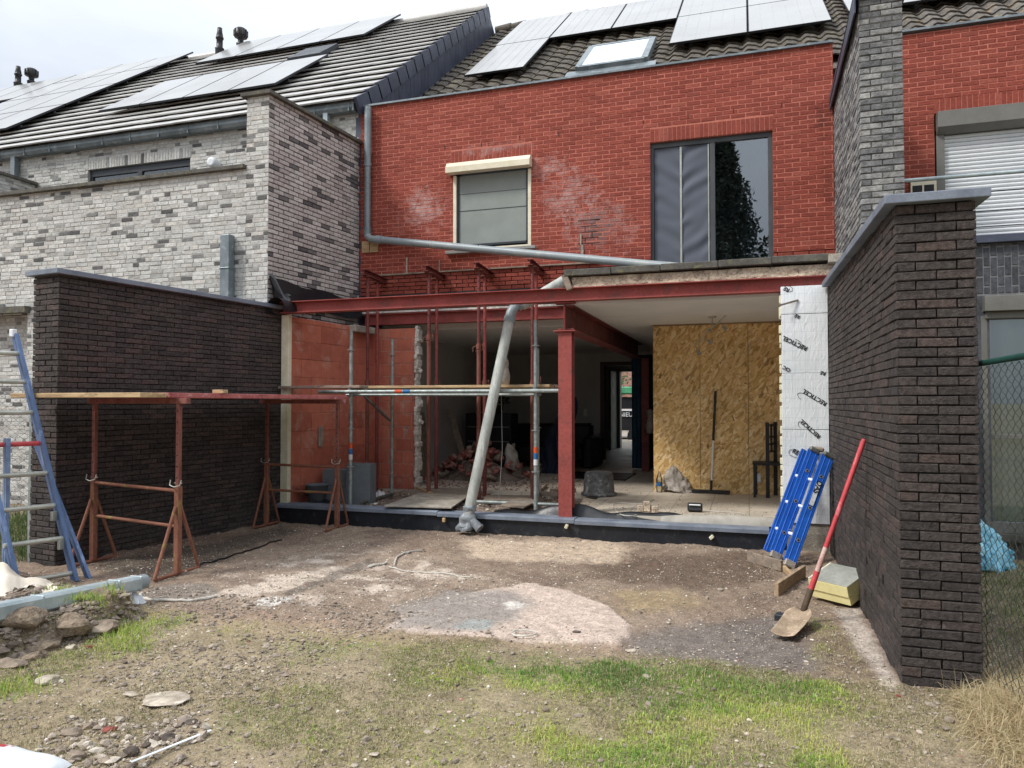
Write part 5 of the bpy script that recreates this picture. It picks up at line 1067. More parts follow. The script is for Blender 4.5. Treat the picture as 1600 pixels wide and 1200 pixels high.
# ================================================================== EXTENSION: KERB, FLOORS, STEEL
kb = thing('foundation_kerb', (-2.6, 8.3, 0), 'low black bitumen-coated foundation wall capped with a blue-grey profile across the opening', 'foundation wall')
b = MB(); b.bx(-5.86, .78, FY, FY + .15, -.1, .19); b.build('wall', 'bitumen_wall', kb)
b = MB()
def zc(x): return .245 - .03 * (x + 5.8) / 6
for (a, c) in ((-5.87, -3.6), (-3.597, -1.9), (-1.897, .2)):
    for (yo, yi, zo0, zo1) in ((FY - .035, FY + .17, -.05, .0),):
        b.prism([(a, yo, zc(a) - .055), (a, yi, zc(a) - .055), (a, yi, zc(a)), (a, yo + .03, zc(a)), (a, yo, zc(a) - .012)], (c - a, 0, 0))
soften(b.build('cap_profile', 'bluestone', kb), .003)
for i, u in enumerate((695, 886, 1112)):
    p = P(u, 812 if i == 0 else 822 if i == 1 else 839, Y=FY - .01); b = MB(); b.box((p.x, FY - .03, p.z), (.035, .05, .05), Matrix.Rotation(.4 * i, 3, 'Y'), 0, .005); o = b.build('mortar_blob' if i else 'wood_wedge', 'pir_edge' if i else 'wood_x', kb)
rf = MB()
rf.grid(lambda u, v: (-5.75 + 4.35 * u, 8.40 + 1.9 * v, .20 + .035 * noise.noise(Vector((u * 22, v * 11, 0))) + .015 * noise.noise(Vector((u * 80, v * 40, 1)))), 120, 60)
o = rf.build('rough_floor', 'rubble_floor'); tag(o, None, None, None, 'structure')
n = 5000; x = rng.uniform(-5.6, -1.5, n); y = rng.uniform(8.45, 10.6, n); k = rng.random(n) < .25 + .75 * (fbm(x, y, 2, 3, 4) > .5); x, y = x[k], y[k]
pebbles('rubble_dust', x, y, np.full(len(x), .205), np.clip(rng.lognormal(-4.3, .6, len(x)), .006, .06), rng.random(len(x)), 'crumbs of mortar and brick over the rough floor behind the kerb', 'debris', rockm)
n = 2200; x = rng.normal(-3.9, .9, n); y = rng.normal(11.0, .55, n); k = y > 10.3; x, y = x[k], y[k]
pebbles('brick_crumbs', x, y, np.full(len(x), .272), np.clip(rng.lognormal(-4.1, .5, len(x)), .006, .05), rng.random(len(x)), 'brick crumbs around the rubble heap on the tiled floor', 'debris', rock_mat('brick_crumb', [(0, hexc('6d4a42')), (.6, hexc('96736a')), (1, hexc('c2b2a6'))]))

n = 1500; x = rng.uniform(-1.9, .6, n); y = 8.5 + np.abs(rng.normal(0, .7, n)); k = (y < 10.85) & (rng.random(n) < .3 + .7 * (fbm(x, y, 3, 3, 7) > .52)); x, y = x[k], y[k]
pebbles('floor_crumbs', x, y, np.full(len(x), .271), np.clip(rng.lognormal(-4.7, .5, len(x)), .004, .03), rng.random(len(x)), 'crumbs and grit scattered over the tiled floor', 'debris', rockm)
# clay block walls
cw = thing('clay_block_wall', (-5.65, 9.4, .2), 'bare orange clay-block party wall with a return beside the opening, left of the props', 'block wall')
ca_ = Vector((-5.775, 8.40, .2)); cb_ = Vector((-5.54, 10.25, .2)); CU = (cb_ - ca_).normalized(); CN = Vector((CU.y, -CU.x, 0))
b = MB(); bricks(b, ca_, CU, CN, (cb_ - ca_).length, 2.5, .40, .238, .005, .004, jit=.002, seed=61, depth=.2)
b.build('side_wall', ['clay_block', 'clay_mortar'], cw)
b = MB(); bricks(b, (-5.55, HY - .06, .24), (1, 0, 0), (0, -1, 0), .70, 2.46, .25, .182, .010, .003, jit=.002, seed=62, depth=.2)
b.build('return_wall', ['clay_block', 'clay_joint'], cw)
b = MB(); random.seed(4); z = .27
while z < 2.72:
    h_ = random.uniform(.05, .14); w_ = random.uniform(.035, .075); b.box((-4.85 + w_ / 2 + .003, HY + random.uniform(-.03, .02), z + h_ / 2), (w_, .16, h_ * 1.05), Matrix.Rotation(random.uniform(-.12, .12), 3, 'Y'), 0, .012); z += h_
for (zz, ln, tl) in ((2.05, .07, .6), (1.55, .09, -.7), (1.28, .13, .5)): b.box((-4.77, HY - .03, zz), (ln, .02, .05), Matrix.Rotation(tl, 3, 'Y'), 0, .004)
b.build('broken_plaster_edge', 'plaster_edge', cw)
b = MB(); p = P(495, 690, Y=9.0); b.bx(-5.69, -5.66, 8.93, 9.0, .95, 1.22); b.build('mortar_patch', 'concrete', cw)
b = MB(); b.box((-5.65, 9.9, 2.66), (.35, .55, .10), CU.to_track_quat('Y', 'Z').to_matrix(), 0, .01); b.build('mortar_bed', 'concrete', cw)
ie = MB(); ie.prism([(-5.885, 8.33, .22), (-5.775, 8.33, .22), (-5.765, 8.395, .22), (-5.875, 8.395, .22)], (0, 0, 2.50)); o = soften(ie.build('cream_insulation_board', 'pir_edge', None, (-5.83, 8.36, .22), label='cream edge of an upright insulation board between dark wall and orange clay blocks', cat='insulation board'), .006)
b = MB()
# membrane flap and black drain hose above the left wall end
ep = [P(400, 462, Y=8.12), P(425, 472, Y=8.16), P(440, 474, Y=8.10)]
fm = thing('roof_membrane', (-5.9, 9.0, 2.8), 'loose black roofing membrane hanging along the foot of the grey side wall', 'membrane')
b.grid(lambda u, v: tuple(Vector((pa.x + (pb.x - pa.x) * u + .03 + .02 * math.sin(u * 9) * (1 - v) + (1 - v) * .05, 8.28 + 2.0 * u, 2.86 + .35 * v * (1 - .15 * u) + .02 * math.sin(u * 14)))), 40, 8)
b.build('upstand', 'bitumen', fm)
b = MB(); b.grid(lambda u, v: (-6.02 + .30 * u + .04 * math.sin(v * 6), 8.20 + .12 * v, 2.92 + .33 * (1 - u) * (1 - v * .3) + .05 * math.sin(u * 5 + v * 3)), 14, 10); b.build('folded_flap', 'bitumen', fm)
b = MB(); b.grid(lambda u, v: (-5.82 + 1.15 * u, 8.42 + .1 * v + .3 * u, 2.885 + .05 * (1 - u) * math.sin(u * 3) + .02 * v), 20, 4); b.build('pale_underside', 'membrane_grey', fm)
b = MB(); r_ = .135; c0 = P(430, 471, Y=8.05)
b.grid(lambda u, v: (c0.x + r_ * math.cos(math.pi * (u * 1.25 - .1)) * 1.0, c0.y + .45 * v, c0.z - .08 + r_ * math.sin(math.pi * (u * 1.25 - .1))), 22, 4); b.build('curled_sheet', 'bitumen', fm)

# steel
def steel(name, label, cat, parts, loc):
    t = thing(name, loc, label, cat); 
    for nm, fn, mt in parts:
        q = MB(); fn(q); q.build(nm, mt, t)
    return t
q = MB(); q.ibeam((-5.86, 8.335, 2.811), (.83, 8.335, 2.811), .152, .15, .007, .010); q.build('steel_beam', 'primer', None, (-2.5, 8.335, 2.8), label='long red-primed steel beam across the front, carrying the old roof slab', cat='steel beam')
q = MB(); q.ibeam((-5.75, HY + .02, 2.855), (-2.13, HY + .02, 2.855), .17, .14, .007, .010); q.build('steel_beam', 'primer', None, (-3.9, HY, 2.8), label='second red steel beam behind the props, under the raked brickwork', cat='steel beam')
q = MB(); q.bx(-5.8, -2.1, HY - .02, HY + .12, 2.955, 2.985); q.bx(-5.8, -2.1, HY - .0, HY + .3, 2.99, 3.12, 1); q.build('broken_ceiling_edge', ['plaster_edge', 'black_metal'], rh)
q = MB(); q.ibeam((-2.03, 8.36, 2.553), (-2.03, 14.3, 2.553), .285, .20, .009, .015); q.build('steel_beam', 'primer_dark', None, (-2.03, 11, 2.5), label='deep dark red steel beam running back into the house from the red column', cat='steel beam')
t = thing('steel_column', (-2.03, 8.40, .2), 'red-primed steel column standing on the kerb under the front beam', 'steel column')
q = MB(); q.ibeam((-2.03, 8.41, .12), (-2.03, 8.41, 2.385), .15, .16, .008, .011, up=(0, 1, 0)); q.build('shaft', 'primer', t)
q = MB(); q.bx(-2.16, -1.90, 8.30, 8.52, 2.386, 2.40); q.bx(-2.15, -1.91, 8.30, 8.45, 2.712, 2.728); q.bx(-2.034, -2.026, 8.30, 8.36, 2.40, 2.71); soften(q.build('head_plate', 'primer', t), .002)
q = MB(); q.ibeam((-1.86, 14.1, .27), (-1.86, 14.1, 2.41), .14, .14, .008, .011, up=(0, 1, 0)); q.build('steel_column', 'primer_dark', None, (-1.86, 14.1, .27), label='dark red steel post deep inside the room beside the teal sheet', cat='steel column')

ordn = ['leftmost', 'second from the left', 'third from the left', 'rightmost']
def prop(x, y, zt, label, seed, split=1.75):
    rg = random.Random(seed); t = thing('steel_prop', (x, y, .22), label, 'steel prop', 'rusty red props under the raked brickwork')
    q = MB(); q.tube([(x, y, .235), (x, y, split)], .029, 12); q.build('outer_tube', 'primer_dark' if seed % 2 else 'rust', t)
    q = MB(); q.tube([(x, y, split - .02), (x, y, zt - .01)], .0235, 12)
    for k in range(14): z = split + .10 + k * .1; q.bx(x - .006, x + .006, y - .0245, y - .022, z - .006, z + .006, 1)
    q.build('inner_tube', ['primer' if seed % 2 else 'primer_dark', 'ink'], t)
    q = MB(); q.tube([(x, y, split - .05), (x, y, split + .03)], .037, 12); q.tube([(x - .036, y, split), (x - .075, y - .03, split - .02), (x - .075, y - .03, split - .09)], .005, 6); q.tube([(x + .036, y, split), (x + .07, y - .03, split + .03), (x + .075, y - .03, split - .06), (x - .03, y - .05, split - .08)], .0045, 6); q.build('collar', 'rust', t)
    q = MB(); q.bx(x - .07, x + .07, y - .07, y + .07, .222, .232); q.build('foot_plate', 'rust', t)
    q = MB(); q.bx(x - .07, x + .07, y - .07, y + .07, zt - .009, zt); q.build('head_plate', 'rust', t)
for i, (uf, ub) in enumerate(((574, 589), (670, 682), (748, 757.5), (832, 838))):
    pf = P(uf, 600, Y=9.60); pb_ = P(ub, 600, Y=10.10)
    prop(pf.x, 9.60, 3.41, f'red steel prop, {ordn[i]} in the front row, under a needle end', i * 2, (1.85, 2.50, 2.35, 1.8)[i])
    prop(pb_.x, 10.10, 3.41, f'red steel prop, {ordn[i]} in the rear row, close to the brickwork', i * 2 + 1, (1.80, 1.86, 1.86, 1.9)[i])
    x = (pf.x + pb_.x) / 2 - .0
    q = MB(); a = Vector((pf.x, 9.47, 3.455)); c = Vector((pb_.x + .02, HY + .05, 3.455)); q.ibeam(a, c, .08, .08, .006, .008)
    q.build('needle_beam', 'primer_dark', None, tuple(a), label=f'short steel needle beam {("at the left end beside the grey wall", "below the left edge of the small window", "below the middle of the small window", "at the right end beside the roof slab")[i]}', cat='needle beam', group='needle beams carrying the brickwork')

# ================================================================== SCAFFOLD
sf = thing('scaffold', (-3.7, 9.0, .2), 'light galvanised tube scaffold with planks inside the opening, in front of the red props', 'scaffold')
def std(u, Yd, vt, tape=None):
    p = P(u, 600, Y=Yd); zt = P(u, vt, Y=Yd).z; x = p.x
    q = MB(); q.tube([(x, Yd, .22), (x, Yd, zt)], .0242, 12); q.tube([(x, Yd, zt - .3), (x, Yd, zt + .0)], .019, 10); s = q.build('standard', 'galv', sf)
    for z in (.72, 1.22, 1.75, 2.25):
        if z < zt - .1: q = MB(); q.tube([(x, Yd, z - .005), (x, Yd, z + .005)], .052, 12); q.build('rosette', 'galv', s)
    if tape:
        for k, mtn in enumerate(('tape_orange', 'tape_blue', 'tape_white')): q = MB(); q.tube([(x, Yd, tape - k * .075), (x, Yd, tape - k * .075 - .07)], .0262, 12); q.build('marking_tape', mtn, s)
    return x
xa = std(548.5, 8.55, 517, 1.03); xb = std(837, 8.60, 500, 1.02); xc = std(613, 9.57, 530); xd = std(840, 9.62, 545)
def tb(name, p0, p1, r=.0242, mt='galv', parent=None): q = MB(); q.tube([p0, p1], r, 12); return q.build(name, mt, parent or sf)
l0 = tb('ledger', (P(500, 613, Y=8.53).x, 8.50, 1.70), (xb + .32, 8.56, 1.70)); tb('ledger', (xa - .1, 8.60, 1.66), (xb + .05, 8.66, 1.655), .017); tb('ledger', (xc, 9.57, 1.70), (xd, 9.62, 1.70))
for k, (xx, mtn) in enumerate(((-4.30, 'tape_orange'), (-4.19, 'tape_blue'))): q = MB(); q.tube([(xx, 8.512, 1.70), (xx + .09, 8.514, 1.70)], .0262, 12); q.build('marking_tape', mtn, l0)
tb('transom', (xa, 8.5, 1.72), (xc, 9.62, 1.72)); tb('transom', (xb, 8.55, 1.72), (xd, 9.65, 1.72)); tb('brace', (xc + .0, 9.5, 1.30), (xc - .42, 9.5, 1.66), .02, 'galv_dark')
tb('ledger', (-3.5, 9.0, .27), (-2.25, 9.05, .27), .0242, 'galv')
for (k, (ya, yb2, xs, xe, z)) in enumerate(((8.20, 8.42, -5.86, -4.62, 1.742), (8.62, 8.86, -5.35, -2.30, 1.745), (8.9, 9.15, -5.2, -2.25, 1.747), (9.2, 9.45, -5.3, -2.3, 1.745))):
    q = MB(); q.box(((xs + xe) / 2, (ya + yb2) / 2, z + .017), (xe - xs, yb2 - ya - .01, .034), Matrix.Rotation((-.05, .02, -.01, .012)[k], 3, 'Z'), 0, .004)
    q.build('scaffold_plank', ('wood_grey', 'wood_x', 'wood_grey', 'wood_x')[k], None, ((xs + xe) / 2, (ya + yb2) / 2, z), label=('short grey plank sticking out left past the orange block wall', 'front plank of the scaffold deck, nearest the pvc pipe', 'middle plank of the scaffold deck', 'rear plank of the scaffold deck')[k], cat='plank', group='planks on the scaffold')
q = MB(); p = P(789, 604, Y=8.75); 
q.lathe((p.x, 8.75, 1.782), [(.001, 0), (.055, .0), (.06, .1), (.045, .19), (.038, .22), (.05, .27), (.045, .32), (.02, .35), (.001, .355)], 14)
o = q.build('wrapped_bag', 'plastic_grey', None, (p.x, 8.75, 1.78), label='small white wrapped bag standing on the scaffold deck beside the pvc pipe', cat='bag'); 
dmod = o.modifiers.new('rumple', 'DISPLACE'); tx = bpy.data.textures.new('rumple', 'CLOUDS'); tx.noise_scale = .06; dmod.texture = tx; dmod.strength = .03; dmod.mid_level = .5
q = MB(); x9 = P(783, 600, Y=8.9).x; q.tube([(x9, 8.9, 1.75), (x9 + .01, 8.92, .95), (x9 - .03, 8.9, .3)], .0035, 5); q.build('cord', 'pale_sill', None, (x9, 8.9, 1.75), label='thin pale cord hanging down behind the leaning pvc pipe', cat='cord')

# ================================================================== LEANING PVC PIPE
pv = thing('drain_pipe', (-3.15, 8.12, 0), 'long dusty grey pvc drain pipe leaning through the opening, foot wrapped in plastic', 'pipe')
top_ = P(797, 496, Y=8.62); bot = P(732, 802, Y=8.16); q = MB(); q.tube([bot + (bot - top_) * .02, top_], .0635, 20); q.build('pipe', 'pvc_dirty', pv)
q = MB(); d1 = (top_ - bot).normalized(); j1 = P(885, 436, Y=8.95); j0 = P(815, 478, Y=8.75); j0.z -= 0.0
q.tube([top_ - d1 * .06, top_ - d1 * .0], .074, 20); q.tube([top_, top_ + d1 * .06, (top_ + d1 * .12 + (j0 - top_) * .35), j0], .064, 20); q.build('elbow', 'pvc_grey', pv)
q = MB(); q.tube([j0, j1], .064, 20); q.build('upper_pipe', 'pvc_dirty', pv)
q = MB()
dn = -d1
def wrapf(u, v):
    a = u * 2 * math.pi; r = .07 + .012 * math.sin(v * 16) + .018 * math.sin(a * 3 + v * 5) * v + .03 * v; c = bot + dn * (-.10 + .30 * v)
    return (c.x + r * math.cos(a), c.y + r * math.sin(a) * .9, max(c.z + .008 * math.sin(a * 5), .01))
q.grid(wrapf, 28, 14); wr = q.build('plastic_wrap', 'wrap', pv); 
q = MB(); q.tube([bot + Vector((.03, -.02, -.06)), bot + Vector((.15, -.05, -.155))], [.05, .052], 16); q.tube([bot + Vector((.15, -.05, -.155)), bot + Vector((.165, -.053, -.167))], [.058, .058], 16); q.build('side_branch', 'wrap', pv)
q = MB(); q.tube([bot + dn * -.07, bot + dn * -.055], .082, 16); q.tube([bot + dn * .15, bot + dn * .17], .095, 16); q.build('wrapping_cord', 'pvc_grey', pv)

# ================================================================== OBJECTS BEHIND THE KERB
FL = .27
def place(name, mt, label, cat, loc, fn, soft=.0):
    q = MB(); fn(q); o = q.build(name, mt, None, loc, label=label, cat=cat)
    if soft: soften(o, soft)
    return o
place('foam_block', 'block_grey', 'larger grey lightweight block standing behind the trestle post', 'building block', (-4.86, 8.75, .2), lambda q: q.box((-4.98, 8.86, .2 + .27), (.34, .22, .54), .1), .006)
place('foam_block', 'block_grey', 'lower grey lightweight block stack left of the taller block', 'building block', (-5.4, 8.9, .2), lambda q: (q.box((-5.33, 8.92, .2 + .115), (.40, .24, .22), .1), q.box((-5.35, 8.93, .2 + .34), (.40, .24, .22), .12)), .006)
bk_ = thing('bucket', (-5.56, 8.62, .2), 'dusty grey builder bucket behind the left end of the kerb', 'bucket')
q = MB(); q.lathe((-5.50, 8.60, .22), [(.001, 0), (.105, 0), (.145, .24), (.155, .24), (.155, .25), (.138, .25), (.10, .01)], 24); q.build('body', 'block_grey', bk_)
q = MB(); q.tube([(-5.50 + .15 * math.cos(a), 8.60 - .15 * math.sin(a), .45 - .08 * math.sin(a)) for a in [math.pi * k / 10 for k in range(11)]], .004, 6); q.build('handle', 'wire', bk_)
place('membrane_sheet', 'bitumen', 'black plastic sheet heaped in the corner behind the bucket', 'plastic sheet', (-5.5, 8.6, .2), lambda q: q.grid(lambda u, v: (-5.74 + .75 * u, 8.43 + .25 * v, .21 + .22 * (1 - u) ** 2 * (1 - .5 * v) + .02 * math.sin(u * 9 + v * 4)), 16, 8))
def tubf(q):
    q.lathe((-1.99, 10.15, .275), [(.001, .325), (.14, .325), (.175, .315), (.195, .29), (.215, .06), (.225, .04), (.245, .035), (.25, .015), (.245, .0), (.22, .0), (.205, .03), (.18, .28), (.001, .30)], 32)
mt_ = place('mortar_tub', 'tub', 'black rubber mortar tub turned upside down, right of the red column', 'tub', (-1.99, 10.15, .27), tubf)
# boards lying on the rough floor
for i, (pts, mtn, lab, z) in enumerate((
    (((600, 792), (705, 795), (735, 775), (655, 772)), 'concrete', 'pale speckled board lying behind the kerb left of the pvc pipe', .27),
    (((782, 791), (818, 795), (842, 783), (808, 779)), 'wood_grey', 'small brownish board lying between pvc pipe and scaffold post', .27),
    (((640, 775), (745, 777), (752, 764), (652, 764)), 'wood_grey', 'wide worn board lying under the red props', .262),
    (((755, 783), (830, 783), (835, 776), (760, 775)), 'wood_grey', 'brown plank lying behind the pvc pipe foot', .255))):
    pp = [P(u, v, Z=z) for u, v in pts]; q = MB(); q.prism(pp, (0, 0, .018)); c = sum(pp, Vector()) / 4; soften(q.build('floor_board', mtn, None, tuple(c), label=lab, cat='board'), .003)
place('timber_offcut', 'wood_x', 'short light timber batten on the floor below the return wall', 'batten', tuple(P(663, 768, Z=.28)), lambda q: q.bar(P(652, 762, Z=.29), P(674, 771, Z=.29), .05, .025), .002)
place('wood_curb', 'wood_grey', 'low wooden box edge lying left of the red column', 'timber', tuple(P(850, 765, Z=.27)), lambda q: (q.bar(P(842, 771, Z=.30), P(872, 772, Z=.30), .03, .06), q.bar(P(838, 776, Z=.30), P(853, 758, Z=.30), .03, .06)), .002)
place('wood_curb', 'wood_grey', 'small dark timber step behind the foot of the red column', 'timber', tuple(P(885, 770, Z=.27)), lambda q: q.bar(P(862, 768, Z=.30), P(897, 766, Z=.30), .12, .07), .002)
place('loose_tube', 'galv_dark', 'dull scaffold tube lying on the floor right of the grey blocks', 'tube', tuple(P(592, 778, Z=.25)), lambda q: q.tube([P(563, 786, Z=.25), P(613, 772, Z=.25)], .022, 10))
place('crumpled_paper', 'cloth_white', 'crumpled white paper beside the lying scaffold tube', 'paper', tuple(P(592, 772, Z=.25)), lambda q: q.grid(lambda u, v: tuple(P(583 + 20 * u, 776 - 6 * v, Z=.25) + Vector((0, 0, .06 * math.sin(u * 3.1) * math.sin(v * 3.1) + .015 * math.sin(u * 17)))), 12, 6))
# black membrane and curled sheet along the kerb on the right
me_ = thing('floor_membrane', (-.8, 8.6, .2), 'black membrane sheet with grey underside curling up behind the kerb', 'membrane')
def mem(u, v):
    x = -2.95 + 3.1 * u; y = 8.44 - .0 * v + .12 * v; h = .03 + .115 * math.exp(-((x + 1.98) / .36) ** 2) + .05 * math.exp(-((x + 1.1) / .35) ** 2) + .04 * math.exp(-((x + .3) / .6) ** 2) + .012 * math.sin(x * 13)
    return (x, y + .02 * math.sin(u * 11), .225 + h * math.sin(v * 2.4))
q = MB(); q.grid(mem, 80, 8); q.build('black_sheet', 'bitumen', me_)
q = MB(); q.grid(lambda u, v: (-.95 + 1.25 * u, 8.43 + .16 * v - .02, .262 + (.012 + .11 * u * (1.3 - u)) * math.sin(v * 3.0) ** .8 if v > 0 else .225), 30, 10); q.build('curled_underside', 'membrane_grey', me_)
q = MB(); q.prism([P(905, 790, Z=.22), P(985, 800, Z=.22), P(990, 790, Z=.27), P(912, 778, Z=.27)], (0, .03, .0)); q.build('screed_edge', 'rough_screed', me_)
# little stack of pale blocks, floodlight, cables
pbk = thing('pale_block_stack', tuple(P(1012, 800, Z=FL)), 'small stack of pale cement spacer blocks on the tile edge', 'spacer blocks'); c = P(1012, 800, Z=FL); c.z = FL
for k, (dx, dz, tz) in enumerate(((-.085, .04, .1), (0, .045, -.1), (.08, .035, .3), (-.01, .105, .2))): q = MB(); q.box((c.x + dx, c.y, FL + dz), (.075, .07, .075 if k < 3 else .04), Matrix.Rotation(tz, 3, 'Z'), 0, .006); q.build('block', 'rough_screed', pbk)
fl_ = P(1086, 800, Z=FL); fd_ = thing('floodlight', (fl_.x, fl_.y, FL), 'small black work floodlight on the tiles', 'floodlight')
q = MB(); q.box((fl_.x, fl_.y, FL + .055), (.17, .07, .10), Matrix.Rotation(-.35, 3, 'X'), 0, .012); q.build('housing', 'black_plastic', fd_); q = MB(); q.box((fl_.x, fl_.y - .035, FL + .085), (.13, .045, .012), Matrix.Rotation(-.35, 3, 'X')); q.build('lens', 'cloth_white', fd_)
def cable(name, px, label, r=.006, z=None, mt='cord'):
    pts = [P(u, v, Z=FL + r if z is None else z) for u, v in px]; sm_ = []
    for i in range(len(pts) - 1):
        p0, p1, p2, p3 = pts[max(i - 1, 0)], pts[i], pts[i + 1], pts[min(i + 2, len(pts) - 1)]
        for k in range(6): t = k / 6; sm_.append(0.5 * ((2 * p1) + (p2 - p0) * t + (2 * p0 - 5 * p1 + 4 * p2 - p3) * t * t + (3 * p1 - p0 - 3 * p2 + p3) * t ** 3))
    sm_.append(pts[-1]); q = MB(); q.tube(sm_, r, 6)
    if z is not None and z < .1: q.v = [(x, y, zz + gz(x, y)) for x, y, zz in q.v]
    return q.build(name, mt, None, tuple(pts[0]), label=label, cat='cable' if z is None else 'cord')
cable('cable', [(1096, 797), (1120, 799), (1150, 801), (1163, 803), (1162, 808)], 'white cable running right from the black floodlight')
cable('cable', [(1000, 803), (985, 806), (968, 803), (958, 792), (962, 786), (980, 786), (1005, 787), (1022, 780)], 'white cable looped left of the pale block stack')
cable('cord', [(616, 880), (622, 869), (640, 862), (658, 858)], 'pale hose arc lying on the soil just left of the pvc pipe foot', .010, .012)
cable('cord', [(575, 883), (590, 881), (604, 877)], 'short pale hose end lying left of the hose arc', .012, .012)
cable('cord', [(608, 884), (640, 891), (690, 898), (735, 904)], 'thin pale cord lying on the soil below the hose arc', .006, .008)
cable('cord', [(222, 925), (220, 930), (240, 936), (280, 939), (310, 937), (338, 931)], 'white hoop edge half buried in the soil right of the lying downpipe', .012, .012)
cable('cord', [(800, 992), (806, 995), (822, 996), (836, 993), (837, 990), (825, 987), (806, 988), (800, 991)], 'white ring lying on the smooth pale patch', .006, .02)
cable('cable', [(300, 890), (330, 878), (370, 866), (410, 852), (440, 842)], 'black cable lying along the foot of the left dark wall', .008, .012, 'black_plastic')
cable('cable', [(1042, 760), (1060, 772), (1072, 776)], 'thin pale wire by the plastic sack', .004)
# rubble heap
random.seed(21); hc = P(722, 752, Z=FL); hx, hy = hc.x + .15, hc.y + .45
for k in range(150):
    r = abs(random.gauss(0, .5)) ; a = random.random() * 6.283; x = hx + 1.05 * r * math.cos(a); y = hy + .55 * r * math.sin(a)
    z = FL + max(0, .60 * (1 - r / .95)) * random.uniform(.85, 1.05) + .03; L = random.choice((.19, .12, .09, .16, .07))
    import mathutils
    e = mathutils.Euler((random.uniform(-.7, .7), random.uniform(-.7, .7), random.random() * 3.1)).to_matrix(); q = MB(); q.box((x, y, z), (L, .09, .055), e, 0, .008)
    q.v = [(vx + random.uniform(-.006, .006), vy + random.uniform(-.006, .006), vz + random.uniform(-.006, .006)) for vx, vy, vz in q.v]
    q.build('rubble_brick', random.choice(('rubble_brick', 'rubble_brick', 'broken_red', 'stone_mid')), None, (x, y, z), label='dusty broken red brick in the rubble heap behind the props', cat='broken brick', group='broken bricks of the rubble heap')
q = MB(); q.lathe((hx, hy, FL - .02), [(.8, 0), (.65, .06), (.42, .2), (.2, .33), (.001, .38)], 24, 0, 1.0, .55); q.build('rubble_core', M['rubble_floor'], None, (hx, hy, FL), label='dusty mortar debris filling the inside of the rubble heap', cat='debris', kind='stuff')
sb = P(769, 705, Z=.8); 
place('rubble_sack', 'plastic_grey', 'pale sack standing on the right side of the rubble heap', 'sack', (hx + .45, hy + .2, .6), lambda q: q.grid(lambda u, v: (hx + .52 + .02 * math.sin(v * 6) + (.13 - .06 * v) * (1 + .35 * noise.noise(Vector((2 * math.cos(u * 6.283), 2 * math.sin(u * 6.283), v * 4)))) * math.cos(u * 6.283), hy + .1 + (.12 - .06 * v) * (1 + .35 * noise.noise(Vector((3 * math.cos(u * 6.283), 2 * math.sin(u * 6.283), v * 5)))) * math.sin(u * 6.283), .45 + .40 * v + .03 * math.sin(u * 12)), 28, 14))
place('leaning_board', 'wood_grey', 'narrow board leaning against the dark room wall behind the props', 'board', (-5.0, 12.6, FL), lambda q: q.bar((-4.75, 12.3, FL), (-5.4, 12.9, 1.45), .12, .02))
place('leaning_board', 'wood_grey', 'wide dark board leaning left of the narrow board inside the room', 'board', (-5.45, 11.8, FL), lambda q: q.bar((-5.35, 11.7, FL), (-5.5, 11.75, 1.4), .5, .02, up=(1, 0, 0)))

# OSB partition
ob = thing('osb_partition', (-.4, 10.95, FL), 'large chipboard partition closing off the room behind the tiled floor', 'partition')
for (a, c) in ((-1.325, -.663), (-.657, -.003), (.003, .64)):
    q = MB(); q.bx(a, c, 10.90, 10.918, FL + .002, 2.675); q.build('board', 'osb', ob)
q = MB(); q.bx(-1.325, -1.26, 10.919, 10.99, FL, 2.69); q.bx(-.69, -.64, 10.919, 10.99, FL, 2.69); q.bx(-1.33, .62, 10.92, 10.98, 2.676, 2.698); q.build('stud', 'wood_x', ob)
b = MB(); b.bx(-1.33, .62, 11.0, 11.1, FL, 2.7); b.build('hall_wall', 'plaster_dirty', rh)
br = thing('squeegee_broom', (-.5, 10.8, FL), 'wide black floor squeegee with black and white handle leaning on the chipboard', 'squeegee')
bb = P(1111, 768, Z=FL); tt = P(1118, 611, Y=10.87); q = MB(); m_ = bb.lerp(tt, .5); bb = P(1111, 768, Y=10.80); bb2 = Vector((bb.x, 10.80, FL + .05)); q.tube([bb2, bb2.lerp(tt, .10)], .018, 10); q.build('socket', 'black_plastic', br)
q = MB(); q.tube([bb2.lerp(tt, .08), bb2.lerp(tt, .5)], .0125, 10); q.build('handle', 'cloth_white', br); q = MB(); q.tube([bb2.lerp(tt, .5), tt], .017, 10); q.build('grip', 'black_plastic', br)
q = MB(); q.box((bb.x, 10.79, FL + .032), (.52, .06, .05), -.05, 0, .01); q.build('head', 'black_plastic', br)
# sack, bottle
sp_ = P(1060, 768, Z=FL)
def sack(q):
    def f(u, v):
        a = u * 2 * math.pi; w_ = (.15 * (1 - v) ** .6 + .035) * (1 + .12 * math.sin(a * 3 + v * 7) + .45 * noise.noise(Vector((3 * math.cos(a), 3 * math.sin(a), 6 * v)))); c = sp_.x - .06 * v * 1.3
        return (c + w_ * math.cos(a), sp_.y - .10 + .13 * v + w_ * .6 * math.sin(a), FL + .02 + .42 * v + .02 * math.sin(a * 2))
    q.grid(f, 60, 34)
place('plastic_sack', 'plastic_grey', 'slumped grey dusty plastic sack against the chipboard', 'sack', (sp_.x, sp_.y, FL), sack)
bt = P(1028, 760, Y=10.78); bo_ = thing('bottle', (bt.x, bt.y, FL), 'clear plastic bottle with blue label at the left end of the chipboard', 'bottle')
q = MB(); q.lathe((bt.x + .02, bt.y, FL), [(.001, 0), (.042, 0), (.045, .02), (.045, .19), (.02, .26), (.015, .28), (.015, .30)], 16); q.build('body', 'clear', bo_); q = MB(); q.lathe((bt.x + .02, bt.y, FL), [(.046, .09), (.046, .14)], 16); q.build('label', 'tape_blue', bo_)
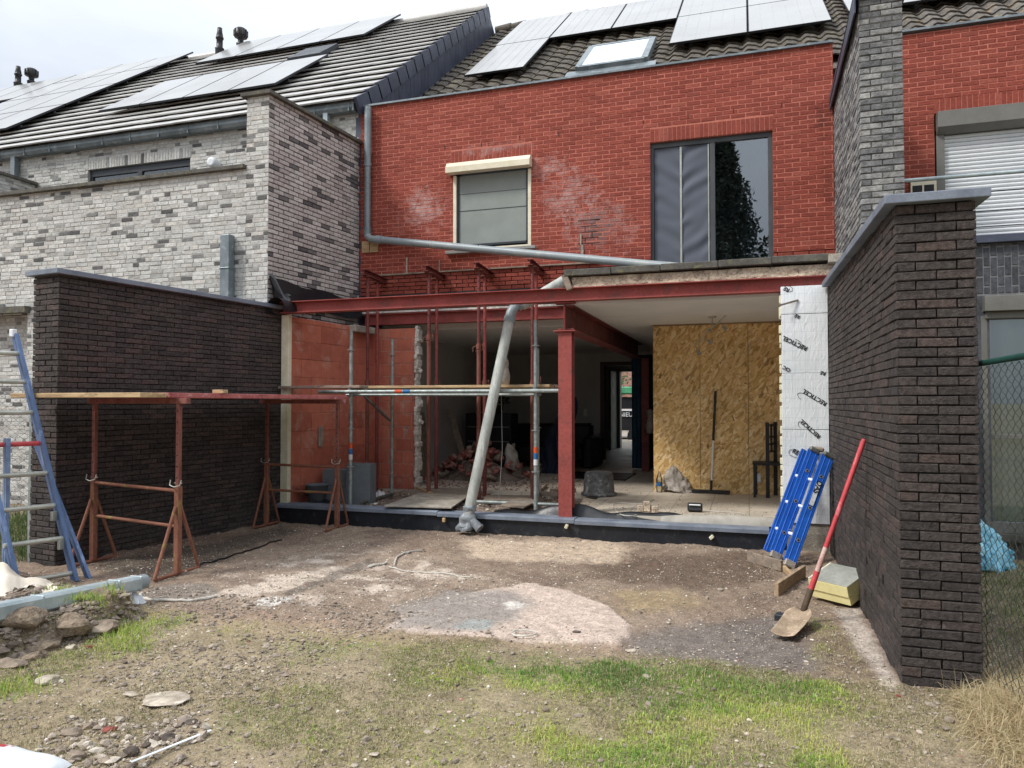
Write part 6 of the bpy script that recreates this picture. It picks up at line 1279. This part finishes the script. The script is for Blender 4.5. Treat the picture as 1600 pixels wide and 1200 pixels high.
# metal chair seen from the side in front of the chipboard
ch = thing('chair', (.15, 10.6, FL), 'black metal frame chair at the right end of the chipboard', 'chair'); cx_ = P(1176, 772, Z=FL).x; cy_ = 10.55
q = MB(); q.bx(cx_ - .0, cx_ + .36, cy_ - .0, cy_ + .36, FL + .44, FL + .475); soften(q.build('seat', 'black_metal', ch), .008)
for (dx, dy, hh) in ((.01, .01, .45), (.03, .33, .45), (.17, .01, 1.02), (.28, .33, 1.02)):
    q = MB(); q.bx(cx_ + dx, cx_ + dx + (.03 if hh < .6 else .05), cy_ + dy, cy_ + dy + .03, FL, FL + hh); q.build('leg', 'black_metal', ch)
q = MB(); q.bar((cx_ + .25, cy_ + .19, FL + .62), (cx_ + .25, cy_ + .19, FL + 1.0), .03, .012)
for z in (.62, .72, .82, .98): q.bar((cx_ + .195, cy_ + .03, FL + z), (cx_ + .305, cy_ + .345, FL + z), .015, .025)
q.build('backrest', 'black_metal', ch); q = MB(); q.bx(cx_ + .05, cx_ + .11, cy_ + .34, cy_ + .345, FL + .18, FL + .30); q.build('sticker', 'tape_white', ch)
# ceiling spot lamp
lp = P(1113, 494, Z=2.70); la = thing('ceiling_lamp', (lp.x, lp.y, 2.70), 'bent-bar ceiling lamp with four small glass spots in front of the chipboard', 'lamp')
q = MB(); q.tube([(lp.x, lp.y, 2.70), (lp.x, lp.y, 2.68)], .05, 16); q.tube([(lp.x, lp.y, 2.68), (lp.x, lp.y, 2.56)], .006, 8); q.build('canopy', 'alu', la)
def LP(u, v): return P(u, v, Y=lp.y - .02)
ba = [LP(1134, 493), LP(1124, 502), LP(1116, 510), LP(1106, 516), LP(1098, 527), LP(1092, 538)]; q = MB(); q.tube(ba, .007, 8); q.build('bar', 'alu', la)
for (u, v) in ((1133, 513), (1109, 515), (1110, 534), (1092, 552)):
    p = LP(u, v); n_ = min(ba, key=lambda w_: (w_ - p).length); q = MB(); q.tube([n_, n_.lerp(p, .7)], .004, 6); q.tube([n_.lerp(p, .6), p], [.012, .024], 12); q.tube([p, p + Vector((.0, 0, -.025))], [.026, .018], 12); q.build('spot', 'galv', la)

# interior furniture in the dark
sfa = thing('sofa', (-4.2, 14.6, FL), 'black leather sofa in the dark room behind the rubble heap', 'sofa')
for nm, bx_ in (('seat', (-4.9, -3.1, 14.2, 15.0, FL + .1, FL + .45)), ('backrest', (-4.9, -3.1, 15.0, 15.25, FL + .1, FL + .85)), ('armrest', (-5.1, -4.9, 14.15, 15.25, FL, FL + .62)), ('armrest', (-3.1, -2.9, 14.15, 15.25, FL, FL + .62))):
    q = MB(); q.bx(*bx_, 0, .05); soften(q.build(nm, 'dark_fabric', sfa), .04)
cb = thing('cabinet', (-4.75, 13.7, FL), 'dark cabinet with drawers in the dark room left of the sofa', 'cabinet'); q = MB(); q.bx(-5.3, -4.35, 13.5, 13.95, FL, 1.35, 0, .01); q.build('body', 'black_metal', cb); q = MB(); q.bx(-5.25, -4.40, 13.49, 13.5, .80, .82); q.bx(-5.25, -4.40, 13.49, 13.5, 1.08, 1.10); q.build('drawer_handle', 'grey_frame', cb)
pl = thing('potted_plant', (-4.7, 13.7, 1.35), 'dark bushy plant standing on the cabinet in the dark room', 'plant'); q = MB(); q.lathe((-4.7, 13.7, 1.35), [(.001, 0), (.09, 0), (.12, .16)], 14); q.build('pot', 'black_plastic', pl)
q = MB(); random.seed(5)
for k in range(260):
    a = random.random() * 6.28; r = random.random() ** .6 * .26; z = random.random(); r *= (1 - z * .8); c = Vector((-4.7 + r * math.cos(a), 13.7 + r * math.sin(a), 1.52 + z * .5)); dd = Vector((random.uniform(-1, 1), random.uniform(-1, 1), random.uniform(-.3, 1))).normalized() * .07; s__ = dd.orthogonal().normalized() * .018
    q.add([c - s__, c + dd * .5 + s__ * 1.3, c + dd, c + dd * .5 - s__ * 1.3], [(0, 1, 2, 3)])
M['dark_leaf'] = mat('dark_leaf', (0.02, 0.035, 0.018), None, 3, .7); q.build('foliage', 'dark_leaf', pl)
place('covered_furniture', 'tarp_blue', 'furniture under a dark blue dust cover in the dark room, left of the red column', 'covered furniture', (-3.3, 13.3, FL), lambda q: q.grid(lambda u, v: (P(843, 650, Y=13.0).x + .62 * u + .04 * math.sin(v * 9), 13.0 + .25 * math.sin(v * 1.57) + .03 * math.sin(u * 22), FL + v * (.55 + .85 * min(1, u * 1.4)) ), 26, 14))
place('teal_curtain', 'teal', 'dark teal sheet hanging behind the far red post', 'sheet', (-1.9, 14.5, FL), lambda q: q.grid(lambda u, v: (-2.16 + .72 * u, 14.35 + .03 * math.sin(u * 24), FL + .02 + 2.2 * v), 30, 4))
place('hanging_bag', 'plastic_grey', 'grey plastic bag hanging on the far red post', 'bag', (-1.75, 13.9, 1.1), lambda q: q.lathe((-1.74, 13.86, .98), [(.001, 0), (.07, .02), (.085, .15), (.06, .30), (.09, .42), (.02, .46)], 12))
place('door_mat', 'black_plastic', 'dark mat on the tiles in front of the far red post', 'mat', (-2.4, 13.3, FL), lambda q: q.bx(-3.05, -1.95, 12.2, 13.4, FL + .002, FL + .016))
place('light_switch', 'plaster', 'white light switch plate on the back wall left of the hall door', 'switch', (-3.55, 16.58, 1.3), lambda q: q.bx(-3.60, -3.52, 16.585, 16.6, 1.25, 1.42))

# street seen through the open front door
M['street_brick'] = brick_mat('street_brick', [(0, (.28, .12, .09)), (1, (.42, .20, .15))], n_amt=.3, nsc=4, bst=.2)
st = thing('street_house', (-6.2, 38, 0), 'red brick house front across the street, seen through the open front door', 'house')
q = MB(); bricks(q, (-10, 38, 0), (1, 0, 0), (0, -1, 0), 10, 6, .2, .06, .012, .004, seed=77); q.build('wall', ['street_brick', 'white_mortar'], st)
q = MB(); q.bx(-7.6, -6.9, 37.95, 38.0, 1.9, 3.1); q.build('window', 'ink', st)
tr = thing('street_tree', (-6.1, 34, 0), 'leafy shrub in front of the street house, seen through the open front door', 'tree'); q = MB(); q.tube([(-6.3, 34, 0), (-6.2, 34, 2)], [.1, .05], 8); q.build('trunk', 'wood_grey', tr); q = MB()
for k in range(900):
    c = Vector((random.gauss(-6.25, .45), random.gauss(34, .5), random.gauss(2.9, .7))); dd = Vector((random.uniform(-1, 1), random.uniform(-1, 1), random.uniform(-1, 1))).normalized() * .16; s__ = dd.orthogonal().normalized() * .05; q.add([c - s__, c + dd * .5 + s__, c + dd, c + dd * .5 - s__], [(0, 1, 2, 3)])
M['leaf'] = mat('street_leaf', (0.10, 0.15, 0.05), (0.05, 0.09, 0.03), 3, .7); q.build('crown', 'leaf', tr)
vn_ = thing('market_van', (-4.8, 27, 0), 'dark trailer with a green top and white lettering, parked in the street', 'trailer')
q = MB(); q.bx(-6.5, -2.5, 27, 28.8, .55, 1.25, 0, .03); q.bx(-6.5, -2.5, 26.98, 27, 1.06, 1.10, 1); q.build('body', ['black_metal', 'grey_frame'], vn_)
q = MB(); q.bx(-6.5, -2.5, 26.95, 28.8, 1.35, 1.78, 0, .02); bn = q.build('sign_board', 'black_metal', vn_)
M['awning'] = mat('green_awning', hexc('5fae84'), hexc('4a9a70'), 4, .6); q = MB(); q.bx(-6.5, -2.5, 26.8, 28.9, 1.90, 2.15, 0, .03); q.build('awning', 'awning', vn_)
q = MB(); q.bx(-6.5, -2.5, 26.96, 26.97, 1.27, 1.34); q.build('trim', 'cloth_white', vn_)
put_text('NIEUW', .22, P(983, 648, Y=26.94), (1, 0, 0), (0, 0, 1), 'cloth_white', bn)
for xx in (-5.6, -3.9): q = MB(); q.tube([(xx, 26.95, .35), (xx, 27.2, .35)], .33, 18); q.build('wheel', 'black_plastic', vn_)
q = MB(); q.bx(-12, 4, 21.3, 37.9, -.02, .22); o = q.build('street_paving', 'concrete'); tag(o, None, None, None, 'structure')

# ================================================================== FOIL INSULATION PANEL
ip = thing('insulation_panel', (.57, 8.3, 0), 'tall white foil-faced insulation boards printed with black lettering beside the dark wall', 'insulation')
ix0, ix1 = .335, .792; IY = 8.25; zs = [.30] + [P(1260, v, Y=IY).z for v in (671, 583, 490, 446)]
for k in range(4): q = MB(); o = .003 * (k % 2); q.bx(ix0 + random.uniform(0, .006), ix1, IY - o, IY + .10, zs[k] + .002, zs[k + 1] - .002, 0, .003); q.build('board', 'foil', ip)
q = MB(); q.bx(ix0 + .04, ix1, IY + .02, IY + .12, -.05, .30); q.build('lower_board', 'concrete', ip)
q = MB(); zz = .35
while zz < 2.7: hh_ = random.uniform(.03, .12); q.box((ix0 - .006, IY + .06, zz), (random.uniform(.012, .03), .08, hh_), None, 0, .005); zz += hh_ + random.uniform(.01, .05)
q.build('foam_bead', 'pir_edge', ip)
def IT(txt, u, v, ang, sz, bold=.0016):
    p = P(u, v, Y=IY - .006); a = R(ang); put_text(txt, sz, p, (math.cos(a), 0, math.sin(a)), (-math.sin(a), 0, math.cos(a)), 'ink', ip, bold=bold)
def IO(u, v, w_, h_, ang, a0=40, a1=330):
    p = P(u, v, Y=IY - .006); q = MB(); a = R(ang); pts = []
    for k in range(33):
        t = R(a0 + (a1 - a0) * k / 32); x = w_ * math.cos(t); z = h_ * math.sin(t); pts.append(p + Vector((x * math.cos(a) - z * math.sin(a), 0, x * math.sin(a) + z * math.cos(a))))
    q.tube(pts, .0020, 5); q.build('printed_oval', 'ink', ip)
IT('RECTICEL', 1273, 621, 147, .062); IO(1258, 622, .085, .036, -33, 60, 250)
IT('RECTICEL', 1266, 670, 136, .058); IO(1256, 667, .07, .035, -44, 60, 250)
IT('RECTICEL', 1242, 536, 152, .062); IO(1243, 536, .07, .036, -30, -60, 110)
IT('RECTIC', 1253, 712, -30, .062); IO(1242, 708, .062, .04, -15, 60, 300)
IT('RE', 1246, 494, 155, .05); IT('RE', 1229, 452, 150, .055); IO(1231, 451, .05, .03, 160, 60, 280); IT('CIC', 1229, 576, 150, .05); IT('RE', 1286, 583, 160, .05); IO(1246, 756, .05, .03, -20, 60, 300)
place('wood_stick', 'wood_grey', 'short stick jutting from the top left of the foil insulation', 'stick', tuple(P(1233, 473, Y=8.2)), lambda q: q.bar(P(1219, 477, Y=8.15), P(1247, 469, Y=8.24), .014, .02))

# ================================================================== FOLDED BLUE LADDER (right)
lb = thing('folded_ladder', (.3, 7.6, 0), 'bright blue folded ladder with white rungs leaning on the foil insulation', 'ladder')
B1, T1 = P(1212, 866, Y=7.55), P(1272, 705, Y=8.08); B2, T2 = P(1234, 879, Y=7.42), P(1294, 713, Y=7.95)
off = Vector((-.02, .07, 0))
def rail_(a, c, w_, nm='rail', holes=True):
    q = MB(); ax = (c - a).normalized(); fc = Vector((.25, -.95, .0)).normalized(); sd_ = ax.cross(fc).normalized(); fn_ = sd_.cross(ax)
    for (s, ww, t, o_) in ((0, w_, .006, 0), (-w_ / 2 + .003, .006, .024, .009), (w_ / 2 - .003, .006, .024, .009), (-w_ * .22, .004, .006, -.004), (w_ * .22, .004, .006, -.004)):
        m3 = Matrix((ax, sd_, fn_)).transposed(); q.box((a + c) / 2 + sd_ * s - fn_ * (-o_ if False else o_ * -1) * -1, ((c - a).length, ww, t), m3, 0, .001)
    o = q.build(nm, 'blue_bright', lb)
    if holes:
        for k in (.2, .5, .8):
            q = MB(); p = a.lerp(c, k) - fn_ * .0; s_ = -1
            for sgn in (1,): q.tube([p + fn_ * .006, p + fn_ * -.004 * 0 + fn_ * .010], [.018, .018], 14, 0); q.tube([p + fn_ * .0100, p + fn_ * .0110], [.011, .011], 12, 1)
            q.build('rivet', ['alu', 'ink'], o)
    return ax, sd_, fn_
axr = rail_(B1, T1, .122); rail_(B2, T2, .122)
bk1 = Vector((-.07, .10, 0)); rail_(B1 + bk1, T1 + bk1, .09, 'rear_rail', False); rail_(B2 + Vector((.01, .10, 0)), T2 + Vector((.01, .10, 0)), .09, 'rear_rail', False)
for k in (.22, .48, .74):
    q = MB(); p = (B1 + bk1).lerp(T1 + bk1, k); p2 = (B2 + Vector((.01, .08, 0))).lerp(T2 + Vector((.01, .08, 0)), k); q.tube([p + (p - p2).normalized() * .02, p2], .017, 10); q.build('rung', 'cloth_white', lb)
for (a, c) in ((B1, T1), (B2, T2)):
    ax = (c - a).normalized(); fn_ = axr[2]; sd_ = axr[1]; m3 = Matrix((ax, sd_, fn_)).transposed()
    q = MB(); q.box(a - ax * .015, (.07, .106, .055), m3, 0, .008); q.build('foot_cap', 'plastic_grey', lb)
    q = MB(); q.box(c + ax * .01, (.05, .106, .05), m3, 0, .012); 
    q.build('hinge', 'galv_dark', lb)
q = MB(); p = B2.lerp(T2, .66) + axr[2] * .012; 
ax2 = (T2 - B2).normalized(); m3 = Matrix((ax2, axr[1], axr[2])).transposed(); q.box(p - ax2 * .03, (.26, .042, .003), m3, 0); lbl = q.build('sticker', 'tape_white', lb)
nf = -axr[2] if axr[2].y > 0 else axr[2]
uxd = ax2; uyd = nf.cross(uxd)
# lettering reads along the rail
put_text('DAS', .075, B2.lerp(T2, .66) + nf * .016 + ax2 * .04, -uxd, -uyd, 'ink', lb, bold=.0015)
place('wood_offcut', 'wood_grey', 'round weathered wood piece wedged behind the top of the blue folded ladder', 'wood piece', tuple(P(1277, 700, Y=8.2)), lambda q: q.box(P(1276, 702, Y=8.18), (.14, .08, .05), Matrix.Rotation(.1, 3, 'Y'), 0, .015))

# planks, foam slab, dark brick, shovel
def gbar(name, mt, a, c, w_, h_, label, cat, za=None, zc_=None):
    pa_ = P(*a, Z=h_ / 2); pc_ = P(*c, Z=h_ / 2)
    pa_.z = gz(pa_.x, pa_.y) + h_ / 2 if za is None else za; pc_.z = gz(pc_.x, pc_.y) + h_ / 2 if zc_ is None else zc_
    q = MB(); q.bar(pa_, pc_, w_, h_, 0, .003); return q.build(name, mt, None, tuple(pa_), label=label, cat=cat)
gbar('plank', 'wood_grey', (1169, 870), (1222, 884), .03, .10, 'grey plank on edge at the foot of the blue folded ladder', 'plank')
gbar('plank', 'wood_x', (1222, 884), (1240, 905), .03, .05, 'thin light lath between the ladder foot and the nailed plank', 'lath')
gbar('plank', 'wood', (1213, 922), (1256, 893), .035, .11, 'brown timber on edge left of the yellow foam slab', 'timber')
pf = [P(1270, 928, Z=.035), P(1326, 942, Z=.035)]; A0, A1 = pf; dr = (A1 - A0).normalized(); back = Vector((-dr.y, dr.x, 0)); back = back if back.y > 0 else -back
fs = thing('foam_slab', tuple(A0), 'pale yellow foam insulation offcut with foil top leaning at the wall', 'foam slab')
upv = (Vector((0, 0, .92)) - back * .25).normalized(); bk2 = (back * .9 + Vector((0, 0, .28))).normalized(); LL = (A1 - A0).length + .02
A0z = A0 + Vector((0, 0, -.02))
def slab(o0, th, dep, mts, nm):
    q = MB(); q.prism([o0, o0 + upv * th, o0 + upv * th + bk2 * dep, o0 + bk2 * dep], dr * LL, 0); return soften(q.build(nm, mts, fs), .003)
slab(A0z, .065, .30, 'pir_yellow', 'foam_layer'); slab(A0z + upv * .068 + bk2 * -.01, .085, .30, 'pir_yellow', 'foam_layer')
q = MB(); o0 = A0z + upv * .1545 + bk2 * -.008; q.prism([o0, o0 + upv * .003, o0 + upv * .003 + bk2 * .298, o0 + bk2 * .298], dr * LL); q.build('foil_face', 'alu', fs)
q = MB(); q.prism([A0z - dr * .002, A0z + upv * .155 - dr * .002, A0z + upv * .155 + bk2 * .3 - dr * .002, A0z + bk2 * .3 - dr * .002], dr * -.012); q.build('pale_end', 'pir_edge', fs)
p = P(1231, 961, Z=.03); p.z = gz(p.x, p.y); place('dark_brick', 'anthracite', 'single dark brick lying by the shovel blade', 'brick', tuple(p), lambda q: q.box((p.x, p.y, p.z + .025), (.17, .09, .05), -.25, 0, .004))
sh = thing('shovel', (.24, 5.4, 0), 'shovel with a worn red handle and muddy blade leaning on the right wall', 'shovel')
Tp = P(1350, 687, X=.775); sk_ = P(1256, 952, Y=5.62); 
q = MB(); m1 = sk_.lerp(Tp, .12); m2 = sk_.lerp(Tp, .42)
q.tube([sk_.lerp(Tp, .36), Tp - (Tp - sk_).normalized() * .01, Tp + (Tp - sk_).normalized() * .004], [.017, .0175, .012], 14); q.build('handle', 'shovel_red', sh)
q = MB(); q.tube([sk_.lerp(Tp, .22), sk_.lerp(Tp, .365)], [.0185, .0172], 14); q.build('worn_section', 'shovel_pale', sh)
q = MB(); q.tube([m1.lerp(sk_, .2), sk_.lerp(Tp, .225)], [.0205, .019], 14)
q.build('lower_grip', 'shovel_red', sh)
q = MB(); tipd = (Tp - sk_).normalized(); q.tube([sk_ - tipd * .03, sk_, m1], [.018, .021, .022], 14); q.build('socket', 'iron', sh)
t0 = P(1255, 955, Y=5.62); tA = P(1221, 995, Z=.02)   # blade from socket down to tip on the ground
Lb_ = (tA - t0); Ld = Lb_.normalized(); side = Vector((0, 0, 1)).cross(Ld).normalized(); nup = Ld.cross(side); nup = nup if nup.z > 0 else -nup
def blade(u, v):
    wv = .05 + .045 * min(1, v * 5) - .016 * v; x = (u - .5) * 2; edge = 0 if v < .93 else (v - .93) * .6 * x * x
    return tuple(t0 + Lb_ * (v * 1.0 - edge) + side * (x * wv) + nup * (.028 * x * x * (1 - .55 * v) - .012 * math.sin(v * 3.14) + .004))
q = MB(); q.grid(blade, 16, 20); o = q.build('blade', 'blade', sh); m_s = o.modifiers.new('thick', 'SOLIDIFY'); m_s.thickness = .003

# pale blue bag beyond the green fence
def bag(q):
    c = P(1552, 893, Z=0)
    def f(u, v):
        a = u * 6.283; r = (.24 * (1 - v ** 2.2) + .03) * (1 + .10 * math.sin(3 * a + 4 * v) + .05 * math.sin(9 * a + 9 * v) + .35 * abs(noise.noise(Vector((5 * math.cos(a), 5 * math.sin(a), 7 * v)))) - .12); return (c.x - .05 + r * math.cos(a) - .13 * v, c.y + .15 + r * .8 * math.sin(a), .0 + .52 * v + .02 * math.sin(7 * a) + .05 * noise.noise(Vector((3 * math.cos(a), 3 * math.sin(a), 4 * v))))
    q.grid(f, 50, 26)
place('plastic_bag', 'blue_bag', 'pale blue plastic bag standing beyond the green fence', 'bag', tuple(P(1552, 893, Z=0)), bag)

# ================================================================== BLUE LADDER (left)
ll = thing('ladder', (-5.6, 4.9, 0), 'tall faded-blue ladder with grey rungs and one red rung at the left edge', 'ladder')
k_ = .363; rd = Vector((.34, .94, 0)).normalized(); Rf = Vector((-5.575, 4.95, 0)); Lf = Rf - rd * .43; ld = Vector((-k_, .013, 1)).normalized()
def stile(a, c, nm='stile', mt='blue_alu', w_=.030, h_=.095):
    q = MB(); ax = (c - a).normalized(); yy = rd; zz = ax.cross(yy).normalized(); m3 = Matrix((ax, yy, zz)).transposed(); L = (c - a).length; m = (a + c) / 2
    q.box(m, (L, .004, h_), m3); q.box(m + yy * .012 + zz * (h_ / 2 - .002), (L, w_, .005), m3, 0, .001); q.box(m + yy * .012 - zz * (h_ / 2 - .002), (L, w_, .005), m3, 0, .001); q.box(m - yy * .003, (L, .003, .012), m3)
    return q.build(nm, mt, ll)
tR = 2.17 / ld.z; stile(Rf, Rf + ld * tR); stile(Lf, Lf + ld * tR)
for i, v in enumerate((893, 840, 790, 740, 691, 644, 597, 553)):
    z = EYE - (v - 630) / F * 6.45 if v > 700 else EYE - (v - 630) / F * 6.72; t = z / ld.z; a = Lf + ld * t; c = Rf + ld * t; red = (v == 691); ext = rd * .02
    q = MB(); q.tube([a - ext - (rd * (.0)), c + ext], .021, 12); q.build('rung', 'red_paint' if red else 'alu', ll)
q = MB(); q.box(Rf + ld * (tR + .02), (.05, .045, .07), None, 0, .006); q.build('end_cap', 'cloth_white', ll)
Bf = P(137, 906, Z=0) ; stile(Bf, P(54, 692, Y=5.06), 'rear_stile', 'blue_alu', .026, .065)
q = MB(); a_ = P(5, 915, Z=0); stile(Vector((a_.x, a_.y, 0)), Vector((a_.x - .03, a_.y + .02, 1.25)), 'rear_stile', 'blue_pale', .03, .08)
for (tt_, mtn) in ((.60, 'alu'), (.34, 'alu')): 
    q = MB(); c = Rf + ld * tt_; q.box(c - rd * .03, (.03, .05, .08), None, 0, .004); q.build('bracket', mtn, ll)

# ================================================================== TRESTLES AND DECK
def trestle(pl_, pr_, ztop, feet, lab, mts):
    t = thing('trestle', tuple((pl_ + pr_) / 2), lab, 'trestle', 'rusty builders trestles')
    for i, p in enumerate((pl_, pr_)):
        q = MB(); q.bx(p.x - .026, p.x + .026, p.y - .026, p.y + .026, .03, .80, 0, .004); q.build('lower_post', mts[0], t)
        q = MB(); q.bx(p.x - .019, p.x + .019, p.y - .019, p.y + .019, .78, ztop - .03, 0, .003)
        for k in range(7): z = .88 + k * .1; q.bx(p.x - .007, p.x + .007, p.y - .0205, p.y - .018, z - .007, z + .007, 1)
        q.build('inner_post', [mts[1], 'ink'], t)
        q = MB(); f = feet; q.tube([(p.x, p.y - f, .02), (p.x, p.y + f, .02)], .016, 8); q.tube([(p.x, p.y - f, .025), (p.x, p.y - .03, .62)], .016, 8); q.tube([(p.x, p.y + f, .025), (p.x, p.y + .03, .62)], .016, 8); q.build('foot', mts[0], t)
        q = MB(); q.tube([(p.x - .06, p.y - .03, .86), (p.x - .055, p.y - .045, .815), (p.x, p.y - .055, .80), (p.x + .055, p.y - .045, .815), (p.x + .06, p.y - .03, .86)], .005, 6); q.tube([(p.x - .04, p.y, .83), (p.x + .04, p.y, .83)], .006, 6); q.build('locking_pin', 'alu', t)
    for z in (.76, .44):
        q = MB(); q.tube([(pl_.x, pl_.y, z + .02), (pr_.x, pr_.y, z - .0)], .016, 10); q.build('crossbar', mts[0], t)
    q = MB(); d_ = (pr_ - pl_).normalized(); q.bar((pl_.x - d_.x * .1, pl_.y - d_.y * .1, ztop - .025), (pr_.x + d_.x * .12, pr_.y + d_.y * .12, ztop - .025), .045, .05, 0, .003); q.build('head_beam', mts[1], t)
    return t
trestle(Vector((-6.07, 5.60, 0)), Vector((-4.90, 5.42, 0)), 1.595, .27, 'rusty red adjustable trestle nearer the viewer, beside the blue ladder', ('rust_ochre', 'rust'))
trestle(Vector((-5.80, 7.93, 0)), Vector((-4.84, 8.02, 0)), 1.595, .26, 'rusty red adjustable trestle farther back, by the kerb', ('rust_ochre', 'rust'))
q = MB(); q.bx(-6.42, -4.93, 5.0, 5.30, 1.60, 1.642, 0, .004); q.build('deck_board', 'wood_x', None, (-5.7, 5.1, 1.6), label='weathered wooden crossboard at the near end of the trestle deck', cat='board')
q = MB(); q.prism([(-6.16, 5.31, 1.60), (-4.92, 5.31, 1.60), (-4.79, 8.16, 1.60), (-5.79, 8.16, 1.60)], (0, 0, .045)); soften(q.build('formwork_sheet', 'formply', None, (-5.5, 6.8, 1.6), label='reddish formwork panel laid across both trestles along the dark wall', cat='panel'), .004)
p = P(333, 613, Y=5.9); q = MB(); q.box((p.x, 6.0, 1.665), (.12, .08, .035), .1, 0, .003); q.build('wood_block', 'wood_x', None, (p.x, 6.0, 1.65), label='small wooden block lying on the trestle deck', cat='block')

# ================================================================== ZINC DOWNPIPE ON THE GROUND, SHEET, SACK
zp = thing('downpipe_section', (-5.0, 4.4, .1), 'long galvanised downpipe section lying on the soil bank at the left', 'downpipe')
a = P(-60, 968, Z=.27); c = P(214, 911, Z=.16)
q = MB(); q.bar(a, c, .11, .11, 0, .018); q.bar(a.lerp(c, .985), c + (c - a).normalized() * -.0, .114, .114, 0, .018); q.bar(a.lerp(c, .83), a.lerp(c, .845), .115, .115, 0, .018); q.bar(a.lerp(c, .36), a.lerp(c, .37), .114, .114, 0, .018); q.build('square_pipe', 'zinc_bright', zp)
q = MB(); d_ = (c - a).normalized(); q.tube([c - d_ * .03, c + d_ * .075], [.055, .058], 20); q.tube([c + d_ * .075, c + d_ * .082, c + d_ * .03], [.058, .052, .05], 20); q.build('round_socket', 'pvc_grey', zp)
def sheet(u, v):
    p = P(-60 + 150 * u, 0 + 905 + 32 * v, Z=.12); h = .17 * math.exp(-((u - .45) / .13) ** 2) * (1 - v) + .05 * math.sin(u * 9 + v * 5) * (1 - v) + .05; p.z = gz(p.x, p.y) + h * (1.1 - u * .7); return tuple(p)
q = MB(); q.grid(sheet, 40, 14); q.build('canvas_sheet', 'canvas', None, tuple(P(20, 925, Z=0)), label='beige canvas sheet heaped behind the lying downpipe at the left edge', cat='sheet')
p = P(207, 945, Z=0); place('crumpled_plastic', 'cloth_white', 'crumpled white plastic at the end of the lying downpipe', 'plastic', tuple(p), lambda q: q.grid(lambda u, v: (p.x - .075 + .15 * u + .01 * math.sin(v * 9), p.y - .04 + .10 * v, gz(p.x, p.y) + .005 + .085 * math.sin(math.pi * u) ** .7 * math.sin(math.pi * v) ** .6 + .008 * math.sin(u * 19 + v * 7)), 18, 12))
pc = P(66, 1190, Z=.03)
sc = thing('sack', (pc.x, pc.y, 0), 'corner of a white plastic sack with red print at the bottom left', 'sack')
q = MB(); q.grid(lambda u, v: (pc.x - .40 + .56 * u - .06 * v * v, pc.y - .40 + .46 * v, gz(pc.x, pc.y) + .01 + .085 * (math.sin(math.pi * min(1, u * .98 + .02)) ** .45) * (math.sin(math.pi * (v * .97 + .02)) ** .45) + .004 * math.sin(u * 14 + v * 9)), 30, 26); q.build('body', 'cloth_white', sc)
q = MB(); q.grid(lambda u, v: (pc.x - .40 + .56 * (.30 + .22 * u) - .06, pc.y - .40 + .46 * (.80 + .10 * v), gz(pc.x, pc.y) + .0135 + .085 * (math.sin(math.pi * (.32 + .22 * u)) ** .45) * (math.sin(math.pi * ((.80 + .10 * v) * .97 + .02)) ** .45)), 8, 6); q.build('red_print', 'red_paint', sc)
gbar('metal_strip', 'tape_white', (330, 1150), (205, 1201), .016, .005, 'thin pale metal strip lying among the near stones', 'metal strip', .03, .03)
# ================================================================== TREE BEHIND THE VIEWER (seen mirrored in the patio door)
ct = thing('conifer', (-1.0, -12, 0), 'tall dark conifer mirrored in the right pane of the patio door', 'tree')
q = MB(); q.tube([(-1.0, -12, 0), (-1.0, -12, 12.5)], [.25, .05], 10); q.build('trunk', 'wood_grey', ct)
rg2 = np.random.default_rng(12); n = 26000; z = rg2.uniform(1.0, 13.4, n); R0 = (13.7 - z) * .27 + .12; a = rg2.random(n) * 6.283; lob = np.array([noise.noise(Vector((2.2 * math.cos(q_), 2.2 * math.sin(q_), w_ * .8))) for q_, w_ in zip(a, z)]); rr_ = R0 * np.sqrt(rg2.random(n)) * (0.95 + .9 * lob)
c = np.stack([-1.0 + rr_ * np.cos(a), -12 + rr_ * np.sin(a), z], -1); d = rg2.normal(0, 1, (n, 3)); d /= np.linalg.norm(d, axis=1)[:, None]; e = np.cross(d, rg2.normal(0, 1, (n, 3))); e /= np.linalg.norm(e, axis=1)[:, None]
Vv = np.stack([c - e * .04, c + d * .10 + e * .05, c + d * .24, c + d * .10 - e * .05], 1).reshape(-1, 3); o = fast_mesh('crown', Vv, [np.arange(n * 4).reshape(-1, 4)], [mat('conifer_leaf', (0.045, 0.07, 0.045), (0.025, 0.04, 0.028), 2, .7)])
o.parent = ct; o.data.transform(Matrix.Translation((1.0, 12, 0)))
